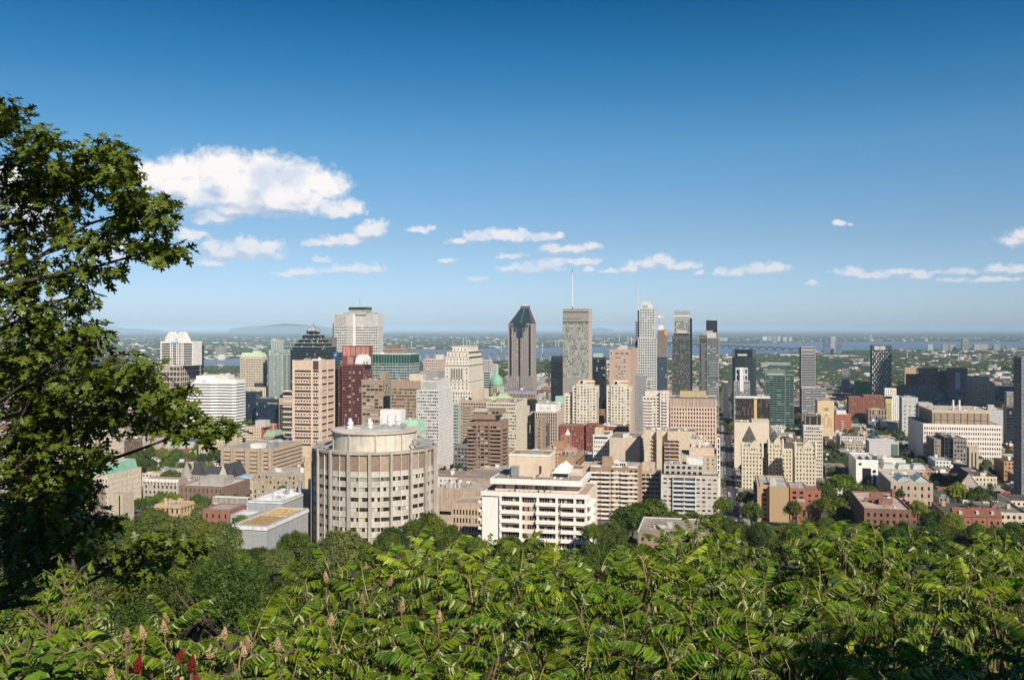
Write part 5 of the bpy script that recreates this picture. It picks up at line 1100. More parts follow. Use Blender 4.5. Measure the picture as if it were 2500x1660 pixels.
xm = b.u(2178); YL = wall((.72, .62, .26), .7); b.vol(0, xm, 0, b.d, 0, b.H-5, YL, G0, 'F', fh=3.3, bw=3.4, ww=.6, wh=.5, D=.6); b.balconies((0, 0), (1, 0), (0, -1), 1, xm-1, [4+3.3*i for i in range(int(b.H/3.3)-3)], 1.3, .9, YL)
b.vol(xm+.1, b.w, 0, b.d, 0, b.H, WH, G0, 'FR', fh=3.6, bw=3.4, ww=.42, wh=.45); b.vol(0, b.w*.75, 8, b.d, b.H-1, b.z(948, v=8), WH, G0, 'F', fh=3.6, bw=4, ww=.5, wh=.4); b.block('penthouse', YL, b.w*.45, b.w*.75, 7.6, 12, b.z(957, v=8), b.z(949, v=8)); b.done()
b = Bld('apartment_block', 'small red brick apartment block with a white balcony stack', 'apartment block', 2038, 2078, 1011, 1500)
b.vol(0, b.w, 0, b.d, 0, b.H, wall((.42, .16, .10)), G0, 'FR', fh=3.2, bw=3, ww=.4, wh=.45); b.balconies((0, 0), (1, 0), (0, -1), b.w*.36, b.w*.56, [3+3.2*i for i in range(7)], 1.2, .9); b.block('penthouse', WH, 3, b.w*.7, 4, 14, b.H-.8, b.H+5); b.clutter(2, b.w-2, 2, b.d-2, b.H-.8, 6, 1.2); b.done()
b = Bld('office_block', 'brown modern block with tall paired slots and a green edged roof', 'office block', 2120, 2166, 999, 1640)
b.vol(0, b.w, 0, b.d, 0, b.H, wall((.34, .24, .18)), GD, 'F', fh=9, bw=4.6, ww=.4, wh=.7); b.block('roof_edge', wall((.40, .62, .20)), b.w*.15, b.w*.6, 1, 8, b.H-.4, b.H+1.2); b.done()
b = Bld('hospital', 'pale grey stone block with a shaded left wall, left of the big white block', 'hospital', 2202, 2241, 970, 1480, xs=2195)
b.vol(0, b.w, 0, b.d, 0, b.H, GRAYL, G0, 'F', fh=6, bw=8, ww=.3, wh=.3, top=4); b.vol(b.w+.1, b.w+20, -4, 20, 0, b.z(982), wall((.46, .45, .43)), G0, 'F', fh=5, bw=2.4, ww=.5, wh=.3, top=3); b.clutter(2, b.w-2, 2, b.d-2, b.H-.8, 7, 1.2); b.done()
# -- big white block
b = Bld('office_block', 'broad white block with rows of square windows and a brown panelled penthouse', 'office block', 2254, 2445, 1036, 1060, xs=2217)
WG = wall((.74, .68, .62), .7, .06, .15); b.vol(0, b.w, 0, b.d, 0, b.H, WG, glass((.02, .012, .015), .2, (.3, .2, .18)), 'FL', fh=5.0, bw=2.35, ww=.55, wh=.50, D=.4, top=2.4, side={'L': {'ww': .03, 'fh': 2.2, 'wh': .9}}, roof=roofm((.40, .36, .33)))
x0, x1 = b.u(2276, 10), b.u(2416, 10); BP = wall((.34, .25, .18), .8); zt = b.z(1003, v=10); b.vol(x0, x1, 10, b.d-3, b.H-.9, zt, BP, roof=roofm((.46, .40, .34)))
b.block('roof_edge', wall((.55, .46, .38)), x0-.2, x1+.2, 9.7, b.d-2.8, zt-2.6, zt-.01)
for i in range(9): b.block('pilaster', wall((.16, .14, .12)), x0+(x1-x0)*(i+.35)/8.6-.3, x0+(x1-x0)*(i+.35)/8.6+.3, 9.5, 9.99, b.H-.5, zt-2.7)
b.block('rail', wall((.16, .14, .12)), x0+2, x1-1, 9.6, 9.9, b.H+3.4, b.H+3.8); b.clutter(x0+3, x1-3, 14, b.d-6, zt-.6, 18, 1.3)
for a in (.42, .53): m = MB(); m.cyl(x0+(x1-x0)*a, 24, 1.0, zt, zt+11, 8); m.build('exhaust_stack', M_WHITE, b.root)
b.clutter(2, b.w-2, 1.5, 7, b.H-.8, 10, .7); b.done()
b = Bld('office_block', 'dark grey glass and stone office block standing before the white block', 'office block', 2306, 2360, 1072, 1000, xs=2283)
b.vol(0, b.u(2327), 2, b.d, 0, b.H+2, DARK, GD, 'FL', fh=3.6, bw=3, ww=.9, wh=.8, D=.2); b.vol(b.u(2327)+.1, b.w, 0, b.d, 0, b.H, wall((.26, .24, .22)), glass((.02, .02, .02), .1), 'FR', fh=4.4, bw=3.4, ww=.6, wh=.55, D=.4); b.clutter(2, b.w-2, 4, b.d-2, b.H+1.2, 7); b.vol(-.1-9, -.15, 5, b.d, 0, b.H-1, wall((.30, .24, .2)), G0, 'FL', fh=3.6, bw=3, ww=.5, wh=.5); b.done()
b = Bld('church_tower', 'square gothic church tower of pale stone with paired lancet windows', 'church tower', 2366, 2389, 1092, 930, d=9)
b.vol(0, b.w, 0, b.d, 0, b.H, wall((.50, .42, .32)), glass((.05, .02, .018), .0, rough=.5), 'FL', fh=17, nb=2, ww=.42, wh=.72, sill=.2, D=.6, top=3, cw=1.0)
m = b.mb('pinnacle', wall((.50, .42, .32)))
for i in range(5): 
    for y in (0, b.d-.9): m.box((b.w-.9)*i/4, (b.w-.9)*i/4+.9, y, y+.9, b.H, b.H+(3 if i in (0, 4) else 1.5))
b.done()
b = Bld('church', 'church nave with a steep dark brown slate roof and pale end gable', 'church', 2330, 2400, 1180, 800, d=48)
b.vol(0, b.w, 0, b.d, 0, b.H-6, wall((.44, .36, .29)), G0, 'FL', fh=8, bw=4, ww=.3, wh=.6); b.mb('roof', wall((.06, .04, .038), .75)).gable(-.8, b.w+.8, .6, b.d, b.H-6.8, b.H+9, 'y'); b.mb('gable_wall', wall((.46, .38, .31))).gable(.5, b.w-.5, -.1, .5, b.H-7, b.H+8, 'y')
b.mb('roof', wall((.06, .04, .038), .75)).gable(-9, b.w*.5, 14, 30, b.H-6.9, b.H+5, 'x'); b.done()
b = Bld('museum', 'white marble museum front with a tall dark portal and round window', 'museum', 2090, 2144, 1122, 850, xs=2072)
b.vol(0, b.w, 0, b.d, 0, b.H, wall((.80, .77, .73), .6, .05, .1), roof=M_ROOFW); b.block('portal_glazing', glass((.02, .02, .025), .1), b.w*.28, b.w*.68, -.08, .3, .5, b.H-7.5); b.block('window', GD, b.w*.12, b.w*.25, -.09, .2, b.H-5, b.H-3); m = MB(); m.cyl(0, 0, 1.4, 0, .4, 16); m.build('round_window', GD, b.root, loc=(b.w*.83, -.02, b.H-10), rot=(R(90), 0, 0)); b.block('window', GD, b.w*.78, b.w*.9, -.1, .2, 1, b.H-13)
m = b.mb('skylight', GGREY)
for i in range(3): m.gable(3+i*6, 7+i*6, 4, 16, b.H-.7, b.H+1.6)
b.block('banner', flat((.7, .45, .08), .6, 0, 'yellow_cloth'), b.w*.5, b.w*.6, -.2, -.1, 2, 6); b.done()
b = Bld('museum', 'long museum wing with three big grey skylights over a brick and stone front', 'museum', 2146, 2255, 1146, 850, d=40)
b.vol(0, b.w, 0, b.d, 0, b.H, wall((.45, .30, .22)), glass((.05, .03, .025), .2), 'F', fh=7, bw=3, ww=.45, wh=.6, roof=M_ROOFW); b.block('cornice', wall((.55, .50, .44)), -.4, b.w+.4, -.5, .3, b.H-2, b.H-.6)
for i in range(3): m = MB(); m.pyr(4+i*12.5, 15+i*12.5, 6, 24, b.H-.7, b.H+3.4, .7, .75); m.build('skylight', wall((.40, .43, .42), .4), b.root)
b.vol(8, b.w*.72, 26, b.d, b.H-1, b.H+5, WH, roof=M_ROOFW); b.done()
b = Bld('museum', 'old classical museum building with long shaded left wall and glass skylights', 'museum', 2175, 2278, 1178, 700, xs=2144)
b.vol(0, b.w, 0, b.d, 0, b.H, wall((.46, .36, .28)), G0, 'FL', fh=5, bw=5, ww=.3, wh=.5, roof=roofm((.5, .47, .44)));
for i in range(2): m = MB(); m.gable(6+i*12, 14+i*12, 10, 30, b.H-.7, b.H+3, 'y'); m.build('skylight', wall((.36, .44, .42), .35), b.root)
for i in range(8): b.mb('solar_panel', wall((.06, .07, .10), .3)).box(b.w*.4+i*1.6, b.w*.4+1.2+i*1.6, 34, 36, b.H-.6, b.H+.3)
b.clutter(3, b.w-3, 3, b.d-3, b.H-.8, 12, .9); b.done()
b = Bld('gallery', 'plain pale grey boxy gallery with a glazed corner', 'gallery', 2122, 2194, 1078, 1080, xs=2113)
b.vol(0, b.w, 0, b.d, 0, b.H, wall((.52, .50, .50), .7, .05, .1), roof=M_ROOFW); b.block('corner_glazing', glass((.08, .12, .10), .2), b.w*.74, b.w*.98, -.06, .3, 1, b.H-2.5); b.block('mullion', WH, b.w*.73, b.w*.985, -.1, -.05, b.H-2.4, b.H-2); b.done()
b = Bld('apartment_block', 'wide flat-roofed brown brick building with low rooftop boxes near the treetops', 'apartment block', 2110, 2225, 1242, 490, d=54)
b.vol(0, b.w, 0, b.d, 0, b.H, wall((.22, .12, .09)), G0, 'FL', fh=3.2, bw=3, ww=.4, wh=.5, roof=roofm((.48, .38, .31)));
for (x0, x1, y0, y1, h) in ((.32, .62, .55, .62, 2.4), (.3, .7, .38, .42, 1.4), (.42, .72, .3, .36, 2.2), (.15, .55, .45, .48, 1.2), (.86, .93, .7, .8, 3.5)): b.block('penthouse', wall((.26, .13, .10)), b.w*x0, b.w*x1, b.d*y0, b.d*y1, b.H-.8, b.H+h)
b.clutter(b.w*.3, b.w-3, 3, b.d-5, b.H-.8, 12, .6); b.done()
for i, (xl, xr, yt, Y, lab) in enumerate(((2330, 2372, 1253, 545, 'red-roofed terrace house nearest the flat brown building'), (2374, 2409, 1253, 545, 'middle terrace house of the red-roofed row'), (2411, 2446, 1254, 545, 'rightmost terrace house of the red-roofed row'))):
    b = Bld('terrace_house', lab, 'house', xl, xr, yt, Y, d=12, group='red-roofed terrace houses'); b.vol(0, b.w, 0, b.d, 0, b.H-2, wall((.30, .14, .10)), G0, 'FR', fh=3, bw=2.6, ww=.4, wh=.5, par=.4); b.mb('roof', wall((.20, .085, .06), .85)).gable(-.2, b.w+.2, -.3, b.d+.3, b.H-2, b.H+2.4, 'x'); b.block('chimney', BRICK, b.w*.9, b.w*.98, 5, 6.2, b.H, b.H+3.4); b.block('dormer', wall((.5, .45, .4)), b.w*.3, b.w*.5, 1.2, 4, b.H-1, b.H+1); b.done()
b = Bld('office_tower', 'brown-grey office tower with grid windows and flat penthouse at far right', 'office tower', 2374, 2429, 934, 2100, xs=2357)
b.vol(0, b.w, 0, b.d, 0, b.H, wall((.36, .29, .22)), GD, 'FL', fh=4.0, bw=3.5, ww=.72, wh=.46, top=3); b.vol(b.w*.02, b.w*.8, 6, b.d-3, b.H-.9, b.z(921, v=6), wall((.30, .27, .24))); b.done()
b = Bld('office_block', 'pale grey ribbed office block behind the right end of the big white block', 'office block', 2410, 2449, 1000, 1330)
b.vol(0, b.w, 0, b.d, 0, b.H, wall((.48, .47, .47)), roof=M_ROOFD); m = b.mb('ledge', wall((.36, .36, .36)))
for i in range(12): m.box(-.1, b.w+.1, -.15, .1, 4+4*i, 4.3+4*i)
b.block('penthouse', GRAYL, 2, b.w*.5, 4, 12, b.H-.8, b.H+6); b.done()
b = Bld('office_tower', 'dark blue-black glass block near the right edge', 'office tower', 2456, 2492, 995, 1200)
b.vol(0, b.w, 0, b.d, 0, b.H, DARK, GD, 'FL', fh=3.8, bw=3, ww=.9, wh=.8, D=.2); b.done()
b = Bld('apartment_block', 'small glass-faced block above the dark block near the right edge', 'apartment block', 2458, 2490, 957, 1500)
b.vol(0, b.w, 0, b.d, 0, b.H, wall((.34, .30, .28)), GGREY, 'F', fh=3.6, bw=3, ww=.7, wh=.6); b.done()
b = Bld('apartment_tower', 'tall grey concrete tower cut by the right edge of the photo', 'apartment tower', 2494, 2560, 872, 700, d=20)
b.vol(0, b.w, 0, b.d, 0, b.H, wall((.24, .23, .23)), G0, 'FL', fh=3, bw=3, ww=.4, wh=.4); b.done()
# -- checkered tower
b = Bld('apartment_tower', 'dark tower checkered with white panels in a broken pattern', 'apartment tower', 2129, 2177, 843, 2300, xs=2124)
CK = wall((.07, .08, .09), .5); b.vol(0, b.w, 0, b.d, 0, b.H, CK, GD, 'FL', fh=3.1, bw=3.5, ww=.9, wh=.75, D=.3, top=12)
m = b.mb('white_panel', WH); n = int((b.H-16)/3.1)
for i in range(n):
    for j in range(11):
        if (i//2+j) % 2 == 0 and random.random() < .9: m.box(b.w*(j+.1)/11.+.2, b.w*(j+.6)/11., -1.0, .0, 4+3.1*i, 4+3.1*i+(2.9 if random.random() < .7 else 1.2))
for k in range(2): b.block('crown_panel', GRAYL, b.w*(.12+.3*k), b.w*(.38+.3*k), -.3, -.05, b.H-11, b.H-2)
b.done()
# -- middle ground, right of the round tower
b = Bld('apartment_tower', 'brown concrete apartment tower wrapped in balconies with a chunky crown', 'apartment tower', 1141, 1224, 1030, 800, xs=1241)
BC = wall((.30, .21, .155), .9, .2, .25); b.vol(0, b.w, 0, b.d, 0, b.H, BC, glass((.02, .02, .02), .5, (.50, .46, .40)), 'FR', fh=3.15, bw=3.4, ww=.86, wh=.6, D=.8, top=3)
zl = [b.H-6.2-3.15*i for i in range(int((b.H-8)/3.15))]
b.balconies((0, 0), (1, 0), (0, -1), .3, b.w*.25, zl, 1.5, .9, BC); b.balconies((0, 0), (1, 0), (0, -1), b.w*.68, b.w-.2, zl, 1.5, .9, BC); b.balconies((b.w, 0), (0, 1), (1, 0), b.d*.25, b.d*.75, zl, 1.5, .9, BC)
for x in (.27, .29, .64, .66): b.mb('pier', BC).box(b.w*x, b.w*x+.6, -.5, .1, 0, b.H)
b.block('crown', BC, b.u(1153), b.u(1208), -.5, b.d-2, b.H+2, b.z(1012)); b.block('crown', BC, b.u(1158), b.u(1205), 1, b.d-3, b.H-1, b.H+2.1)
b.vol(b.u(1190, 1), b.u(1220, 1), 1, b.d-3, b.z(1012)-.3, b.z(1001), BC, GLIT, 'F', fh=3.5, bw=3, ww=.8, wh=.5, top=.6); m = b.mb('pergola', WH)
for i in range(8): m.box(b.w*(.1+.06*i), b.w*(.1+.06*i)+.3, 2, b.d-4, b.z(1012)+2.4, b.z(1012)+2.8)
b.done()
b = Bld('office_tower', 'pale stone office tower with green-tinted windows and a set-back top', 'office tower', 1191, 1262, 1001, 1050, xs=1293)
PO = wall((.60, .54, .44)); b.vol(0, b.w, 0, b.d, 0, b.H, PO, glass((.05, .07, .05), .55, (.44, .50, .36)), 'FR', fh=3.5, bw=2.4, ww=.82, wh=.5, D=.35, top=1.2)
b.vol(-3, b.w*.92, 6, b.d-2, b.H-1, b.z(982, v=6), PO, G0, 'FR', fh=3.5, bw=2.4, ww=.7, wh=.5, D=.35, top=1.4); b.block('penthouse', wall((.38, .32, .27)), b.w*.2, b.w*.65, 10, 22, b.z(982, v=6)-.8, b.z(974, v=10)); b.clutter(4, b.w-4, 10, b.d-5, b.z(982, v=6)-.8, 5, 1); b.done()
b = Bld('office_block', 'grey lattice office block tucked behind the pale stone tower', 'office block', 1295, 1312, 1006, 1120)
b.vol(0, b.w, 0, b.d, 0, b.H, wall((.52, .48, .42)), G0, 'FR', fh=3.6, bw=2, ww=.6, wh=.6, D=.5); b.done()
b = Bld('apartment_tower', 'tan apartment slab with a tall blank chimney block on its roof', 'apartment tower', 1122, 1188, 976, 1120)
b.vol(0, b.w, 0, b.d, 0, b.H, wall((.46, .38, .29)), G0, 'FR', fh=3.3, bw=3, ww=.7, wh=.55, D=.5, top=3.5, fin=.2); b.balconies((0, 0), (1, 0), (0, -1), b.w*.15, b.w*.45, [5+3.3*i for i in range(int(b.H/3.3)-3)], 1.2, .9, wall((.40, .33, .26))); b.block('penthouse', wall((.58, .48, .38)), b.w*.42, b.w*.82, 4, 14, b.H-.8, b.z(946)); b.block('side_wall', wall((.78, .74, .68)), -4, -.1, 1, 12, 0, b.H-10)
b.clutter(2, b.w-2, 2, b.d-2, b.H-.8, 8, 1.2); b.done()
b = Bld('office_block', 'long shaded low block between the towers', 'building', 1108, 1142, 1088, 930, d=18, taken=False)
b.vol(0, b.w, 0, b.d, 0, b.H, wall((.20, .19, .19)), GD, 'F', fh=3.6, bw=3, ww=.7, wh=.5); b.done()
b = Bld('office_block', 'office block with close brown fins under a blank white top', 'office block', 1306, 1361, 1005, 1080, xs=1378)
b.vol(0, b.w, 0, b.d, 0, b.H, wall((.50, .42, .35)), GD, 'F', fh=3.6, bw=2.4, ww=.6, wh=.8, sill=.1, D=.5, top=1.5, fin=.3); zt = b.z(986, v=1); b.vol(.8, b.w*.92, 1, b.d*.7, b.H-1, zt, WH, roof=roofm((.34, .31, .28)))
for x in (.2, .5): b.block('vent', GRAYL, b.w*x, b.w*x+4, .85, 1.02, zt-6, zt-3.5)
b.clutter(3, b.w*.8, 3, b.d*.6, zt-.8, 8, 1.2); b.done()
b = Bld('office_block', 'slender tan brick block with one dark window column', 'office block', 1307, 1324, 1022, 950, d=20)
b.vol(0, b.w, 0, b.d, 0, b.H, wall((.36, .27, .20)), G0, 'F', fh=3.5, bw=1.4, ww=.6, wh=.6, cw=2.2); b.done()
b = Bld('office_block', 'dark brown block next to the slender tan brick block', 'office block', 1325, 1338, 1034, 1000)
b.vol(0, b.w, 0, b.d, 0, b.H, wall((.14, .11, .10)), GD, 'F', fh=3.5, bw=3, ww=.7, wh=.5); b.done()
b = Bld('club_building', 'flat roofed hall with a pale green rooftop box behind the cream towers', 'hall', 1330, 1374, 985, 1250); b.vol(0, b.w, 0, b.d, 0, b.H, wall((.50, .45, .40)), G0, 'F', fh=4, bw=3, ww=.5, wh=.5); b.block('penthouse', wall((.36, .56, .46)), b.w*.55, b.w*.98, 6, 16, b.H-.8, b.H+9); b.done()
# twin cream towers
def twin(label, xl, xr, gl, gr, yt, yg, lw=None):
    b = Bld('apartment_tower', label, 'apartment tower', xl, xr, yt, 1120, d=26, group='twin cream gabled towers')
    b.vol(0, b.w, 0, b.d, 0, b.H, PALE, glass((.03, .035, .03), .35, (.44, .44, .36)), 'FR', fh=3.3, bw=4.6, ww=.56, wh=.5, D=.4, top=1.6); x0, x1 = b.u(gl, -1), b.u(gr, -1)
    gx = wall((.66, .54, .40)); zg = b.z(yg); b.vol(x0+1, x1-2.5, -1.2, 12, 0, b.H+3, PALE, glass((.03, .035, .03), .35, (.44, .44, .36)), 'F', fh=3.3, bw=3.6, ww=.5, wh=.5, D=.4, top=2)
    b.block('penthouse', gx, x0+3, x1, 4, 20, b.H-1, zg); m = b.mb('roof', wall((.62, .46, .32))); m.pyr(x0+2, x1+1, 3, 21, zg+.02, zg+2.4, .8, .7)
    m = MB(); xm_ = (x0+x1)/2-2; m.gable(xm_-6, xm_+5, -1.6, 6, b.H+3.1, zg+1.5); m.build('gable', PALE, b.root); m = MB(); m.cyl(0, 0, 1.6, 0, .3, 12); m.build('fan_window', GD, b.root, loc=(xm_-.5, -1.62, b.H+5), rot=(R(90), 0, 0)); b.block('penthouse', M_STEEL, xm_-1, xm_+5, 10, 16, zg+2, zg+4.5)
    b.balconies((b.w, 0), (0, 1), (1, 0), 3, 9, [5+3.3*i for i in range(int(b.H/3.3)-2)], 1.6, 1, wall((.46, .38, .30)))
    if lw: b.vol(b.u(lw[0], 4), -.1, 4, 24, 0, b.z(lw[1], v=4), PALE, G0, 'F', fh=3.3, bw=4.6, ww=.56, wh=.5, D=.4, top=3)
    b.done()
twin('left one of the twin cream residential towers with pointed gables', 1398, 1456, 1405, 1446, 943, 934, (1378, 961)); twin('right one of the twin cream residential towers with pointed gables', 1481, 1539, 1489, 1530, 945, 934)
b = Bld('apartment_tower', 'grey blank-walled slab with balcony stacks on both edges', 'apartment tower', 1551, 1577, 918, 1230, d=20)
b.vol(0, b.w, 0, b.d, 0, b.H, wall((.26, .26, .27)), G0, 'R', fh=3.1, bw=3, ww=.7, wh=.5); zl = [4+3.1*i for i in range(int(b.H/3.1)-2)]
b.balconies((0, 0), (1, 0), (0, -1), 0, 2.4, zl, 1.2, .8, GRAYL); b.vol(b.w+.05, b.w+7, 4, 18, 0, b.H-4, GRAYL, G0, 'F', fh=3.1, bw=4, ww=.7, wh=.5); b.balconies((b.w, 4), (1, 0), (0, -1), .5, 6.5, zl[:-2], 1.3, .8, WH); b.clutter(2, b.w-1, 2, 14, b.H-.8, 4, 1); b.done()
b = Bld('apartment_tower', 'cream white apartment tower with stacked balconies left of the pinstriped block', 'apartment tower', 1569, 1631, 967, 1020)
CW = wall((.70, .62, .55)); b.vol(0, b.w*.68, 0, b.d, 0, b.H, CW, G0, 'F', fh=3.2, bw=3.4, ww=.6, wh=.5, D=.4, top=1.5); b.vol(b.w*.68+.05, b.w, -1.5, b.d, 0, b.z(955), CW, G0, 'FR', fh=3.2, bw=3.4, ww=.35, wh=.4, D=.4)
b.block('penthouse', CW, b.w*.08, b.w*.66, 4, b.d-3, b.H-.8, b.z(955)-.4); zl = [b.H-6-3.2*i for i in range(14)]; b.balconies((0, 0), (1, 0), (0, -1), 1, b.w*.4, zl, 1.3, .9, CW); b.balconies((b.w*.68, -1.5), (1, 0), (0, -1), 2.4, b.w*.22+2, zl, 1.4, .9, CW); b.clutter(3, b.w*.6, 6, b.d-5, b.z(955)-.4, 4, .8); b.done()
b = Bld('office_block', 'cream pinstriped office block with close vertical fins and a gold rooftop box', 'office block', 1636, 1748, 970, 1075, d=34)
PS = wall((.66, .50, .40), .8, .08, .15); zb = b.z(994)
b.vol(0, b.w, 0, b.d, 0, zb, PS, GD, 'FR', fh=4.4, bw=3.05, ww=.52, wh=.56, D=.5, top=.6, fin=.35); b.vol(0, b.w, .3, b.d, zb-.9, b.H, PS, glass((.20, .18, .15), .7, (.46, .42, .34)), 'FR', fh=9.5, bw=1.52, ww=.55, wh=.9, sill=.04, D=.4, top=.6, fin=.2)
b.block('penthouse', wall((.52, .40, .22), .6), b.u(1660, 6), b.u(1724, 6), 6, 24, b.H-.9, b.z(956, v=6)); b.clutter(2, b.w-2, 2, b.d-3, b.H-.8, 12, .8); m = b.mb('ledge', M_STEEL); m.box(-1, b.w+1, -.8, .1, b.H-.2, b.H+.3); b.done()
# brick rows and low blocks
b = Bld('apartment_block', 'dark red brick row of old apartments below the left cream tower', 'apartment block', 1366, 1430, 1038, 1080); b.vol(0, b.w, 0, b.d, 0, b.H, wall((.26, .09, .07)), G0, 'FR', fh=3.4, bw=2.6, ww=.4, wh=.5, D=.3); b.clutter(2, b.w-2, 2, b.d-2, b.H-.8, 4, 1.2); b.done()
b = Bld('apartment_block', 'taller dark red brick block in the middle of the old brick row', 'apartment block', 1431, 1457, 1034, 1070); b.vol(0, b.w, 0, b.d, 0, b.H, wall((.24, .08, .06)), G0, 'FR', fh=3.4, bw=2.6, ww=.4, wh=.5, D=.3); b.done()
b = Bld('apartment_block', 'red brick block with a white rooftop awning below the right cream tower', 'apartment block', 1459, 1532, 1040, 1085); b.vol(0, b.w, 0, b.d, 0, b.H, wall((.27, .10, .075)), G0, 'FR', fh=3.4, bw=2.6, ww=.4, wh=.5, D=.3); b.block('awning', WH, b.w*.3, b.w*.7, -.5, 4, b.H-.4, b.H+.6); b.clutter(2, b.w-2, 4, b.d-2, b.H-.8, 6, 1.2); b.done()
b = Bld('apartment_tower', 'small red brick tower between the two cream towers', 'apartment block', 1456, 1475, 1000, 1190); b.vol(0, b.w, 0, b.d, 0, b.H, wall((.32, .15, .11)), G0, 'FR', fh=3.2, bw=2.6, ww=.4, wh=.5); b.done()
b = Bld('office_block', 'white office block with tiny dark square windows and a tan rooftop box', 'office block', 1448, 1485, 1061, 900, xs=1496)
b.vol(0, b.w, 0, b.d, 0, b.H, WH, GD, 'FR', fh=4.2, bw=1.7, ww=.5, wh=.45, D=.3, top=5); b.block('penthouse', wall((.60, .50, .33)), 1, b.w*.6, 6, 14, b.H-.8, b.z(1046)); b.block('window', GD, 1, b.w-.5, -.03, .2, b.H-3.8, b.H-2); b.done()
b = Bld('parking_garage', 'cream concrete garage with slanted ramps on its right side', 'parking garage', 1488, 1562, 1068, 860, xs=1572)
b.vol(0, b.w, 0, b.d, 0, b.H, wall((.58, .48, .38)), roof=roofm((.24, .21, .19)), par=.6); m = b.mb('ramp', wall((.62, .52, .42)))
for i in range(9): m.hexa([(b.w+.1, 1, b.H-4-3*i), (b.w+1.6, 1, b.H-4-3*i), (b.w+1.6, b.d, b.H-1.5-3*i), (b.w+.1, b.d, b.H-1.5-3*i), (b.w+.1, 1, b.H-3-3*i), (b.w+1.6, 1, b.H-3-3*i), (b.w+1.6, b.d, b.H-.5-3*i), (b.w+.1, b.d, b.H-.5-3*i)])
b.block('penthouse', M_WHITE, b.w*.42, b.w*.62, 6, 12, b.H-.8, b.H+2.4); b.clutter(2, b.w-2, 3, b.d-3, b.H-.6, 6, .8); b.done()
b = Bld('apartment_block', 'cream building with two deep shadowed slots and brown banded windows', 'apartment block', 1573, 1697, 1052, 830, d=30)
CC = wall((.62, .52, .40)); zz_ = b.H
segs = [(1573, 1584, 0), (1603, 1616, 0), (1630, 1697, 0)]
for i, (a, c, y) in enumerate(segs):
    if i == 2: b.vol(b.u(a), b.u(c), 0, b.d, 0, zz_, CC, glass((.03, .02, .02), .3), '', par=.7)
    else: b.vol(b.u(a), b.u(c), 0, b.d, 0, zz_+(1 if i == 0 else 0), CC, par=.7)
b.vol(b.u(1584)+.1, b.u(1630)-.1, 6, b.d, 0, zz_-.5, CC, par=.7)
b.balconies((b.u(1590), 6), (1, 0), (0, -1), 0, 3.6, [zz_-9-3.3*i for i in range(9)], 1.6, 1, CC)
m = b.mb('band', wall((.18, .09, .07), .8)); x0, x1 = b.u(1622), b.u(1656)
m.box(x0, x1, -.12, .02, 1, zz_-8)
for i in range(11):
    z_ = zz_-9-3.3*i; b.mb('ledge', CC).box(x0, x1, -.35, -.1, z_-1.9, z_-1.0)
    for j in range(3):
        for k in range(3): b.win((x0, 0), (1, 0), (0, -1), 1+4.2*j+1.1*k, 1.9+4.2*j+1.1*k, .14, z_-.8, z_+.4, G0)
b.clutter(2, b.w-2, 5, b.d-2, zz_-.7, 14, 1.0); b.done()
b = Bld('apartment_block', 'tan stepped building covered in rooftop ducts beside the street corner', 'apartment block', 1660, 1748, 1112, 760, d=34)
b.vol(0, b.w, 0, b.d, 0, b.H, wall((.52, .42, .30)), G0, 'F', fh=3.3, bw=4, ww=.3, wh=.4, roof=M_ROOFL); b.vol(b.w*.25, b.w*.95, 8, b.d-2, b.H-1, b.z(1092, v=8), wall((.60, .46, .36)), roof=M_ROOFL); b.vol(b.w*.30, b.w*.62, 14, b.d-4, b.z(1092, v=8)-1, b.z(1072, v=14), wall((.64, .54, .46)), roof=M_ROOFL)
b.clutter(b.w*.3, b.w-3, 10, b.d-4, b.z(1092, v=8)-.6, 16, 1.2); b.clutter(b.w*.3, b.w*.6, 15, b.d-6, b.z(1072, v=14)-.6, 8, 1.2); b.done()
b = Bld('apartment_block', 'slim green-glazed white edge block at the street, many stacked bays', 'apartment block', 1750, 1758, 1068, 770, d=26)
b.vol(0, b.w, 0, b.d, 0, b.H, WH, GGRN, 'FR', fh=4, bw=2.6, ww=.8, wh=.7, D=.3); b.done()
# brown and white apartment slab
b = Bld('apartment_block', 'apartment slab with alternating white balcony bands and brown brick windows', 'apartment block', 1441, 1560, 1137, 610, d=20)
BB = wall((.36, .24, .16)); TS = wall((.58, .43, .29)); fhh = 11.05/F*b.Yc
b.vol(0, b.w, 0, b.d, 0, b.H, BB, glass((.02, .02, .02), .35, (.5, .48, .44)), 'F', fh=fhh, bw=2.9, ww=.55, wh=.5, sill=.1, D=.3, top=1.4, par=.6, roof=M_ROOFL)
b.vol(b.u(1419, 6), -.1, 6, b.d, 0, b.H-.5, TS, par=.6, roof=M_ROOFL); b.mb('side_wall', wall((.40, .25, .16))).box(b.w+.02, b.w+.3, 0, b.d, 0, b.H-1)
zl = [b.H-1.4-fhh*i for i in range(1, 12)]; wb = wall((.76, .70, .62), .7)
for i, z_ in enumerate([b.H-.2]+zl):
    m = b.mb('white_band', wb); m.box(b.w*.44, b.w*.66, -.30, -.01, z_-.9, z_+.35); m.box(b.w*.78, b.w*.97, -.30, -.01, z_-.9, z_+.35); m.box(.3, b.w*.22, -.3, -.01, z_-.9, z_+.3) if i == 0 else None
for (a, c) in ((0.0, .20), (.22, .42), (.63, .80)): b.balconies((0, 0), (1, 0), (0, -1), b.w*a, b.w*c, [z_-.6 for z_ in zl], 1.6, 1.0, wb)
b.block('penthouse', wall((.36, .25, .17)), b.w*.22, b.w*.42, 6, 11, b.H-.6, b.H+4.6); b.vol(b.w*.58, b.w*.74, 2, 6, b.H-.6, b.H+2.0, WH, GD, 'F', fh=2.6, bw=1.2, ww=.8, wh=.7, sill=.15, top=.2); b.clutter(2, b.w-4, 6, b.d-2, b.H-.5, 18, .75); b.done()
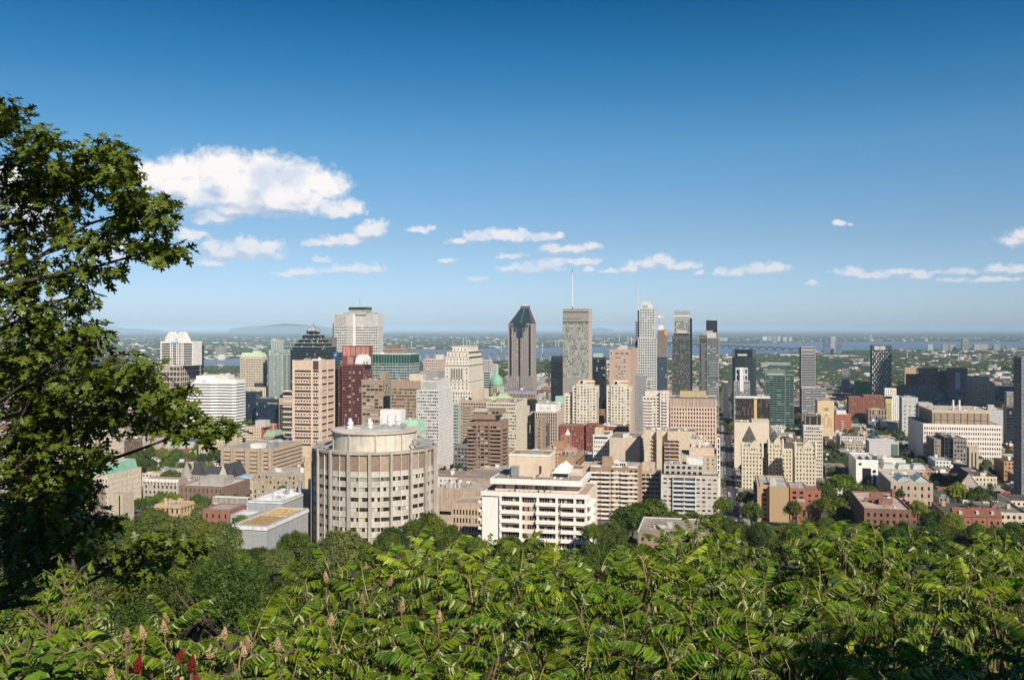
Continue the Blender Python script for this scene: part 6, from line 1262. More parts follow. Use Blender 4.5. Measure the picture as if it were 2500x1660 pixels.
b = Bld('apartment_block', 'recessed narrow apartment wing with balconies between two larger slabs', 'apartment block', 1563, 1612, 1150, 660, d=14)
b.vol(0, b.w, 0, b.d, 0, b.H, wall((.50, .38, .27)), GD, 'F', fh=3.1, bw=3, ww=.7, wh=.55, D=.4); zl = [b.H-4.2-3.1*i for i in range(10)]; b.balconies((0, 0), (1, 0), (0, -1), .5, b.w*.42, zl, 1.4, .95, wall((.50, .40, .28))); b.balconies((0, 0), (1, 0), (0, -1), b.w*.5, b.w*.98, zl, 1.4, .95, wall((.50, .54, .58))); b.block('penthouse', wall((.55, .45, .34)), 1, b.w*.7, 3, 11, b.H-.7, b.H+5); b.clutter(1, b.w-2, 2, 12, b.H-.6, 6, .7); b.done()
# grey-white slab by the street
b = Bld('apartment_block', 'long grey-white apartment slab with pale blue balconies, beside the shaded street', 'apartment block', 1615, 1754, 1160, 640, d=18)
GW2 = wall((.56, .52, .48)); fhh = 11.0/F*b.Yc; x1, x2 = b.u(1643), b.u(1698)
b.vol(0, b.w, 0, b.d, 0, b.H, GW2, glass((.02, .022, .022), .35, (.5, .5, .48)), 'FR', fh=fhh, bw=3.7, ww=.62, wh=.42, D=.25, top=1.3, par=.6, roof=M_ROOFL)
zl = [b.H-1.3-fhh*i for i in range(1, 11)]; bb_ = wall((.58, .64, .68), .6); xm = (x1+x2)/2
b.mb('recess_shade', wall((.10, .085, .08))).box(x1, x2, -.10, .01, 2, b.H-1.8)  # shade behind the balconies is put into this flat panel's colour
for (a, c) in ((x1+.1, xm-.3), (xm+.3, x2-.1)): b.balconies((0, 0), (1, 0), (0, -1), a, c, [z_-.2 for z_ in zl], 1.5, 1.05, bb_)
for z_ in zl: b.mb('divider', WH).box(xm-.25, xm+.25, -1.4, 0, z_-.2, z_+1.9)
for (x, w_) in ((x1, .4), (x2, .4), (0, .4)): b.mb('pier', bb_).box(x-.2, x+w_-.2, -1.5, .0, 0, b.H-1)
b.balconies((b.w, 0), (0, 1), (1, 0), 1.5, 6.5, [z_-.2 for z_ in zl], 1.3, 1, WH); b.balconies((b.w, 0), (0, 1), (1, 0), 9.5, 15, [z_-.2 for z_ in zl], 1.3, 1, WH)
zp = b.z(1134, v=2); b.vol(b.u(1621, 2), b.u(1718, 2), 2.5, 15, b.H-.8, zp, wall((.50, .46, .42)), G0, 'F', fh=3.4, bw=3.6, ww=.6, wh=.5, top=.6, par=.5, roof=M_ROOFL); b.vol(b.u(1676, 4), b.u(1716, 4), 5, 13, zp-.6, b.z(1118, v=4), WH, par=.4, roof=M_ROOFW)
b.block('terrace_fence', wall((.12, .07, .06)), b.w*.02, b.w*.98, .6, .75, b.H-.5, b.H+.7); b.clutter(b.w*.1, b.w*.7, 4, 12, zp-.5, 12, .8); b.done()
# low flat roof in front
b = Bld('school', 'low flat grey-brown roof with ducts and white edge close to the sumacs', 'building', 1558, 1728, 1301, 440, d=34)
b.vol(0, b.w, 0, b.d, 0, b.H, wall((.30, .22, .18)), G0, 'FR', fh=3.4, bw=3, ww=.4, wh=.45, roof=roofm((.34, .28, .24)), par=.5); b.block('roof_edge', wall((.60, .62, .66)), -.3, .35, -.3, b.d, b.H-.2, b.H+.25); b.block('roof_edge', wall((.60, .62, .66)), .36, b.w, b.d-.4, b.d+.2, b.H-.2, b.H+.3)
m = b.mb('duct', GRAYL); m.box(b.w*.2, b.w*.42, 12, 13.6, b.H-.4, b.H+.8); m.box(b.w*.40, b.w*.47, 12, 18, b.H-.4, b.H+1.6); b.clutter(4, b.w-4, 4, b.d-4, b.H-.4, 9, .55); b.done()
b = Bld('house', 'grey shingled roof with two small triangular dormers beside the dark treetops', 'house', 1360, 1450, 1331, 420, d=14)
b.vol(0, b.w, 0, b.d, 0, b.H-4, wall((.42, .36, .30)), G0, 'F', fh=3.2, bw=3, ww=.4, wh=.5, par=.3); SH = wall((.30, .26, .23), .85, .2, .05, .8); m = b.mb('roof', SH); m.pyr(-.5, b.w+.5, -.6, b.d+.6, b.H-4, b.z(1297), .86, .02)
for x in (.28, .62): m = MB(); m.gable(-1.2, 1.2, 0, 4.5, 0, 1.5); m.build('dormer', wall((.16, .13, .12)), b.root, loc=(b.w*x, 1.8, b.H-1.6))
b.block('chimney', wall((.42, .36, .3)), b.w*.02, b.w*.02+1.6, 3, 4.6, b.H-2, b.H+3.6); b.block('chimney', wall((.46, .46, .40)), b.w*.3, b.w*.3+1.5, 7, 8.5, b.H-2, b.z(1278)); b.done()
# white terraced apartments
b = Bld('apartment_block', 'white terraced apartment building with long balconies and orange awnings', 'apartment block', 1178, 1432, 1204, 400, d=34)
WA = wall((.80, .77, .72), .6, .06, .18); WC = wall((.76, .62, .50), .7, .06, .1); fhh = 21.7/F*b.Yc; H = b.H; xb = b.u(1223)
b.vol(0, b.w, 0, b.d, 0, H, WC, par=.7, roof=roofm((.42, .34, .30)))
m = b.mb('side_wall', WA); m.box(-.06, xb, -.5, .3, 0, H-.02); b.mb('parapet', WA).box(-.3, b.w+1.4, -1.1, -.3, H-1.5, H+.35)
gwn = glass((.02, .022, .025), .25, (.45, .42, .36)); nf = int(H/fhh)
bx = [b.u(p) for p in (1223, 1269, 1282, 1314, 1328, 1360, 1372, 1402, 1432)]
low = [(bx[0]+.2, bx[1]), (bx[3]-.5, bx[5]), (bx[6], b.w)]; hi = [(bx[1]+.2, bx[3]-.7), (bx[5]+.2, bx[6]-.2)]
AW = flat((.58, .42, .28), .8, 0, 'awning_cloth')
for i in range(nf):
    zc_ = H-1.5-fhh*i
    for (a, c) in low:
        n_ = max(3, int((c-a)/.95))
        for j in range(n_): b.win((a, 0), (1, 0), (0, -1), (c-a)*j/n_+.06, (c-a)*(j+1)/n_-.06, .03, zc_-2.2, zc_-.25, gwn)
        b.balconies((0, -.05), (1, 0), (0, -1), a-.3, c+.2, [zc_-fhh+.45], 1.6, 1.4, WA)
        if i in (1, 2, 3): q = MB(); q.hexa([(a, -.3, zc_-.3), (c, -.3, zc_-.3), (c, -.1, zc_-.26), (a, -.1, zc_-.26), (a, -1.3, zc_-.42), (c, -1.3, zc_-.42), (c, -.1, zc_-.22), (a, -.1, zc_-.22)]); q.build('awning', AW if i != 2 else flat((.75, .62, .50), .8), b.root)
    for (a, c) in hi:
        n_ = max(2, int((c-a)/.95))
        for j in range(n_): b.win((a, 0), (1, 0), (0, -1), (c-a)*j/n_+.06, (c-a)*(j+1)/n_-.06, .03, zc_-2.3, zc_-.4, gwn)
for p in (1223, 1272, 1314, 1360, 1404, 1431): b.mb('pier', WA).box(b.u(p)-.45, b.u(p)+.45, -1.35, .01, 0, H-1.6)
for i in range(1, nf+1):                        # stepped balconies on both flanks
    z_ = H-1.5-fhh*i+.5; b.balconies((b.w, 0), (0, 1), (1, 0), .5, 5.5, [z_], 2.6, .95, WA); b.balconies((b.w, 0), (0, 1), (1, 0), 8, 14, [z_], 2.4, .95, WA); b.balconies((0, 9), (0, -1), (-1, 0), 4, 9, [z_], 1.8, .95, WA)
x0, x1 = b.u(1204, 6), b.u(1418, 6); z5 = b.z(1183, v=6); z6 = b.z(1172, v=5)
b.vol(x0+.6, x1-1.2, 7, b.d-4, H-.9, z5, WC, None, '', par=.3)
for (p0, p1, n_) in ((1205, 1235, 4), (1256, 1300, 5), (1306, 1345, 5), (1352, 1384, 3)):
    a, c = b.u(p0, 7), b.u(p1, 7)
    for j in range(n_): b.win((a, 7), (1, 0), (0, -1), (c-a)*j/n_+.1, (c-a)*(j+1)/n_-.1, .03, H+.3, z5-.5, glass((.10, .10, .10), .5, (.40, .40, .38)))
b.block('roof_slab', WA, x0-1, x1+.8, 4.6, b.d-2, z5, z6+.2); b.block('roof', roofm((.34, .30, .27)), x0, x1-.4, 5.6, b.d-3, z6+.21, z6+.3)
m = b.mb('railing', flat((.10, .09, .09), .5, .3)); m.box(xb-3, b.w*.72, .4, .46, H+.95, H+1.02)
for i in range(44): m.box(xb-3+(b.w*.72-xb+3)*i/43-.03, xb-3+(b.w*.72-xb+3)*i/43+.03, .41, .45, H-.5, H+.95)
xa, xc = b.u(1243, 12), b.u(1342, 12); z7 = b.z(1108, v=12); b.vol(xa, xc, 12, 26, z6, z7, wall((.66, .54, .42), .8, .1, .2), par=.5, roof=roofm((.26, .22, .19)))
b.block('parapet', WA, xa-.15, xc+.15, 11.85, 26.1, z7-1.1, z7-.62); b.block('cooling_unit', M_STEEL, xa+1.4, xa+4.6, 9.4, 11.4, z6+.8, z6+5); m = MB(); m.cyl(xa+3, 9.3, .6, z6+2.4, z6+3.4, 10); b.block('unit_legs', M_STEEL, xa+1.6, xa+4.4, 9.6, 11.2, z6+.2, z6+.8)
b.block('door', wall((.10, .04, .03)), xc-4.4, xc-3.5, 11.8, 12.05, z6+2, z6+5); b.mb('fire_stair', flat((.12, .08, .06))).hexa([(xc-6.5, 11.2, z6+.3), (xc-6.2, 11.2, z6+.3), (xc-6.2, 11.9, z6+.3), (xc-6.5, 11.9, z6+.3), (xc-3.8, 11.2, z6+2), (xc-3.5, 11.2, z6+2), (xc-3.5, 11.9, z6+2.2), (xc-3.8, 11.9, z6+2.2)])
b.mb('metal_roof_screen', M_STEEL).box(xa+4, xc-3, 15, 15.3, z7-.4, z7+1.0); b.block('rooftop_unit', M_WHITE, xa+9, xa+11.5, 17, 19, z7-.4, z7+1.2)
m = b.mb('tent_canopy', WH); tx, ty = xc+4.5, 15; m.pyr(tx-3.5, tx+4, ty-4, ty+4, z6+2.2, z6+6, .04, .04); m.pyr(tx-3, tx+4.6, ty+4, ty+11, z6+2.2, z6+6, .04, .04); m.box(tx-3.4, tx-3.2, ty-3.9, ty-3.7, z6, z6+2.2); m.box(tx+3.7, tx+3.9, ty-3.9, ty-3.7, z6, z6+2.2)
b.vol(xc+1, x1-1, 18, b.d-5, z6, z6+3.4, wall((.58, .46, .36)), par=.4); b.clutter(x0+1, x1-2, 7, 11, z6+.2, 9, .5)
b.done(); WAP = b
for i in range(9):                              # chairs, tables, planters on the terrace
    X = xb+3+i*2.1+random.uniform(-.4, .4); pr_ = random.random(); Y_ = random.uniform(1.5, 4.5)
    pos = (b.X1+X*CA+Y_*SA, b.Y1-X*SA+Y_*CA, b.base+H-.55)
    if pr_ < .6:
        r_ = empty('terrace_chair', pos, random.uniform(0, 6)); tag(r_, 'small dark chair on the terrace of the white apartment building', 'chair', 'terrace chairs')
        m = MB(); m.box(-.3, .3, -.3, .3, .4, .48); m.build('seat', BRN, r_); m = MB(); m.box(-.3, .3, .25, .31, .48, 1.0); m.build('backrest', BRN, r_)
        for a in (-.27, .22):
            for c in (-.27, .22): m = MB(); m.box(a, a+.05, c, c+.05, 0, .4); m.build('leg', BRN, r_)
    else:
        r_ = empty('planter', pos); tag(r_, 'potted shrub on the terrace of the white apartment building', 'potted plant', 'terrace planters'); m = MB(); m.cyl(0, 0, .3, 0, .5, 8, .38); m.build('pot', BRICKO, r_); m = MB(); m.loft([[(k_*math.cos(t_*1.05), k_*math.sin(t_*1.05), z_) for t_ in range(6)] for k_, z_ in ((.1, .5), (.42, .8), (.4, 1.2), (.05, 1.6))]); m.build('foliage', wall((.05, .09, .03)), r_)
# medical building wing beside the round tower
b = Bld('university_building', 'low tan panelled wing running right from the round tower', 'campus building', 1069, 1178, 1192, 530, d=30)
TP = wall((.46, .37, .29), .9, .2, .3); b.vol(0, b.w, 0, b.d, 0, b.H, TP, par=.6, roof=roofm((.42, .37, .33)))
for i in range(16): b.mb('rib', TP).box(b.w*i/16, b.w*i/16+.25, -.25, .01, b.H-12, b.H-.3)
b.block('dark_gap', GD, 1, b.w*.3, -.08, .02, b.H-14.6, b.H-12.8); b.clutter(2, b.w-2, 3, b.d-3, b.H-.5, 16, .9)  # flat strip of dark glass on the wall face
for i in range(12): m = MB(); m.cyl(random.uniform(2, b.w*.5), random.uniform(1, 8), .14, b.H-.5, b.H+random.uniform(1, 3), 5); m.build('vent_pipe', M_WHITE, b.root)
b.vol(b.w*.2, b.w*.95, 22, 60, b.H-3, b.H+2.5, wall((.34, .27, .22)), roof=roofm((.30, .25, .22))); b.done()
b = Bld('university_building', 'low tan block with two rows of tall dark windows beside the white apartments', 'campus building', 1103, 1176, 1229, 478, d=20)
b.vol(0, b.w, 0, b.d, 0, b.H, wall((.52, .40, .31)), GD, 'F', fh=4.4, bw=1.55, ww=.55, wh=.62, sill=.15, D=.4, top=2.2, fin=.12, par=.5, roof=roofm((.44, .36, .30))); b.done()
b = Bld('apartment_block', 'old brick and dark-roofed row houses under the brown balconied tower', 'house', 1072, 1140, 1155, 760); b.vol(0, b.w, 0, b.d, 0, b.H, wall((.28, .12, .09)), G0, 'F', fh=3, bw=3, ww=.4, wh=.4, roof=roofm((.10, .09, .09))); b.clutter(2, b.w-2, 2, b.d-2, b.H-.8, 6, 1); b.done()
# orange brick blocks behind the white apartments
b = Bld('apartment_block', 'orange-tan brick block with a blank front wall and balconied right side', 'apartment block', 1363, 1405, 1115, 690, d=44)
b.vol(0, b.w, 0, b.d, 0, b.H, BRICKO, G0, 'R', fh=3.1, bw=3, ww=.6, wh=.5, roof=roofm((.25, .22, .20)), par=.5); b.balconies((b.w, 0), (0, 1), (1, 0), 2, 40, [b.H-4-3.1*i for i in range(7)], 1.2, .9, wall((.12, .09, .08))); b.vol(b.w*.2, b.w*.8, 14, 24, b.H-.6, b.H+4, wall((.52, .34, .24)), G0, 'F', fh=3, bw=2, ww=.5, wh=.4); b.clutter(2, b.w-2, 3, 40, b.H-.5, 10, .8); b.done()
b = Bld('apartment_block', 'pinkish brick block with a small brick rooftop box, above the orange one', 'apartment block', 1326, 1372, 1098, 780, d=40); b.vol(0, b.w, 0, b.d, 0, b.H, wall((.50, .30, .21)), G0, 'F', fh=3.3, bw=3, ww=.4, wh=.35, roof=roofm((.28, .23, .20))); b.block('penthouse', BRICKO, b.w*.35, b.w*.98, 14, 22, b.H-.6, b.H+5); b.clutter(2, b.w-2, 2, 36, b.H-.6, 10, 1); b.done()
b = Bld('apartment_block', 'small turreted red brick house with a white pointed roof cap', 'house', 1370, 1392, 1062, 900); b.vol(0, b.w, 0, b.d, 0, b.H, wall((.38, .18, .13)), G0, 'F', fh=3, bw=3, ww=.4, wh=.4); b.mb('turret_roof', WH).pyr(b.w*.4, b.w*.9, 2, 7, b.H, b.H+5, .05, .05); b.done()
# tan and red brick group at the right foreground
b = Bld('apartment_block', 'tan brick block with a deep vertical shadow notch and grey rooftop box', 'apartment block', 1849, 1926, 1188, 600, xs=1843)
TBk = wall((.44, .31, .19), .9, .12, .15, 2.0); xn0, xn1 = b.u(1857), b.u(1879); H = b.H
b.vol(0, xn0, 0, b.d, 0, H, TBk, par=.6, roof=M_ROOFL); b.vol(xn1, b.w, 0, b.d, 0, H, TBk, par=.6, roof=M_ROOFL); b.vol(xn0+.02, xn1-.02, 6, b.d, 0, H-.1, TBk, GD, 'F', fh=3, bw=3, ww=.5, wh=.5, par=.5, roof=M_ROOFL)
b.block('penthouse', GRAYL, b.w*.42, b.w*.62, 8, 14, H-.6, H+4); b.balconies((0, b.d), (0, -1), (-1, 0), 2, b.d-3, [3+3*i for i in range(6)], 1.2, .9, wall((.3, .28, .26))); b.done()
b = Bld('apartment_block', 'red brick apartments with white framed windows beside the tan notched block', 'apartment block', 1929, 1982, 1191, 610, d=24)
RB = wall((.34, .14, .09), .9, .15, .15, 1.5); b.vol(0, b.w*.72, 0, b.d, 0, b.H, RB, G0, 'F', fh=3.4, bw=4.6, ww=.55, wh=.55, D=.3, par=.5, roof=M_ROOFL); b.vol(b.w*.72+.1, b.w+6, 5, b.d, 0, b.H-2, RB, G0, 'F', fh=3.4, bw=4, ww=.4, wh=.4, roof=roofm((.22, .17, .16))); b.clutter(2, b.w*.6, 3, b.d-3, b.H-.5, 6, .6); b.done()
b = Bld('house', 'small red brick annex with a flat grey roof and single window', 'house', 1946, 1971, 1225, 560, d=12); b.vol(0, b.w, 0, b.d, 0, b.H, RB, par=.4, roof=M_ROOFL); b.block('window', G0, b.w*.55, b.w*.8, -.05, .2, b.H*.5, b.H*.72); b.done()
# far shore landmark blocks
far = [('glass_tower', 'leftmost of three blue glass towers on the river shore', 2011, 2026, 824, 7900, (.12, .17, .26)), ('glass_tower', 'middle tower of three on the river shore, paler than the rest', 2028, 2040, 822, 8000, (.40, .42, .46)), ('glass_tower', 'rightmost and shortest of three blue glass towers on the river shore', 2041, 2055, 834, 7900, (.14, .18, .26)),
 ('apartment_tower', 'white-sided slim tower alone on the island shore', 2265, 2278, 841, 8500, (.5, .5, .5)), ('apartment_tower', 'wide grey lattice apartment block on the island shore, left pair member', 2301, 2316, 840, 8700, (.34, .33, .33)), ('apartment_tower', 'wide grey lattice apartment block on the island shore, right pair member', 2318, 2333, 841, 8700, (.34, .33, .33)),
 ('apartment_tower', 'tall round-topped grey tower on the island shore', 2349, 2366, 832, 8600, (.26, .26, .27)), ('apartment_tower', 'long curved cream apartment block on the island shore', 2378, 2395, 841, 8800, (.42, .39, .36)), ('apartment_tower', 'right half of the long cream apartment block on the island shore', 2396, 2413, 841, 8800, (.42, .39, .36)), ('apartment_tower', 'squat octagonal grey tower on the island shore', 2426, 2442, 841, 8700, (.34, .33, .32)),
 ('apartment_tower', 'stepped grey apartment tower at the right end of the island shore', 2457, 2469, 844, 8500, (.26, .26, .27)), ('apartment_tower', 'pale lower apartment tower at the right end of the island shore', 2470, 2481, 853, 8300, (.40, .38, .36)),
 ('apartment_tower', 'solitary brown-grey apartment tower across the river at left', 526, 546, 847, 7000, (.36, .32, .30)), ('office_block', 'grey slab building across the river with a white end', 1757, 1776, 824, 15500, (.45, .46, .48)), ('office_block', 'white block across the river above the arched bridge', 1862, 1873, 822, 15800, (.7, .7, .68)), ('office_block', 'tan and grey tower block across the river', 1876, 1884, 821, 15800, (.45, .4, .36)), ('office_block', 'dark wide block across the river among pale ones', 1886, 1896, 820, 15800, (.25, .27, .32)), ('office_block', 'cream tower block across the river above the bridge pier', 1898, 1905, 821, 15800, (.6, .52, .45)), ('office_block', 'low pale block at the right of the towers across the river', 1912, 1921, 823, 15800, (.55, .5, .45)), ('office_block', 'pinkish low tower block across the river', 1926, 1934, 823, 15800, (.55, .48, .44)), ('grain_silo', 'cream pylon-like tower by the harbour at left', 531, 541, 889, 5200, (.60, .52, .44)), ('pavilion', 'small white pavilion on the wooded island at left', 533, 545, 866, 6300, (.8, .8, .8))]
for (nm, lab, xl, xr, yt, Y, c) in far:
    b = Bld(nm, lab, 'tower' if 'tower' in nm else 'building', xl, xr, yt, Y, taken=False); b.vol(0, b.w, 0, b.d, 0, b.H, wall(c), G0, 'FRL', fh=b.H/9, bw=b.w/5, ww=.5, wh=.5, D=1, top=b.H/14)
    if 'round-topped' in lab: arch(b.w/2, b.w/2, 0, b.d, b.H, b.H+20).build('arched_roof', wall(c), b.root)
    b.done()
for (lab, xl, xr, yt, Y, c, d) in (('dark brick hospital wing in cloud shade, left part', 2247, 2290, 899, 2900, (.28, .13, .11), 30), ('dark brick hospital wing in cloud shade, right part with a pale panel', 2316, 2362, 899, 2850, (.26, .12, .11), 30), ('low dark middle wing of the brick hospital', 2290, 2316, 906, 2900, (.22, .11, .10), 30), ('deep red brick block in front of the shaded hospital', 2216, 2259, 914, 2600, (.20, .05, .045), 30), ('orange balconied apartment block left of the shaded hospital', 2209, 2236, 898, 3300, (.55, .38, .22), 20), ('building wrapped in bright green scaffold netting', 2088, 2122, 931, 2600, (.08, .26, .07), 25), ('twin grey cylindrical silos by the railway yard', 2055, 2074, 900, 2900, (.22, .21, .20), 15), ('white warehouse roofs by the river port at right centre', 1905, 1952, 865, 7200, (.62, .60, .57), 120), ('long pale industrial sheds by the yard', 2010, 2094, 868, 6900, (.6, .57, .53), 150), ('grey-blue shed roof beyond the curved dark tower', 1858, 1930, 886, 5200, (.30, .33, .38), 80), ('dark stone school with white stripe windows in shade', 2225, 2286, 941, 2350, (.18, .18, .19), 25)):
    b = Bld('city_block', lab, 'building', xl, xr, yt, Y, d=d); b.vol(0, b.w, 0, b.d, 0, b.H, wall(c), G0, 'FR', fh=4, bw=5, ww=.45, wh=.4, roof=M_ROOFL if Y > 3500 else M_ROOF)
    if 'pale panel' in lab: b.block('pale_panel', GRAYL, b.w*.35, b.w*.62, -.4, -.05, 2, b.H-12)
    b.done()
# ------------------------------------------------------------------ bridges, pylons
def bridge_truss(name, label, pts, Y, npier, h, cat='bridge'):
    p0, p1 = P(*pts[0], Y), P(*pts[1], Y*.93); root = empty(name, (p0.x, p0.y, 0)); tag(root, label, cat); d = p1-p0; L = math.hypot(d.x, d.y)
    ang = math.atan2(d.y, d.x); root.rotation_euler = (0, 0, ang); z = p0.z; m = MB(); m.box(0, L, -6, 6, z-3, z); m.build('deck', wall((.22, .22, .24)), root); m = MB(); n = int(L/22)
    for s_ in (-6, 6):
        m.box(0, L, s_-.6, s_+.6, z+h, z+h+1.2)
        for i in range(n): f = i % 2; a, c = L*i/n, L*(i+1)/n; m.tube([(a, s_, z if f else z+h), (c, s_, z+h if f else z)], .7, .7, 4); m.box(a-.5, a+.5, s_-.5, s_+.5, z, z+h)
    m.build('truss', wall((.20, .22, .26), .6), root)
    for i in range(npier): x = L*(i+.5)/npier; m = MB(); m.pyr(x-9, x+9, -12, 12, -2, z-3, .45, .7); m.build('pier', wall((.30, .29, .29)), root)
bridge_truss('truss_bridge', 'long grey truss bridge on stone piers crossing the river behind the limestone tower', ((915, 858), (1180, 864)), 6600, 13, 16)
bridge_truss('truss_bridge', 'right stretch of the grey truss bridge, passing behind the granite skyscraper', ((1165, 862), (1400, 870)), 6300, 11, 16)
p0, p1 = P(1560, 826, 12500), P(1965, 849, 8800); root = empty('arched_bridge', (p0.x, p0.y, 0)); tag(root, 'long white arched bridge stepping across the river at right', 'bridge'); d = p1-p0; L = math.hypot(d.x, d.y); root.rotation_euler = (0, 0, math.atan2(d.y, d.x))
zA, zB = p0.z*.35+18, p1.z*.0+30; AB = wall((.66, .64, .62)); zA = 30
zf = lambda t_: CZ-(np.interp(t_, [0, 1], [828, 848])-HY)/F*(p0.y+(p1.y-p0.y)*t_)
m = MB(); n = 40
for i in range(n):
    a, c = i/n, (i+1)/n; m.hexa([(L*a, -18, zf(a)-4), (L*c, -18, zf(c)-4), (L*c, 18, zf(c)-4), (L*a, 18, zf(a)-4), (L*a, -18, zf(a)), (L*c, -18, zf(c)), (L*c, 18, zf(c)), (L*a, 18, zf(a))])
m.build('deck', AB, root)
for i in range(26):
    t_ = (i+.5)/26; z = zf(t_); x = L*t_; w_ = L/26*.5; m = MB(); m.box(x-10, x+10, -17, 17, 0, max(6, z*.35))
    for s_ in (-1, 1): m.hexa([(x-4, -16, z*.3), (x+4, -16, z*.3), (x+4, 16, z*.3), (x-4, 16, z*.3), (x+s_*w_-4, -16, z-4), (x+s_*w_+4, -16, z-4), (x+s_*w_+4, 16, z-4), (x+s_*w_-4, 16, z-4)])
    m.build('pier', AB, root)
prot = None
for (px, yt, yb, Y, red) in ((1131, 824, 848, 9500, 1), (1105, 831, 850, 8200, 2), (1140, 829, 846, 10500, 0), (1147, 829, 846, 10500, 0), (1158, 834, 848, 10500, 0), (1164, 834, 848, 10500, 0), (1224, 832, 860, 6900, 1), (1231, 834, 849, 9000, 0), (1324, 833, 866, 6500, 1), (1357, 834, 847, 10500, 0), (1364, 835, 847, 10500, 0), (1533, 821, 840, 11000, 0), (1542, 822, 841, 11000, 0), (1512, 820, 834, 12000, 0), (1470, 832, 845, 9000, 0), (1476, 830, 845, 9000, 0), (2126, 816, 832, 12000, 0), (2215, 858, 874, 5600, 0), (2340, 861, 878, 5400, 0), (1005, 834, 850, 8000, 0)):
    a = P(px, yb, Y); h = (yb-yt)/F*Y; root = empty('transmission_tower', (a.x, Y, a.z)); tag(root, ('red and white striped mast standing near the river' if red == 1 else 'reddish lattice mast rising above the limestone tower' if red else 'slim grey power line mast in the river haze'), 'pylon', 'pylons along the river')
    m = MB(); k = Y/F*.5; m.hexa([(-k*1.6, -k, 0), (k*1.6, -k, 0), (k*1.6, k, 0), (-k*1.6, k, 0), (-k*.6, -k*.5, h), (k*.6, -k*.5, h), (k*.6, k*.5, h), (-k*.6, k*.5, h)]); m.build('mast', wall((.62, .5, .42) if red == 1 else (.55, .22, .18) if red else (.55, .56, .58)), root)
    m = MB()
    for z_ in (.72, .84, .95): m.box(-k*3.2, k*3.2, -k*.3, k*.3, h*z_, h*z_+k*.7)
    m.build('crossarm', wall((.55, .56, .58)), root)
# ------------------------------------------------------------------ anonymous city blocks between the landmarks
def free(u0, u1, v0, v1):
    for (a, b_, c, d_) in TAKEN:
        if u0 < b_ and u1 > a and v0 < d_ and v1 > c: return False
    return not (u0 < 17 and u1 > -5)
PALS = [('pale', (.58, .54, .48)), ('grey', (.38, .37, .36)), ('red brick', (.32, .13, .09)), ('tan', (.46, .37, .27)), ('brown brick', (.24, .15, .11)), ('cream', (.62, .53, .41)), ('white', (.68, .67, .64)), ('dark grey', (.15, .15, .16)), ('orange brick', (.46, .26, .15))]
cands = []
for i in range(len(VS)):
    v0 = VS[i]+9; v1 = (VS[i+1] if i+1 < len(VS) else 3800)-9
    for k in range(len(US)-1):
        ua, ub = US[k]+10, US[k+1]-8; u = ua
        for row in range(2):
            va, vb = (v0, (v0+v1)/2-3) if row == 0 else ((v0+v1)/2+3, v1); u = ua
            while u < ub-10:
                wd = min(random.choice((12, 16, 22, 30, 44)), ub-u); d_ = (vb-va)*random.uniform(.65, 1)
                cu, cv = u+wd/2, (va+vb)/2; X, Y = uv(cu, cv); t_ = X/Y
                if Y > 560 and -.56 < t_ < .57:
                    px = 1250+F*t_; dens = .93 if Y < 1800 else .85
                    lowz = px > 1700
                    h = random.choice((7, 9, 11, 14, 18, 24)) if (Y < 1900 and not lowz) else random.choice((6, 7, 8, 10, 13, 18))
                    if px > 1990 and Y < 900: h = random.choice((6, 8, 9))
                    if px < 720 and Y < 1050: dens = .25; h = random.choice((7, 9, 12))
                    if 1780 < px < 2100 and Y < 780: dens = .2
                    if Y < 650 and 1180 < px < 2090: dens = 0
                    if random.random() < dens and free(u, u+wd, va, va+d_): cands.append((u, wd, va, d_, h, X, Y, px))
                u += wd+random.choice((0.4, 0.4, 3, 8))
cands.sort(key=lambda c: -(c[4]*c[1])/c[6]**1.6)
def nearest(px, Y, yt):
    best = min(LANDMARKS, key=lambda L_: abs(L_[0]-px)*1.0+abs(L_[1]-yt)*.6); side = 'left of' if px < best[0]-14 else 'right of' if px > best[0]+14 else 'below'
    return side+' the '+' '.join(best[2].split()[:6])
FG = {}; labs = {}; N_IND = 285
stuff = {}
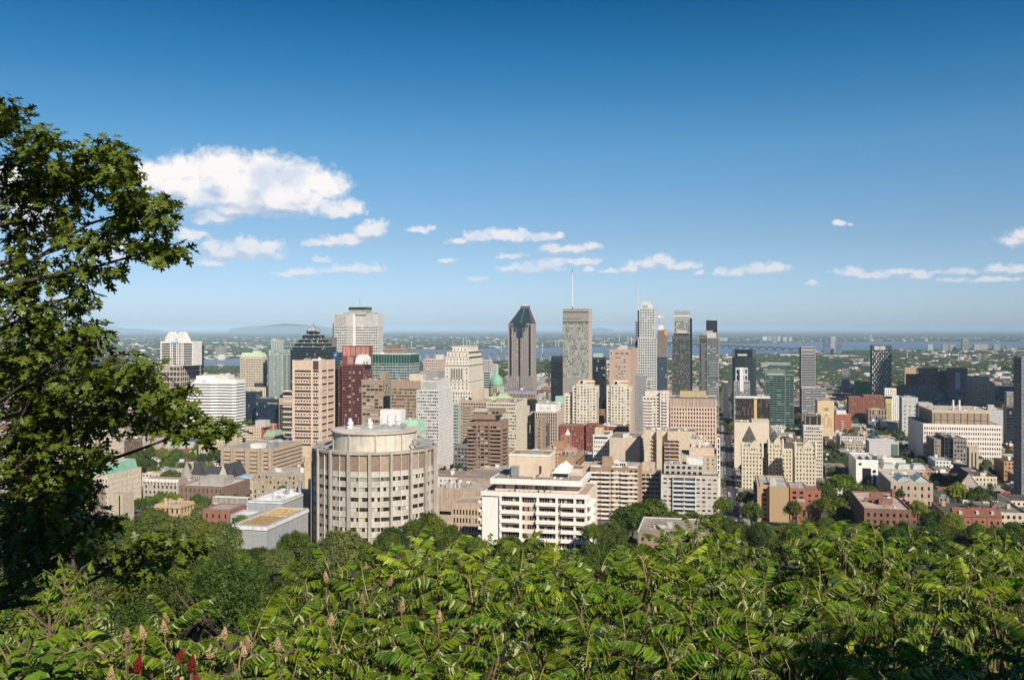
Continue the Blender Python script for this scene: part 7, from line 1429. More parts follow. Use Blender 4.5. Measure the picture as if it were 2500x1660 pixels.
for n_, (u, wd, va, d_, h, X, Y, px) in enumerate(cands):
    cname, c = random.choice(PALS); kf = random.choice((.8, .92, 1, 1.1)); c = tuple(x*kf for x in c); rc = random.choice((M_ROOF, M_ROOFL, M_ROOFD, M_ROOFL, roofm((.30, .24, .19))))
    wm = wall(tuple(round(x, 2) for x in c)); x0, y0 = uv(u, va); base = min(gz(y0), gz(uv(u+wd, va)[1]))-1
    if n_ < N_IND:
        root = empty('city_block', (x0, y0, base), -A); yt = HY+F*(CZ-base-h)/Y
        size = 'small low' if wd*h < 160 else 'long low' if wd > 28 and h < 12 else 'mid-rise' if h > 15 else 'low'
        rn = 'dark flat roof' if rc is M_ROOFD else 'pale flat roof' if rc is M_ROOFL else 'flat roof'
        lab = '%s %s building with %s %s' % (size, cname, rn, nearest(px, Y, yt)); k_ = 2
        lab = ' '.join(lab.split()[:16])
        tag(root, lab, 'building', 'ordinary city buildings')
        m = MB(); m.box(.3, wd, .3, d_, 0, h-.5); w2 = MB(); dk = m
        nf = max(1, round(h/3.4)); fh_ = h/nf
        for i in range(nf):
            z0 = fh_*i
            m.box(0, wd+.25, 0, .28, z0-.0+fh_*.78, z0+fh_*1.25+.001*i)
            if i == 0: m.box(0, wd+.2, .01, .27, 0, fh_*.27)
            m.box(wd-.01, wd+.24, .29, d_, z0+fh_*.78, z0+fh_*1.25+.001*i)
        nb = max(2, int(wd/2.8)); bw_ = wd/nb
        for j in range(nb+1): m.box(max(0, bw_*j-.8), min(wd, bw_*j+.8), .02, .29, 0, h-.1)
        nb2 = max(2, int(d_/2.8)); b2 = d_/nb2
        for j in range(nb2+1): m.box(wd, wd+.22, max(.31, b2*j-.8), min(d_, b2*j+.8), 0, h-.1)
        m.box(-.01, .28, .3, d_, 0, h+.1)
        m.build('wall', wm, root)
        for i in range(nf):
            z0 = fh_*i
            for j in range(nb): w2.poly([(bw_*j+.8, .27, z0+fh_*.27), (bw_*(j+1)-.8, .27, z0+fh_*.27), (bw_*(j+1)-.8, .27, z0+fh_*.78), (bw_*j+.8, .27, z0+fh_*.78)], random.random())
            for j in range(nb2): w2.poly([(wd+.03, b2*j+.8, z0+fh_*.27), (wd+.03, b2*(j+1)-.8, z0+fh_*.27), (wd+.03, b2*(j+1)-.8, z0+fh_*.78), (wd+.03, b2*j+.8, z0+fh_*.78)], random.random())
        o = w2.build('window', random.choice((G0, GLIT)), root); o['kind'] = 'stuff'
        m = MB(); m.box(.35, wd-.1, .35, d_-.1, h-.55, h-.35); m.build('roof', rc, root)
        for q_ in range(random.randint(1, 5)):
            a, c_, hh = random.uniform(1.5, 5), random.uniform(1.5, 4), random.uniform(.8, 3.2); xx, yy = random.uniform(.6, max(.7, wd-a-.5)), random.uniform(.6, max(.7, d_-c_-.5)); m = MB(); m.box(xx, xx+a, yy, yy+c_, h-.4, h+hh); m.build('rooftop_unit', random.choice((M_WHITE, M_STEEL, wm)), root)
        TAKEN.append((u-1, u+wd+1, va-1, va+d_+1))
    else:
        key = wm.name if n_ % 3 else cname; 
        if cname not in stuff: stuff[cname] = (MB(), wall(tuple(PALS[[p[0] for p in PALS].index(cname)][1])), MB())
        m = stuff[cname][0]; r_ = stuff[cname][2]
        def tr(x, y, z): return (x0+x*CA+y*SA, y0-x*SA+y*CA, base+z)
        m.hexa([tr(0, 0, 0), tr(wd, 0, 0), tr(wd, d_, 0), tr(0, d_, 0), tr(0, 0, h), tr(wd, 0, h), tr(wd, d_, h), tr(0, d_, h)])
        nf = max(1, round(h/3.6))
        for i in range(nf):
            z0 = h*i/nf; rr = random.random()
            nb = max(2, int(wd/4)); 
            for j in range(nb): xx = wd*(j+.25)/nb; x2_ = wd*(j+.75)/nb; r_.poly([tr(xx, -.05, z0+1.1), tr(x2_, -.05, z0+1.1), tr(x2_, -.05, z0+2.6), tr(xx, -.05, z0+2.6)], random.random())
        for q_ in range(random.randint(0, 3)):
            a = random.uniform(2, 5); xx, yy = random.uniform(.5, max(.6, wd-a)), random.uniform(.5, max(.6, d_-a)); m.hexa([tr(xx, yy, h-.1), tr(xx+a, yy, h-.1), tr(xx+a, yy+a, h-.1), tr(xx, yy+a, h-.1), tr(xx, yy, h+2), tr(xx+a, yy, h+2), tr(xx+a, yy+a, h+2), tr(xx, yy+a, h+2)])
for nm, (m, wm, r_) in stuff.items():
    # roofs of the mass of far buildings take their own colours
    idx = []; nf = len(m.s); rgh = random.Random(5)
    me = m.mesh('distant_buildings', [wm, M_ROOF, M_ROOFL, M_ROOFD]); n = len(me.polygons); nz = np.empty(n*3, dtype=np.float32); me.polygons.foreach_get('normal', nz); nz = nz.reshape(-1, 3)[:, 2]
    mi = np.where(nz > .5, 1+(np.arange(n)//6*7919 % 3), 0).astype(np.int32); me.polygons.foreach_set('material_index', mi)
    o = link('distant_buildings', me); tag(o, 'far %s buildings massed together across the city' % nm, 'buildings', 'far building masses', 'stuff')
    o = r_.build('distant_windows', G0, o); o['kind'] = 'stuff'
# ------------------------------------------------------------------ far suburbs: houses and woods on the plain
def px_water(px, Y):
    """True where the river lies"""
    py = HY+F*(CZ-WZ)/Y
    return np.interp(px, fa[:, 0], fa[:, 1])-.8 < py < np.interp(px, na[:, 0], na[:, 1])+1.2
m = MB(); nh = 0
while nh < 3600:
    Y = 3600*math.exp(random.random()*1.9); px = random.uniform(200, 2520)
    if px_water(px, Y): continue
    if random.random() > (.5+.5*math.sin(px*.013+Y*.0007)*math.sin(Y*.0011+px*.004)): continue
    x = (px-1250)/F*Y; k = 1+Y/16000; w_, d_, h_ = random.uniform(10, 34)*k, random.uniform(12, 40)*k, random.choice((5, 6, 7, 9, 16 if Y > 7000 else 8))
    z = gz(Y)-.5; a = A+random.choice((0, .6)); c_, s_ = math.cos(a), math.sin(a)
    def tr(u, v, zz): return (x+u*c_+v*s_, Y-u*s_+v*c_, z+zz)
    m.hexa([tr(0, 0, 0), tr(w_, 0, 0), tr(w_, d_, 0), tr(0, d_, 0), tr(0, 0, h_), tr(w_, 0, h_), tr(w_, d_, h_), tr(0, d_, h_)]); nh += 1
mts = [wall(c) for c in ((.62, .60, .56), (.42, .34, .28), (.30, .15, .11), (.5, .48, .45), (.72, .70, .67))]
me = m.mesh('distant_houses', mts); n = len(me.polygons); me.polygons.foreach_set('material_index', (np.arange(n)//6*31 % 5).astype(np.int32))
tag(link('distant_houses', me), 'tiny houses and sheds spread over the plain and along the river', 'houses', None, 'stuff')
# blob crowns for woods too far to resolve
ico = []
def ico_sphere():
    t = (1+5**.5)/2; v = np.array([(-1,t,0),(1,t,0),(-1,-t,0),(1,-t,0),(0,-1,t),(0,1,t),(0,-1,-t),(0,1,-t),(t,0,-1),(t,0,1),(-t,0,-1),(-t,0,1)], float); v /= np.linalg.norm(v[0])
    f = np.array([(0,11,5),(0,5,1),(0,1,7),(0,7,10),(0,10,11),(1,5,9),(5,11,4),(11,10,2),(10,7,6),(7,1,8),(3,9,4),(3,4,2),(3,2,6),(3,6,8),(3,8,9),(4,9,5),(2,4,11),(6,2,10),(8,6,7),(9,8,1)]); return v, f
IV, IF = ico_sphere()
def subdiv(V, Fc):
    mid = {}; V = [tuple(p) for p in V]; out = []
    def md(a, b):
        k = (min(a, b), max(a, b))
        if k not in mid: p = (np.array(V[a])+np.array(V[b]))/2; p /= np.linalg.norm(p); mid[k] = len(V); V.append(tuple(p))
        return mid[k]
    for a, b, c in Fc: x, y, z = md(a, b), md(b, c), md(c, a); out += [(a, x, z), (b, y, x), (c, z, y), (x, y, z)]
    return np.array(V), np.array(out)
SV, SF = subdiv(IV, IF)
def blobs(name, cen, rad, hz, mat, V=IV, Fc=IF, jit=.25):
    n = len(cen); k = len(V); r3 = np.stack([rad, rad, hz], 1)[:, None, :]
    vv = V[None]*(1+rng.uniform(-jit, jit, (n, k, 1)))*r3+cen[:, None, :]
    ff = (Fc[None]+(np.arange(n)*k)[:, None, None]).reshape(-1)
    me = np_mesh(name, vv.reshape(-1, 3), ff, np.full(n*len(Fc), 3), mat, np.repeat(rng.random(n), len(Fc))*.6+rng.random(n*len(Fc))*.4)
    return me
LF_FAR = leafm('far_foliage', (.020, .040, .014), (.055, .085, .028), trans=.0, rough=.9, spec=.1)
cen, rad, hz = [], [], []
while len(cen) < 15000:
    Y = 3300*math.exp(random.random()*2.0); px = random.uniform(150, 2560)
    if px_water(px, Y): continue
    nn = math.sin(px*.021+Y*.0009)+math.sin(Y*.0017-px*.011)+.5*math.sin(px*.05+Y*.003)
    if nn < -.5: continue
    k = max(1, Y/6000); r_ = random.uniform(7, 13)*k; cen.append(((px-1250)/F*Y, Y, gz(Y)+3)); rad.append(r_*1.5); hz.append(random.uniform(6, 12)*(1 if Y < 9000 else 1.3))
o = link('distant_woods', blobs('distant_woods', np.array(cen), np.array(rad), np.array(hz), LF_FAR)); tag(o, 'blue-green woods covering the plain on both sides of the river', 'woods', None, 'stuff')
# mid-distance park trees massed among the city blocks
cen, rad, hz = [], [], []; spots = []
for _ in range(26000):
    Y = 900*math.exp(random.random()*1.42); px = random.uniform(250, 2540)
    wgt = .10 if px < 1650 else .26
    if Y > 2200: wgt *= 1.7
    nn = math.sin(px*.03+Y*.004)+math.sin(Y*.006-px*.014)
    if random.random() > wgt*(.35+.65*(nn > .2)): continue
    X = (px-1250)/F*Y; u, v = to_uv(X, Y)
    if not free(u-2, u+2, v-2, v+2): continue
    spots.append((X, Y, px))
near_sp = sorted([s_ for s_ in spots if s_[1] < 2300], key=lambda s_: s_[1])[:0]
for X, Y, px in spots:
    for _ in range(3):
        r_ = random.uniform(2.5, 5); cen.append((X+random.uniform(-4, 4), Y+random.uniform(-4, 4), gz(Y)+random.uniform(3, 8))); rad.append(r_); hz.append(r_*random.uniform(.8, 1.1))
o = link('city_trees', blobs('city_trees', np.array(cen), np.array(rad), np.array(hz), LF_FAR, SV, SF, .22)); tag(o, 'rounded street and park trees massed between far city blocks', 'trees', None, 'stuff')

# ------------------------------------------------------------------ individual trees
def leaf_mesh(name, C, Nn, size, asp, mat, rv=None, droop=.0):
    """one small folded leaf quad per point"""
    n = len(C); Nn = Nn/np.linalg.norm(Nn, axis=1, keepdims=True); a = rng.normal(size=(n, 3)); a -= (a*Nn).sum(1, keepdims=True)*Nn; a /= np.linalg.norm(a, axis=1, keepdims=True); a[:, 2] -= droop; a /= np.linalg.norm(a, axis=1, keepdims=True)
    b = np.cross(Nn, a); s = (size*rng.uniform(.6, 1.35, n))[:, None]
    v = np.stack([C-a*s*.5, C+b*s*asp*.5+Nn*s*.08, C+a*s*.5, C-b*s*asp*.5+Nn*s*.08], 1).reshape(-1, 3)
    return np_mesh(name, v, np.arange(4*n), np.full(n, 4), mat, rng.random(n) if rv is None else rv)
def crown_mesh(name, nleaf, size, mat, shape='round', lobes=26, asp=.55, seed=0):
    global rng
    r0 = rng; rng = np.random.default_rng(seed)
    L = rng.normal(size=(lobes, 3)); L /= np.linalg.norm(L, axis=1, keepdims=True); L[:, 2] = np.abs(L[:, 2])*1.0-.35
    rr = rng.uniform(.35, .78, lobes)[:, None]; L = L*rr
    if shape == 'cone': L[:, 2] = rng.uniform(-.5, 1.0, lobes); k = (1.05-L[:, 2])/1.5; t = rng.uniform(0, 6.28, lobes); L[:, 0] = np.cos(t)*k*.5; L[:, 1] = np.sin(t)*k*.5
    lr = rng.uniform(.20, .42, lobes)*(1 if shape != 'cone' else .7)
    lr = lr*.78; idx = rng.choice(lobes, nleaf, p=lr**2/np.sum(lr**2)); d = rng.normal(size=(nleaf, 3)); d /= np.linalg.norm(d, axis=1, keepdims=True); d[:, 2] = np.where(rng.random(nleaf) < .7, np.abs(d[:, 2]), d[:, 2])
    rad = lr[idx][:, None]*rng.uniform(.72, 1.08, (nleaf, 1))*(1+.18*np.sin(d[:, :1]*9+d[:, 1:2]*7+idx[:, None]))
    C = L[idx]+d*rad; Nn = d*1.0+rng.normal(size=(nleaf, 3))*.45+np.array([0, 0, .2])
    lobev = rng.random(lobes); me = leaf_mesh(name, C, Nn, size, asp, mat, np.clip(lobev[idx]*.6+rng.random(nleaf)*.4, 0, 1), .2)
    rng = r0; return me, L, lr
LM = {'mid': leafm('mid_green_leaves', (.022, .050, .003), (.150, .210, .014)), 'dark': leafm('dark_green_leaves', (.014, .036, .003), (.085, .130, .010)),
      'light': leafm('yellow_green_leaves', (.07, .11, .008), (.22, .28, .025)), 'olive': leafm('grey_green_leaves', (.035, .062, .010), (.20, .24, .055))}
CROWNS = {}
for kind, mt in LM.items():
    for q, (nl, sz) in {'hi': (15000, .080), 'mid': (6000, .12)}.items():
        for s_ in range(2):
            CROWNS[kind, q, s_] = crown_mesh('crown', nl, sz, mt, seed=len(kind)*7+(q == 'hi')*3+s_*17, lobes=64)[0]
CROWNS['dark', 'cone', 0] = crown_mesh('crown', 5000, .06, LM['dark'], 'cone', 34, .35, 77)[0]
def trunk_mesh():
    m = MB(); m.tube([(0, 0, 0), (.01, .0, .35), (.03, .01, .6)], .045, .028, 7)
    for i in range(6): t = i*1.05; m.tube([(.02, 0, .38+.04*i), (.18*math.cos(t), .18*math.sin(t), .55+.03*i), (.34*math.cos(t), .34*math.sin(t), .68+.04*i)], .02, .006, 5)
    return m.mesh('trunk', M_BARK)
TRUNK = trunk_mesh(); TREES = []
def tree(px, yt, Y, r, kind='mid', q='mid', label=None, h=None, group=None, flat_=1.0):
    X = (px-1250)/F*Y; z = gz(Y); top = CZ-(yt-HY)/F*Y if yt else z+h; H = max(3.5, top-z)
    root = empty('broadleaf_tree' if q != 'cone' else 'conifer_tree', (X, Y, z), random.uniform(0, 6.28)); tag(root, label, 'tree', group)
    link('trunk', TRUNK, root, scale=(H*.8, H*.8, H*.95)); k = (kind, q, random.randint(0, 1)) if q != 'cone' else ('dark', 'cone', 0)
    rz = min(H*.5, r*1.25)*flat_
    link('crown', CROWNS[k], root, (0, 0, H-rz*.95), (0, 0, random.uniform(0, 6.28)), (r*1.05, r*1.05, rz)); TREES.append((X, Y)); return root
KN = {'mid': 'green', 'dark': 'dark green', 'light': 'yellow-green', 'olive': 'grey-green'}
# campus trees, left
T_ = [(330,1092,1000,16,'mid'),(362,1088,1010,12,'dark'),(366,1082,1030,8,'dark'),(395,1086,1040,14,'light'),(430,1090,1000,17,'mid'),(410,1110,930,15,'mid'),(350,1110,900,13,'dark'),(375,1130,860,14,'mid'),(410,1140,830,12,'mid'),(450,1120,900,12,'dark'),(300,1105,950,10,'mid'),(430,1143,800,10,'olive'),(470,1100,980,9,'mid'),(495,1100,960,11,'dark'),(525,1088,980,13,'dark'),(510,1120,880,12,'olive'),(485,1128,870,8,'olive'),(540,1110,900,8,'mid'),(240,1120,820,12,'mid'),(200,1150,640,12,'mid'),(165,1160,600,14,'mid'),(290,1190,700,7,'light'),(315,1192,690,7,'dark'),(340,1210,640,9,'dark'),(365,1205,660,9,'mid'),(392,1193,650,9,'mid'),(418,1194,640,12,'light'),(445,1215,600,8,'mid'),(480,1200,640,7,'mid'),(500,1205,600,8,'olive'),(540,1200,610,9,'mid'),(575,1200,620,9,'mid'),(600,1208,600,7,'mid'),(490,1220,520,9,'olive'),(705,1142,800,6,'mid'),(725,1150,780,6,'light'),(735,1160,700,7,'mid'),(690,1180,640,6,'dark')]
for i, (px, yt, Y, r, kd) in enumerate(T_):
    pos = 'campus grove left of the tan banded block' if Y > 800 else 'college roofs at left' if px < 620 else 'tan banded block and the round tower'
    tree(px, yt, Y, r*.62, kd, 'mid', '%s tree among the %s' % (KN[kd], pos) if px < 620 else '%s tree between the %s' % (KN[kd], pos), group='campus trees')
# trees at the foot of the slope, in front of the buildings
ridge_x = [0, 150, 250, 330, 400, 450, 520, 560, 600, 650, 700, 745, 775, 850, 905, 940, 990, 1040, 1090, 1140, 1180, 1240, 1300, 1340, 1400, 1450, 1520, 1560, 1620, 1700, 1760, 1850, 1900, 2000, 2100, 2200, 2300, 2400, 2500]
ridge_y = [1270, 1270, 1240, 1232, 1250, 1240, 1255, 1280, 1310, 1300, 1275, 1320, 1268, 1262, 1320, 1270, 1252, 1240, 1275, 1300, 1300, 1295, 1310, 1350, 1310, 1290, 1290, 1310, 1290, 1258, 1248, 1262, 1260, 1245, 1262, 1262, 1262, 1258, 1250]
n_ridge = 0
def mask_ok(px, yt, r_px):
    """keep crowns from hiding the low roofs near the slope"""
    for (a, b_, c) in ((567, 765, 1315), (1178, 1475, 1312), (1558, 1730, 1306), (1360, 1452, 1334), (2092, 2245, 1252), (760, 900, 1255), (2326, 2450, 1262), (1845, 1985, 1262)):
        if a-r_px < px < b_+r_px and yt < c: return False
    return True
def slope_tree(px, Y, r, kd, lab, q='mid', yt=None, force=False, grp='trees at the foot of the slope'):
    if yt is None: yt = HY+F*(CZ-(gz(Y)+random.uniform(11, 17)))/Y
    if not force and not mask_ok(px, yt, r*F/Y*.8): return
    tree(px, yt, Y, r, kd, q, lab, group=grp)
HT_ = [(385,1232,470,9,'mid','hi','large green rounded tree over the mansion at left'),(455,1236,430,10,'olive','hi','big grey-green tree with feathery leaves below the mansion'),(365,1228,440,6,'light','hi','yellow-green tree left of the sandstone mansion'),(300,1240,400,10,'dark','hi','dark green tree in front of the plain tan concrete block'),(250,1250,380,9,'dark','hi','dark green tree at the left under the reddish stone hall'),(590,1248,420,6.5,'mid','hi','green tree beside the white canopy roof'),(545,1262,380,9,'olive','hi','grey-green tree left of the planted roof building'),
 (720,1278,345,6.2,'dark','hi','round dark green tree hiding the base of the planted roof building'),(838,1268,300,7.5,'olive','hi','tall silvery-green willow in front of the round tower'),(800,1300,280,7,'olive','hi','silvery-green willow left of the tall one'),(960,1275,330,6,'dark','hi','dark green tree right of the willow, before the round tower'),(945,1290,300,5,'mid','hi','rusty green tree at the foot of the round tower'),(1045,1236,370,8.5,'mid','hi','large bushy green tree at the lower right of the round tower'),(1010,1256,350,6,'mid','hi','green tree between the rusty tree and the large bushy one'),(1100,1268,360,6.5,'mid','hi','green tree before the low tan block with tall dark windows'),
 (1165,1300,300,4.5,'olive','hi','small olive tree at the left foot of the white terraced apartments'),(1250,1292,300,6.5,'mid','hi','green tree in front of the white terraced apartments'),(1312,1302,280,5.5,'light','hi','bright green narrow tree in front of the white terraced apartments'),(1360,1330,265,6,'olive','hi','silvery bush tree below the grey shingled roof'),(1455,1310,300,6.5,'dark','hi','very dark round tree right of the grey shingled roof'),(1490,1292,330,6.5,'dark','hi','dark tree before the low flat grey-brown roof'),(1500,1258,450,7,'dark','hi','dark tree between the brown and white slab and the flat grey-brown roof'),(1472,1272,430,6,'dark','hi','dark tree at the right foot of the white terraced building, nearer the slab'),(1545,1250,500,6.5,'mid','hi','green tree behind the left edge of the flat grey-brown roof'),(1640,1238,540,5,'mid','mid','green tree at the foot of the pale blue balconies'),(1690,1240,520,5,'dark','mid','dark tree behind the right end of the flat grey-brown roof'),(1445,1268,380,5,'mid','hi','small green tree at the right foot of the white terraced apartments'),
 (1532,1222,500,10,'dark','mid','large dark tree at the foot of the brown and white slab'),(1592,1203,545,10,'mid','mid','bushy green tree before the grey-white slab'),(1560,1212,550,8,'dark','mid','dark tree between the two apartment slabs'),(1752,1160,660,5,'mid','mid','street tree at the corner of the grey-white slab'),(1765,1205,600,6.5,'mid','mid','street tree on the left side of the shaded street'),(1752,1240,480,8,'mid','hi','green tree at the lower end of the shaded street'),(1800,1262,440,8,'dark','hi','dark tree below the street, right side'),(1820,1190,620,6,'dark','mid','dark tree between the street and the tan notched block'),(1835,1215,560,7,'dark','mid','shadowy tree left of the tan notched block'),
 (1900,1268,430,7,'olive','hi','olive green tree under the tan notched block'),(1935,1216,540,5.5,'mid','mid','green tree in front of the red brick apartments'),(1972,1235,520,3.5,'dark','cone','small dark conifer by the red brick annex'),(2010,1172,690,10,'mid','mid','large green tree behind the red brick apartments'),(2060,1150,740,14,'mid','mid','largest green park tree before the museum'),(2025,1200,600,12,'mid','mid','broad green tree between red brick apartments and flat brown building'),(2085,1180,640,9,'dark','mid','dark green tree left of the classical museum wall'),(2120,1178,700,7,'mid','mid','green tree at the foot of the museum portal'),(2060,1230,540,11,'mid','mid','green tree mass left of the flat brown building'),
 (2290,1145,780,7,'mid','mid','green tree between museum and church'),(2320,1150,770,8,'dark','mid','dark tree beside the church nave'),(2340,1168,660,10,'light','mid','sunlit green tree in front of the church'),(2390,1178,650,8,'mid','mid','green tree below the church gable'),(2418,1182,600,6,'dark','cone','dark conifer right of the church gable'),(2370,1205,560,4.5,'dark','cone','dark blue-green spruce among the terrace roofs'),(2195,1185,700,5,'dark','mid','dark tree by the right corner of the classical museum'),(2240,1215,560,6,'light','mid','yellow-green tree right of the flat brown building'),(2118,1262,400,5,'dark','hi','dark tree hiding the left foot of the flat-roofed brown building'),(2160,1268,380,5,'mid','hi','green tree hiding the front of the flat-roofed brown building'),(2205,1262,400,5.5,'dark','hi','dark tree hiding the right front of the flat-roofed brown building'),(2280,1232,480,9,'dark','hi','big dark round tree right of the flat brown building'),(2325,1240,470,7,'light','hi','bright green tree beside the red-roofed terrace'),
 (1775,1022,1500,7,'mid','mid','bright green street tree far up the shaded street, left'),(1783,1030,1400,7,'light','mid','bright green street tree far up the shaded street, middle'),(1790,1035,1350,6,'mid','mid','green street tree far up the shaded street, right'),(1083,1136,850,5,'mid','mid','small green tree at the foot of the grey gridded tower'),(1085,1170,700,6,'mid','mid','green tree by the row houses right of the round tower'),(1345,972,1500,10,'dark','mid','dark park tree right of the blue crane'),(1360,968,1480,10,'dark','mid','dark park tree beneath the near-black tower'),(1320,980,1470,9,'dark','mid','dark park tree left of the pale green rooftop box'),(1300,968,1560,9,'dark','mid','dark park tree at the foot of the granite skyscraper'),(1250,968,1600,8,'dark','mid','dark tree beside the small cathedral cupola'),(1340,880,3000,16,'mid','mid','green tree mass between granite skyscraper and near-black tower'),(1225,898,2800,16,'mid','mid','green tree mass left of the granite skyscraper')]
for (px, yt, Y, r, kd, q, lab) in HT_: tree(px, yt, Y, r, kd, q, lab)
random.seed(11)
zones = [(-40, 620, 160, 400, 40), (560, 1250, 160, 290, 20), (1200, 1560, 200, 300, 8), (1500, 2560, 330, 520, 62)]
for (x0, x1, Y0, Y1, n) in zones:
    for _ in range(n):
        px, Y = random.uniform(x0, x1), random.uniform(Y0, Y1); kd = random.choice(('mid', 'mid', 'dark', 'olive', 'mid', 'dark') if px < 1500 else ('mid', 'dark', 'dark'))
        lim = float(np.interp(px, ridge_x, ridge_y))+random.uniform(0, 30); yt = max(lim, HY+F*(CZ-(gz(Y)+random.uniform(12, 19)))/Y)
        h_ = CZ-(yt-HY)/F*Y-gz(Y)
        if h_ < 6: continue
        r = random.uniform(5, 7.5)
        if not mask_ok(px, yt, r*F/Y*.6): continue
        where = 'lower left slope' if px < 620 else 'slope below the round tower' if px < 1250 else 'slope below the white terraced apartments' if px < 1560 else 'foot of the slope at right'
        tree(px, yt, Y, r, kd, 'hi' if Y < 330 else 'mid', '%s woodland tree %s' % (KN[kd], nearest(px, Y, yt)), group='woodland trees on the '+where)
for i, px in enumerate(range(20, 590, 34)):
    kd = ('mid', 'dark', 'olive', 'mid')[i % 4]; tree(px+random.uniform(-10, 10), random.uniform(1258, 1292), random.uniform(400, 480), random.uniform(7, 9), kd, 'hi', '%s tree under the oak tips %s' % (KN[kd], nearest(px, 440, 1270)), group='trees under the oak tips')
for i, px in enumerate(range(150, 800, 36)):
    Y = random.uniform(105, 185); kd = ('mid', 'dark', 'olive', 'mid', 'dark')[i % 5]; tree(px+random.uniform(-12, 12), random.uniform(1335, 1450), Y, random.uniform(4, 5.4), kd, 'hi', '%s treetop on the near slope %s' % (KN[kd], nearest(px, 140, 1390)), group='treetops on the near left slope')
def floor_y(px, r_px):
    v = float(np.interp(px, ridge_x, ridge_y))
    for (a, b_, c) in ((567, 765, 1318), (1178, 1475, 1314), (1558, 1730, 1308), (1360, 1452, 1336), (2092, 2245, 1264), (760, 900, 1300), (2326, 2450, 1264), (1845, 1985, 1264)):
        if a-r_px < px < b_+r_px: v = max(v, c)
    return v
for px in list(range(180, 2540, 34))+list(range(197, 2540, 96)):
    px += random.uniform(-8, 8); Y = random.uniform(300, 390) if px < 1500 else random.uniform(330, 430); r = random.uniform(4.6, 6.4); kd = random.choice(('mid', 'mid', 'dark', 'olive', 'light') if px < 1500 else ('mid', 'dark', 'dark', 'mid'))
    yt = floor_y(px, r*F/Y*.75)+random.uniform(2, 20); h_ = CZ-(yt-HY)/F*Y-gz(Y)
    if h_ < 5 or h_ > 24: continue
    tree(px, yt, Y, r, kd, 'hi', '%s foot-of-slope tree %s' % (KN[kd], nearest(px, Y, yt)), group='crowns along the foot of the slope')
# understorey so that no bare slope shows between the crowns
C = []
for _ in range(42000):
    Y = 16*math.exp(random.random()*3.25); px = random.uniform(-80, 2580)
    if 567 < px < 765 and 375 < Y < 480: continue
    C.append(((px-1250)/F*Y, Y, gz(Y)+random.uniform(.1, 2.2+Y*.012)))
C = np.array(C); sz = np.clip(C[:, 1]*.006, .25, 1.6)
o = link('undergrowth', leaf_mesh('undergrowth', C, rng.normal(size=C.shape)*.6+np.array([0, -.3, .8]), sz, .6, LM['mid'])); tag(o, 'dark leafy undergrowth covering the hillside below the viewpoint', 'undergrowth', None, 'stuff')

# ------------------------------------------------------------------ parked cars along the street
def car_meshes(c):
    body = MB(); prof = [(-2.2, .35), (-2.2, .75), (-1.9, .92), (-1.1, 1.0), (1.0, .98), (1.9, .82), (2.2, .65), (2.2, .35)]
    body.loft([[(-.88, p[0], p[1]) for p in prof], [(.88, p[0], p[1]) for p in prof]])
    cab = MB(); cab.hexa([(-.78, -1.6, .95), (.78, -1.6, .95), (.78, 1.1, .95), (-.78, 1.1, .95), (-.62, -1.1, 1.45), (.62, -1.1, 1.45), (.62, .35, 1.45), (-.62, .35, 1.45)])
    rf = MB(); rf.box(-.60, .60, -1.05, .3, 1.455, 1.49)
    wh = MB(); wh.loft([[(-.1, .33*math.cos(t*.628), .33*math.sin(t*.628)) for t in range(10)], [(.1, .33*math.cos(t*.628), .33*math.sin(t*.628)) for t in range(10)]])
    pm = flat(c, .25, .1, 'car_paint'); return body.mesh('body', pm), cab.mesh('cabin', GD), rf.mesh('roof', pm), wh.mesh('wheel', flat((.02, .02, .02), .8, 0, 'rubber'))
CCOL = [('white', (.75, .75, .75)), ('black', (.02, .02, .02)), ('silver', (.45, .46, .48)), ('red', (.45, .03, .02)), ('dark blue', (.03, .06, .16)), ('grey', (.18, .18, .19))]
CMS = [car_meshes(c) for _, c in CCOL]
for side, u0 in (('left', 1.2), ('right', 10.8), ('road', 7.6), ('road2', 4.3)):
    v = 612
    while v < 1400:
        if random.random() < (.85 if 'road' not in side else .25):
            k = random.randrange(6); X, Y = uv(u0+random.uniform(-.1, .1), v); sl_ = math.atan2(gz(Y+2)-gz(Y-2), 4)
            root = empty('parked_car' if 'road' not in side else 'car', (X, Y, gz(Y)+.56), -A); root.rotation_euler = (sl_, 0, -A+(math.pi if side in ('left', 'road2') else 0)); 
            tag(root, ('%s car parked on the %s side of the shaded street' % (CCOL[k][0], side)) if 'road' not in side else '%s car driving in the middle of the shaded street' % CCOL[k][0], 'car', 'cars on the shaded street')
            link('body', CMS[k][0], root); link('cabin', CMS[k][1], root); link('roof', CMS[k][2], root)
            for (a, c) in ((-.82, -1.35), (.82, -1.35), (-.82, 1.35), (.82, 1.35)): link('wheel', CMS[k][3], root, (a, c, .33))
        v += random.uniform(5.6, 7.5) if 'road' not in side else random.uniform(14, 40)
for i in range(14):                             # lamps along the street
    v = 615+i*42; X, Y = uv(-1.2 if i % 2 else 13.2, v); root = empty('street_lamp', (X, Y, gz(Y)+.7), -A); tag(root, 'tall street lamp with curved arm on the pavement of the shaded street', 'street lamp', 'street lamps on the shaded street')
    m = MB(); m.tube([(0, 0, 0), (0, 0, 8)], .12, .08, 6); m.build('pole', M_STEEL, root); s_ = 1 if i % 2 else -1; m = MB(); m.tube([(0, 0, 8), (.8*s_, 0, 8.7), (2*s_, 0, 8.8)], .07, .05, 5); m.build('arm', M_STEEL, root); m = MB(); m.box(1.7*s_-.3, 1.7*s_+.4, -.15, .15, 8.6, 8.8); m.build('lamp_head', GRAYL, root)
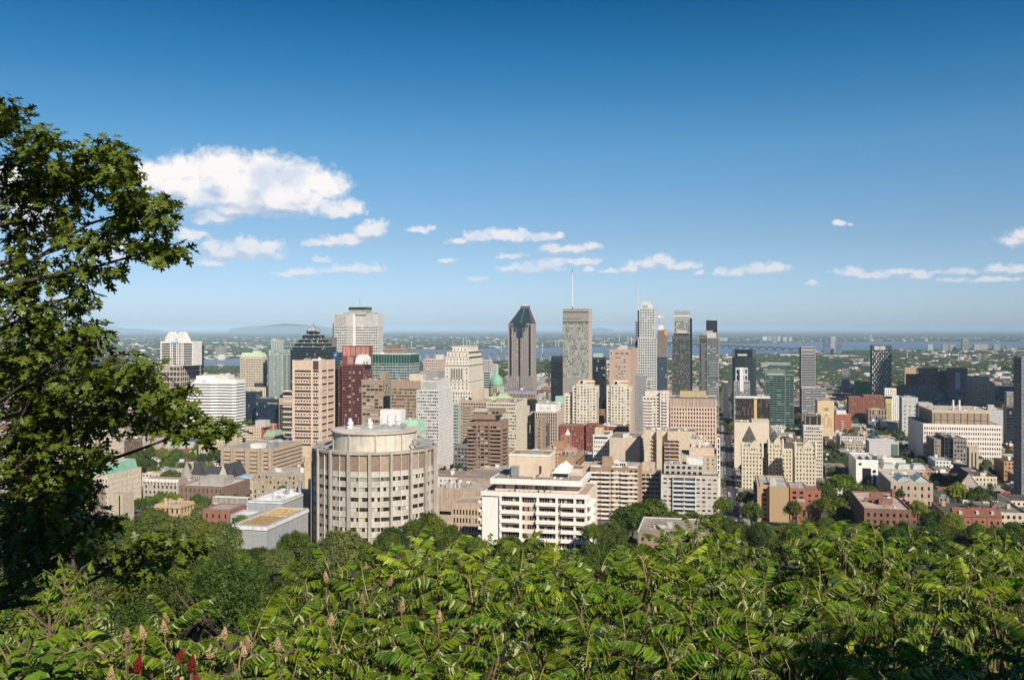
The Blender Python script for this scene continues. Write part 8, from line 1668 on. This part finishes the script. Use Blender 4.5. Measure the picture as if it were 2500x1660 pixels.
# ------------------------------------------------------------------ foreground: staghorn sumacs
random.seed(21); rng = np.random.default_rng(21)
M_SUM = leafm('sumac_leaflets', (.016, .052, .002), (.122, .200, .006), back=(.34, .38, .18), trans=.22, rough=.58, spec=.20, hue=.06)
M_SUMR = wall((.26, .22, .08), .6, .1, 0); M_TWIG = wall((.16, .11, .065), .9, .2, .2, 8); M_SUMY = leafm('pale_young_leaflets', (.14, .21, .006), (.27, .34, .02), back=(.40, .43, .20), trans=.28, rough=.45, hue=.03)
def frond(seed, L=.40, npair=12, mat=M_SUM):
    r = random.Random(seed); v = []; f = []; s = []; rn = []
    def rach(t): return Vector((L*t*(1-.12*t), (r_b*math.sin(t*2)), L*(.34*t-.42*t*t)*lift))
    r_b = r.uniform(-.03, .03); lift = r.uniform(.6, 1.3)
    prev = None
    for i in range(7):                             # rachis, three-sided
        p = rach(i/6); w = .0032*(1-.6*i/6)
        n = len(v); v += [tuple(p+Vector((0, w, 0))), tuple(p+Vector((0, -w, 0))), tuple(p+Vector((0, 0, -w*1.6)))]
        if prev is not None:
            for a, b in ((0, 1), (1, 2), (2, 0)): f += [prev+a, prev+b, n+b, n+a]; s.append(4); rn.append(-1)
        prev = n
    hang0 = r.uniform(.55, 1.25)
    for i in range(npair*2+1):
        k = i//2; t = .14+.86*(k+ (0 if i < npair*2 else 0))/npair; side = 1 if i % 2 else -1
        base = rach(min(1, t)); tan = (rach(min(1, t+.03))-rach(t-.03)).normalized()
        ll = .084*(1-.5*abs(t-.5)**1.5*2)*r.uniform(.85, 1.12)*(L/.40)
        if i == npair*2: side = 0
        hang = hang0+r.uniform(-.35, .40)
        latd = Vector((0, side, 0)); d = (tan*(.45 if side else 1.0)+latd*math.cos(hang)+Vector((0, 0, -1))*math.sin(hang)*(1 if side else .6)).normalized()
        upv = (Vector((0, 0, 1))*math.cos(hang)+latd*math.sin(hang)*.9+Vector((r.uniform(-.4, .4), r.uniform(-.3, .3), 0))); wv = d.cross(upv).normalized()
        if wv.x < 0 and side: wv = -wv
        nrm = wv.cross(d).normalized()
        if nrm.z < 0: nrm = -nrm
        if r.random() < .10:
            q_ = r.uniform(1.2, 2.6); wv, nrm = wv*math.cos(q_)+nrm*math.sin(q_), nrm*math.cos(q_)-wv*math.sin(q_)
        wd = ll*.172; curl = r.uniform(.05, .28)
        pts = []
        for (a, wf) in ((0, 0), (.22, .85), (.52, 1), (.8, .55), (1, 0)):
            c = base+d*ll*a+Vector((0, 0, -1))*ll*curl*a*a; pts.append((c, wf*wd))
        n = len(v); v.append(tuple(pts[0][0]))
        for c, wf in pts[1:4]: v += [tuple(c+wv*wf+nrm*wf*.35), tuple(c), tuple(c-wv*wf+nrm*wf*.35)]
        v.append(tuple(pts[4][0])); q = r.random()
        # keep the face order so that the upper side is the front
        fl_ = wv.cross(d).dot(nrm) < 0
        def add(ix):
            ix = [n+j for j in ix]; ix = ix[::-1] if fl_ else ix
            f.extend(ix); s.append(len(ix)); rn.append(q)
        add([0, 1, 2]); add([0, 2, 3])
        for j in (1, 4): add([j, j+3, j+4, j+1]); add([j+1, j+4, j+5, j+2])
        add([7, 10, 8]); add([8, 10, 9])
    rn = np.array(rn); mi = np.where(rn < 0, 1, 0); return np_mesh('leaf', v, f, s, [mat, M_SUMR], np.clip(rn, 0, 1), midx=mi)
FR_ = [frond(i, L=random.uniform(.30, .43), npair=random.choice((10, 11, 12))) for i in range(9)]
FRY = [frond(40+i, L=.40, npair=12, mat=M_SUMY) for i in range(3)]
def cone_mesh(c, seed):
    r = random.Random(seed); cen = []
    for i in range(330):
        z = r.random()**.85; rr = .034*(min(1, z/.22)**.6)*(1-max(0, z-.22)/.80)**.75*r.uniform(.8, 1.06)*(1+.18*math.sin(z*31+i)); t = r.uniform(0, 6.28); cen.append((rr*math.cos(t), rr*math.sin(t), z*.15))
    return blobs('flower_cone', np.array(cen), np.full(330, .0062), np.full(330, .0075), c, IV, IF, .3)
CONE_T = cone_mesh(leafm('tan_cone', (.22, .15, .08), (.42, .30, .17), trans=0, rough=.9, spec=.1, hue=.02), 1); CONE_R = cone_mesh(leafm('red_cone', (.07, .006, .006), (.19, .02, .018), trans=0, rough=.9, spec=.1, hue=.02), 2)
ybx = [-60, 0, 150, 250, 290, 380, 450, 560, 640, 700, 740, 770, 830, 900, 960, 1010, 1080, 1150, 1230, 1330, 1380, 1430, 1470, 1540, 1620, 1720, 1800, 1900, 2000, 2120, 2250, 2330, 2420, 2540]
yby = [1560, 1545, 1530, 1500, 1490, 1470, 1465, 1475, 1495, 1450, 1390, 1365, 1350, 1362, 1335, 1300, 1292, 1282, 1290, 1310, 1345, 1372, 1340, 1290, 1262, 1255, 1250, 1262, 1272, 1265, 1280, 1290, 1300, 1310]
HC = 2.02
tips = []
gx = .46
Y = 5.0
while Y < 12.6:
    x = -.60*Y-.6
    while x < .60*Y+.6:
        X = x+random.uniform(-.22, .22); YY = Y+random.uniform(-.22, .22); px = 1250+F*X/YY; yb = float(np.interp(px, ybx, yby))
        zt = -HC+(random.uniform(-.42, -.2) if random.random() < .22 else random.uniform(-.16, .08))
        if HY-F*zt/YY > yb+28+random.uniform(0, 12): tips.append([X, YY, CZ+zt, px])
        x += gx*random.uniform(.85, 1.15)
    Y += .40
# gather neighbouring tips into shrubs
cells = {}
for t in tips: cells.setdefault((int(t[0]//1.15), int(t[1]//1.05)), []).append(t)
conepx_t = [(797,1383),(890,1362),(948,1392),(885,1438),(980,1455),(806,1486),(1070,1480),(308,1524),(352,1516),(408,1480),(402,1505),(546,1518),(612,1540),(680,1545),(512,1562),(270,1618),(180,1640),(597,1558)]
conepx_r = [(335,1600),(430,1583),(466,1596),(470,1648),(425,1655),(140,1650)]
nsh = 0
for (ci, cj), ts in sorted(cells.items()):
    bx = sum(t[0] for t in ts)/len(ts); by = sum(t[1] for t in ts)/len(ts)+.2; zb = gz(by)-.1
    root = empty('sumac_shrub', (bx, by, zb)); px = ts[0][3]; dist = 'front row' if by < 6 else 'middle' if by < 8 else 'back edge'; side = 'left' if px < 700 else 'centre left' if px < 1200 else 'centre right' if px < 1750 else 'right'
    tag(root, 'sumac shrub with arching feathery green leaves in the %s of the thicket, %s' % (dist, side), 'shrub', 'sumac thicket, %s, %s' % (dist, side))
    fork = Vector((random.uniform(-.1, .1), random.uniform(-.1, .1), (min(t[2] for t in ts)-zb)*.5)); m = MB(); m.tube([(0, 0, 0), tuple(fork*.5+Vector((.05, 0, 0))), tuple(fork)], .035, .024, 6); m.build('stem', M_TWIG, root)
    for (X, YY, Z, px) in ts:
        tp = Vector((X-bx, YY-by, Z-zb)); m = MB(); m.tube([tuple(fork), tuple(fork.lerp(tp, .6)+Vector((0, 0, -.08))), tuple(tp)], .020, .010, 5)
        m.build('branch', M_TWIG, root)
        nf = random.randint(9, 12); a0_ = random.uniform(0, 6.28); yel = random.random() < .06 or (1000 < px < 1420 and YY > 7.4 and random.random() < .30)
        for k in range(nf):
            lv = k/nf; a = a0_+k*2.4; pitch = R(-42+70*lv+random.uniform(-14, 14))
            me = random.choice(FRY if yel else FR_); sc_ = random.uniform(.78, 1.12)*(.85 if lv > .8 else 1)
            link('leaf', me, root, tuple(tp+Vector((0, 0, -.02-.16*lv))), (random.uniform(-.25, .25), pitch, a), sc_)
        for k in range(5):                          # older leaves further down the branch
            a = random.uniform(0, 6.28); q = fork.lerp(tp, random.uniform(.45, .85)); link('leaf', random.choice(FR_), root, tuple(q), (random.uniform(-.4, .4), R(random.uniform(-10, 40)), a), random.uniform(.7, 1))
    if random.random() < .35:
        t = random.choice(ts); q = Vector((t[0]-bx, t[1]-by, t[2]-zb)); m = MB(); x_, y_ = random.uniform(-.12, .12), random.uniform(-.12, .12); m.tube([tuple(q+Vector((0, 0, -.3))), tuple(q+Vector((x_*.3, y_*.3, 0))), tuple(q+Vector((x_*.7, y_, .14))), tuple(q+Vector((x_*1.3, y_, .19)))], .006, .003, 4); m.build('bare_twig', wall((.38, .25, .15), .9), root)
    nsh += 1
def put_cone(px, py, me, lab, k=1.0):
    Yc_ = HC*F/(py-HY)*.93 if py > 1500 else HC*F/(py-HY)*.98; c = P(px, py, Yc_); root = empty('sumac_flower_head', (c.x, c.y, c.z-.55)); tag(root, lab, 'flower head')
    m = MB(); m.tube([(0, 0, -.2), (random.uniform(-.03, .03), 0, .25), (0, 0, .5)], .010, .006, 5); m.build('stalk', M_TWIG, root); link('flower_cone', me, root, (0, 0, .49), (random.uniform(-.3, .3), random.uniform(-.3, .3), random.random()*6), k*.60)
tl = ['topmost tan cone left of the bright fronds, on the central clump', 'tan cone standing highest beside the willow', 'tan cone right of the highest one', 'tan cone in the middle of the central clump', 'tan cone above the small red leaf', 'tan cone at the lower left of the central clump', 'withered tan cone in the central clump', 'tan cone at the top left of the left clump', 'tan cone next to the left clump top', 'upper of two tan cones among pale leaves at left', 'lower of two tan cones among pale leaves at left', 'tan cone left of the round tower axis', 'tan cone near the bare twigs', 'tan cone right of the bare twigs', 'tan cone by a large pale leaflet', 'tan cone under the two red ones', 'tan cone at the bottom left', 'small tan cone beside the near twigs']
for (p, l) in zip(conepx_t, tl): put_cone(p[0], p[1]+20, CONE_T, 'upright '+l, 1.0)
for (p, l) in zip(conepx_r, ('leftmost tall dark red sumac cone', 'upper dark red cone in the middle of three', 'rightmost tall dark red sumac cone', 'dark red cone at the bottom edge', 'small dark red cone at the bottom edge, partly hidden', 'dark red cone at the far left bottom')): put_cone(p[0], p[1]+18, CONE_R, l, 1.15)
# broadleaf bush and pale bush at the lower left
def simple_leaf(w, L, mat, name='leaf'):
    v = [(0, 0, 0)]; 
    for a, wf in ((.2, .7), (.5, 1), (.8, .6)): v += [(L*a, w*wf, L*.06), (L*a, 0, -L*.05*a), (L*a, -w*wf, L*.06)]
    v.append((L, 0, -L*.14)); f = [0, 2, 1, 0, 3, 2, 1, 2, 5, 4, 2, 3, 6, 5, 4, 5, 8, 7, 5, 6, 9, 8, 7, 8, 10, 8, 9, 10]; return np_mesh(name, v, f, [3, 3, 4, 4, 4, 4, 3, 3], mat, [.5]*8)
M_BUSH = leafm('pale_bush_leaves', (.07, .14, .006), (.16, .24, .015), back=(.34, .38, .20), trans=.25, hue=.05); M_BR = leafm('broad_leaves', (.07, .14, .012), (.15, .24, .03), back=(.2, .26, .08), trans=.3, hue=.05)
LBUSH = simple_leaf(.017, .085, M_BUSH); LBR = simple_leaf(.032, .085, M_BR)
def bush(name, label, px, py, Yb, rx, rz, n, me, sc=(.8, 1.2), hang=.6):
    c = P(px, py, Yb); zb = gz(Yb); root = empty(name, (c.x, c.y, zb)); tag(root, label, 'shrub'); h = c.z-zb; m = MB(); m.tube([(0, 0, 0), (.05, 0, h*.5), (0, 0, h)], .03, .012, 6); m.build('stem', M_TWIG, root)
    nt = max(6, n//14); 
    for i in range(nt):
        d = Vector((random.gauss(0, 1), random.gauss(0, .8), random.gauss(0, 1))).normalized()*random.uniform(.55, 1); tip = Vector((d.x*rx, d.y*rx*.8, h+d.z*rz)); st_ = Vector((0, 0, h+d.z*rz*.4-.15)); m = MB(); m.tube([tuple(st_), tuple(st_.lerp(tip, .6)+Vector((0, 0, .05))), tuple(tip)], .008, .003, 4); m.build('branch', M_TWIG, root)
        for k in range(n//nt):
            t = random.uniform(.35, 1.02); q = st_.lerp(tip, t); link('leaf', me, root, tuple(q), (random.uniform(-.6, .6), random.uniform(hang-.4, hang+.5), random.uniform(0, 6.28)), random.uniform(*sc))
for (px, py, Yb, rx, rz, n, lab) in ((160, 1430, 8.6, .32, .32, 150, 'upper pale-leaved bush at the lower left, in front of the dark oak shade'), (120, 1500, 8.2, .42, .28, 210, 'left pale-leaved bush with drooping leaves at the lower left'), (215, 1520, 8.1, .36, .30, 210, 'right pale-leaved bush with drooping leaves at the lower left'), (250, 1590, 7.4, .40, .3, 180, 'pale-leaved bush below the others at the lower left'), (60, 1580, 7.4, .36, .24, 150, 'pale-leaved bush at the left edge')):
    bush('leafy_bush', lab, px, py, Yb, rx, rz, n, LBUSH)
bush('leafy_bush', 'bright broad-leaved bush filling the bottom left corner', 50, 1640, 4.9, .42, .26, 230, LBR, hang=.25); bush('leafy_bush', 'second bright broad-leaved bush beside the bottom left corner', 120, 1625, 5.1, .3, .2, 120, LBR, hang=.25)

# ------------------------------------------------------------------ the big red oak at the left
random.seed(5); rng = np.random.default_rng(5)
M_OAK = leafm('oak_leaves', (.026, .046, .004), (.135, .165, .014), back=(.11, .15, .02), trans=.30, rough=.42, spec=.35, hue=.05)
lobe = [(0, 0), (.10, .03), (.20, .16), (.17, .05), (.34, .08), (.42, .34), (.52, .30), (.50, .10), (.60, .09), (.72, .28), (.80, .22), (.78, .06), (.88, .07), (1.0, .0)]
OL = np.array(lobe); full = [(x, y) for x, y in lobe]+[(x, -y) for x, y in lobe[-2:0:-1]]
OV = np.array([(.5, 0, .0)]+[(x, y, -.10*x*x+abs(y)*.14) for x, y in full]); nO = len(full)
OF = np.array([(0, 1+i, 1+(i+1) % nO) for i in range(nO)])
def rotm(yaw, pitch, roll):
    cy_, sy_ = np.cos(yaw), np.sin(yaw); cp, sp_ = np.cos(pitch), np.sin(pitch); cr, sr = np.cos(roll), np.sin(roll); n = len(yaw); M = np.empty((n, 3, 3))
    M[:, 0, 0] = cy_*cp; M[:, 0, 1] = cy_*sp_*sr-sy_*cr; M[:, 0, 2] = cy_*sp_*cr+sy_*sr; M[:, 1, 0] = sy_*cp; M[:, 1, 1] = sy_*sp_*sr+cy_*cr; M[:, 1, 2] = sy_*sp_*cr-cy_*sr; M[:, 2, 0] = -sp_; M[:, 2, 1] = cp*sr; M[:, 2, 2] = cp*cr; return M
def leaves_at(name, pos, yaw, pitch, roll, size, mat, rv=None):
    n = len(pos); M = rotm(yaw, pitch, roll); vv = np.einsum('nij,kj->nki', M, OV)*size[:, None, None]+pos[:, None, :]; k = len(OV)
    ff = (OF[None]+(np.arange(n)*k)[:, None, None]).reshape(-1); return np_mesh(name, vv.reshape(-1, 3), ff, np.full(n*len(OF), 3), mat, np.repeat(rng.random(n) if rv is None else rv, len(OF)))
def spray(seed, n=8):
    global rng
    r0 = rng; rng = np.random.default_rng(seed); yaw = np.arange(n)*2.4+rng.uniform(-.3, .3, n); pitch = rng.uniform(-.15, .95, n); roll = rng.uniform(-.5, .5, n)
    pos = np.zeros((n, 3)); pos[:, 0] = np.cos(yaw)*.04; pos[:, 1] = np.sin(yaw)*.04; pos[:, 2] = -rng.uniform(0, .1, n); me = leaves_at('leaf_spray', pos, yaw, pitch, roll, rng.uniform(.13, .20, n), M_OAK); rng = r0; return me
SPR = [spray(i) for i in range(6)]
# crown masses as photo ellipses: x, y, rx, ry, relative depth, density
EL = [(15,265,45,40,.0,1),(35,330,45,60,.3,1),(20,410,60,60,.8,1),(110,335,42,42,-.3,1),(120,385,48,55,.1,1),(65,400,60,60,.6,1),(240,345,42,32,-.4,.8),(255,370,50,45,-.4,1),(230,410,55,50,.2,1),(300,400,36,50,-.6,1),(190,440,65,50,.4,1),(120,450,70,45,.5,1),(310,440,28,40,-.7,1),(290,500,40,40,-.3,.9),(350,480,52,28,-.8,1),(395,478,34,26,-1,.9),(330,510,50,34,-.5,1),(390,515,24,26,-.9,.8),(300,545,40,30,-.4,.9),(60,470,60,36,.8,.9),(30,520,50,50,1,.9),(110,510,60,40,.6,.9),(170,500,45,30,.3,.7),(330,580,26,16,-.6,.8),(345,600,18,12,-.7,.8),(385,588,22,22,-1,.8),(432,598,20,14,-1.1,.9),(395,620,12,14,-1,.7),(215,570,60,24,-.2,.9),(250,590,36,20,-.3,.9),(150,560,50,30,.2,.9),(60,590,70,45,.7,.9),(100,640,80,50,.5,1),(30,670,60,60,.8,1),(190,630,45,24,-.1,.8),(262,652,34,16,-.5,.8),(215,645,20,12,-.3,.5),(60,740,80,60,.5,1),(150,690,50,30,.1,1),(205,705,32,26,-.3,.9),(120,750,60,45,.2,1),(190,740,40,20,0,.7),(215,790,30,28,-.3,.9),(235,815,25,20,-.4,.8),(160,800,60,40,.1,1),(60,820,80,60,.5,1),(130,860,80,50,.2,1),(210,860,60,40,-.2,1),(290,880,60,35,-.6,1),(345,895,42,26,-.8,1),(372,905,22,16,-.9,.9),(40,900,70,60,.6,1),(110,930,80,50,.2,1),(220,930,70,45,-.2,.9),(300,930,40,30,-.5,.9),(390,950,46,28,-.9,1),(440,945,28,20,-1,.9),(400,985,40,26,-.9,.9),(350,975,40,26,-.6,.7),(450,1000,34,22,-1,.9),(505,1020,30,18,-1.2,.9),(545,1035,28,15,-1.3,.9),(500,1045,22,14,-1.2,.7),(430,1030,30,20,-1,.8),(370,1020,34,20,-.7,.6),(60,990,70,60,.5,.9),(140,1000,60,45,.2,.6),(230,990,55,36,-.1,.8),(300,1010,40,26,-.4,.6),(60,1070,70,50,.5,1),(130,1080,60,50,.3,1),(205,1060,50,40,0,.9),(235,1095,30,30,-.2,.8),(60,1150,80,50,.5,1),(150,1140,60,40,.2,.9),(190,1120,34,30,0,.7),(60,1230,80,50,.6,1),(150,1195,70,40,.3,.9),(200,1170,36,20,.1,.7),(225,1185,16,16,0,.6),(40,1300,60,40,.7,.9),(140,1250,70,30,.4,.8),
 (300,1310,50,30,-.2,.8),(370,1300,60,26,-.5,.9),(430,1315,50,26,-.7,.9),(480,1305,34,18,-.9,.8),(330,1360,50,36,-.1,.8),(400,1370,50,30,-.4,.7),(280,1370,40,36,.1,.7),(230,1320,40,36,.3,.8),(90,1360,60,40,.6,.9),(30,1420,50,50,.8,.9),(100,1180,90,60,1.6,1.3),(60,1110,80,60,1.6,1.2),(150,1240,90,50,1.5,1.3),(60,1270,80,60,1.6,1.4),(160,1310,80,50,1.2,1.2),(60,1340,80,50,1.5,1.3),(60,960,80,60,1.6,1.1),(140,1030,80,60,1.5,1.1),(60,840,80,60,1.6,1),(240,1010,60,40,.8,.9),(240,1270,50,30,.9,1)]
Y0 = 12.5; tx = -8.6; root = empty('oak_tree', (tx, Y0+1.2, gz(Y0+1.2)-.2)); tag(root, 'large red oak with jagged dark leaves reaching in from the left edge', 'tree'); RV = root.location
m = MB(); base_z = 0; top_z = CZ+4.2-RV.z
m.tube([(0, 0, 0), (.1, .1, top_z*.35), (.25, 0, top_z*.7), (.5, -.2, top_z)], .30, .10, 12); m.build('trunk', M_BARK, root)
POS = []; LIMBS = []
for (ex, ey) in ((20, 300), (150, 400), (250, 420), (370, 500), (230, 580), (410, 600), (120, 640), (220, 720), (60, 770), (240, 850), (370, 900), (100, 930), (300, 935), (440, 960), (520, 1030), (200, 1060), (80, 1150), (160, 1200), (60, 1290), (330, 1350), (470, 1310), (60, 1380)):
    cc = P(ex, ey, Y0+random.uniform(-.8, .5)); zt = max(1.6, min(top_z*.95, (cc.z-RV.z)-random.uniform(.9, 2.2))); st_ = Vector((.2, 0, zt)); en = cc-RV; mid_ = st_.lerp(en, .5)+Vector((0, 0, random.uniform(-.35, .15)))
    pts = [st_, st_.lerp(mid_, .5)+Vector((0, .05, .12)), mid_, mid_.lerp(en, .5)+Vector((0, random.uniform(-.1, .1), random.uniform(-.1, .15))), en]
    LIMBS.append(pts); m = MB(); m.tube([tuple(p) for p in pts], .050, .009, 6); m.build('branch', M_BARK, root)
LP = [pts[i].lerp(pts[i+1], t_) for pts in LIMBS for i in (1, 2, 3) for t_ in (.2, .5, .8)]+[pts[-1] for pts in LIMBS]
for (ex, ey, erx, ery, dp, den) in EL:
    area = erx*ery*math.pi/(F/Y0)**2; n = int(area*den*(88 if ey > 880 and ex < 340 else 60))+4
    cc = P(ex, ey, Y0+dp*1.4); en = cc-RV; st_ = min((q for q in LP if q.x < en.x+.1), key=lambda q: (q-en).length+.6*abs(q.z-en.z), default=LP[0])
    m = MB(); m.tube([tuple(st_), tuple(st_.lerp(en, .5)+Vector((0, 0, random.uniform(-.08, .12)))), tuple(en)], .016, .006, 5); m.build('branch', M_BARK, root)
    for _ in range(n):
        t = random.uniform(0, 6.28); r_ = math.sqrt(random.random()); x = ex+erx*r_*math.cos(t); y = ey+ery*r_*math.sin(t); Yd_ = Y0+dp*1.4+random.gauss(0, 1)*.5*(1-.5*r_); q = P(x, y, Yd_)-RV; POS.append((q, r_, en))
random.shuffle(POS); POS.sort(key=lambda p: p[0].y); NI = 290
tw = MB()
for i, (q, r_, en) in enumerate(POS[:NI]): link('leaf_spray', SPR[i % 6], root, tuple(q), (random.uniform(-.5, .5), random.uniform(-.5, .5), random.uniform(0, 6.28)), random.uniform(.85, 1.15))
rest = POS[NI:]; k = 8; n = len(rest)*k; base = np.repeat(np.array([tuple(p[0]) for p in rest]), k, 0); yaw = rng.uniform(0, 6.28, n); pos = base+np.stack([np.cos(yaw)*.05, np.sin(yaw)*.05, -rng.uniform(0, .12, n)], 1)
o = link('foliage', leaves_at('foliage', pos, yaw, rng.uniform(-.3, 1.1, n), rng.uniform(-.6, .6, n), rng.uniform(.125, .205, n), M_OAK), root); o['kind'] = 'stuff'
for (q, r_, en) in POS[::2]:
    e_ = q.lerp(en, .75); tw.tube([tuple(e_), tuple(q.lerp(e_, .4)+Vector((0, 0, -.03))), tuple(q)], .007, .003, 3)
o = tw.build('twigs', M_BARK, root); o['kind'] = 'stuff'
print('sprays', len(POS), 'shrubs', nsh, 'tips', len(tips))

# ------------------------------------------------------------------ haze
m = MB(); m.box(-75000, 75000, -60, 75000, -1.4, 330)
hm = bpy.data.materials.new('haze_air'); hm.use_nodes = True; hn = NT(hm.node_tree); hn.n.remove(hn.n['Principled BSDF'])
pv = hn.new('ShaderNodeVolumePrincipled'); pv.inputs['Color'].default_value = (.52, .72, .93, 1); pv.inputs['Density'].default_value = HAZE; pv.inputs['Anisotropy'].default_value = -0.3
hn.l.new(pv.outputs[0], hn.n['Material Output'].inputs['Volume'])
tag(m.build('haze', hm), 'thin blue summer haze over the city and plain', 'haze', None, 'stuff')

# oak behind the viewer's right shoulder: it throws the shade on the lower right of the thicket
random.seed(9); bx, by = 8.9, -4.9; root = empty('oak_tree', (bx, by, gz(by)-.2)); tag(root, 'broad oak standing beside the viewpoint, throwing its shade over the lower right sumacs', 'tree')
m = MB(); m.tube([(0, 0, 0), (.1, 0, 4), (0, .2, 8)], .28, .12, 10); m.build('trunk', M_BARK, root); link('crown', CROWNS['dark', 'mid', 0], root, (0, 0, 8.0), (0, 0, 1), (2.2, 2.0, 1.7)); link('crown', CROWNS['dark', 'mid', 1], root, (1.9, .3, 7.4), (0, 0, 2), (2.1, 2.0, 1.6)); link('crown', CROWNS['dark', 'mid', 1], root, (-1.7, 1.1, 7.8), (0, 0, 4), (1.5, 1.5, 1.2))

root = empty('oak_tree', (-2.6, -3.4, gz(-3.4)-.2)); tag(root, 'unseen oak added over the viewpoint on the left to darken the lower left foliage', 'tree')  # unseen oak, added to throw shade on the lower left foliage
m = MB(); m.tube([(0, 0, 0), (.1, .2, 4), (.4, 1.2, 6.2)], .22, .12, 10); m.build('trunk', M_BARK, root); m = MB(); m.tube([(.4, 1.2, 6.2), (1.0, 3.6, 7.0), (1.3, 6.0, 7.4)], .1, .04, 7); m.build('branch', M_BARK, root)
for (x, y, z_, r_) in ((.9, 5.5, 7.8, 1.6), (-.6, 3.6, 8.2, 2.0), (-2.4, 5.2, 7.6, 2.0), (-3.6, 2.4, 8.2, 2.2)): link('crown', CROWNS['dark', 'mid', 0], root, (x, y, z_), (0, 0, x*3), (r_, r_, r_*.7))
# a fair-weather cumulus high outside the frame to the right: its shadow lies over the far right quarter
cen, rad, hz = [], [], []
for _ in range(150):
    t, q = random.uniform(0, 6.28), math.sqrt(random.random()); k_ = 1-q*q*.7; cen.append((1925+400*q*math.cos(t)+60*math.sin(3*t), 1230+560*q*math.sin(t), 1120+random.uniform(-10, 110)*k_)); r_ = random.uniform(60, 120)*(.55+.5*k_); rad.append(r_); hz.append(r_*random.uniform(.4, .65))
V2, F2 = subdiv(SV, SF)
o = link('cloud', blobs('cloud', np.array(cen), np.array(rad), np.array(hz), wall((.85, .85, .86), 1, .02, 0, .01), V2, F2, .06)); tag(o, 'cumulus cloud above the right of the view, shading the far right quarter', 'cloud', None, 'stuff')
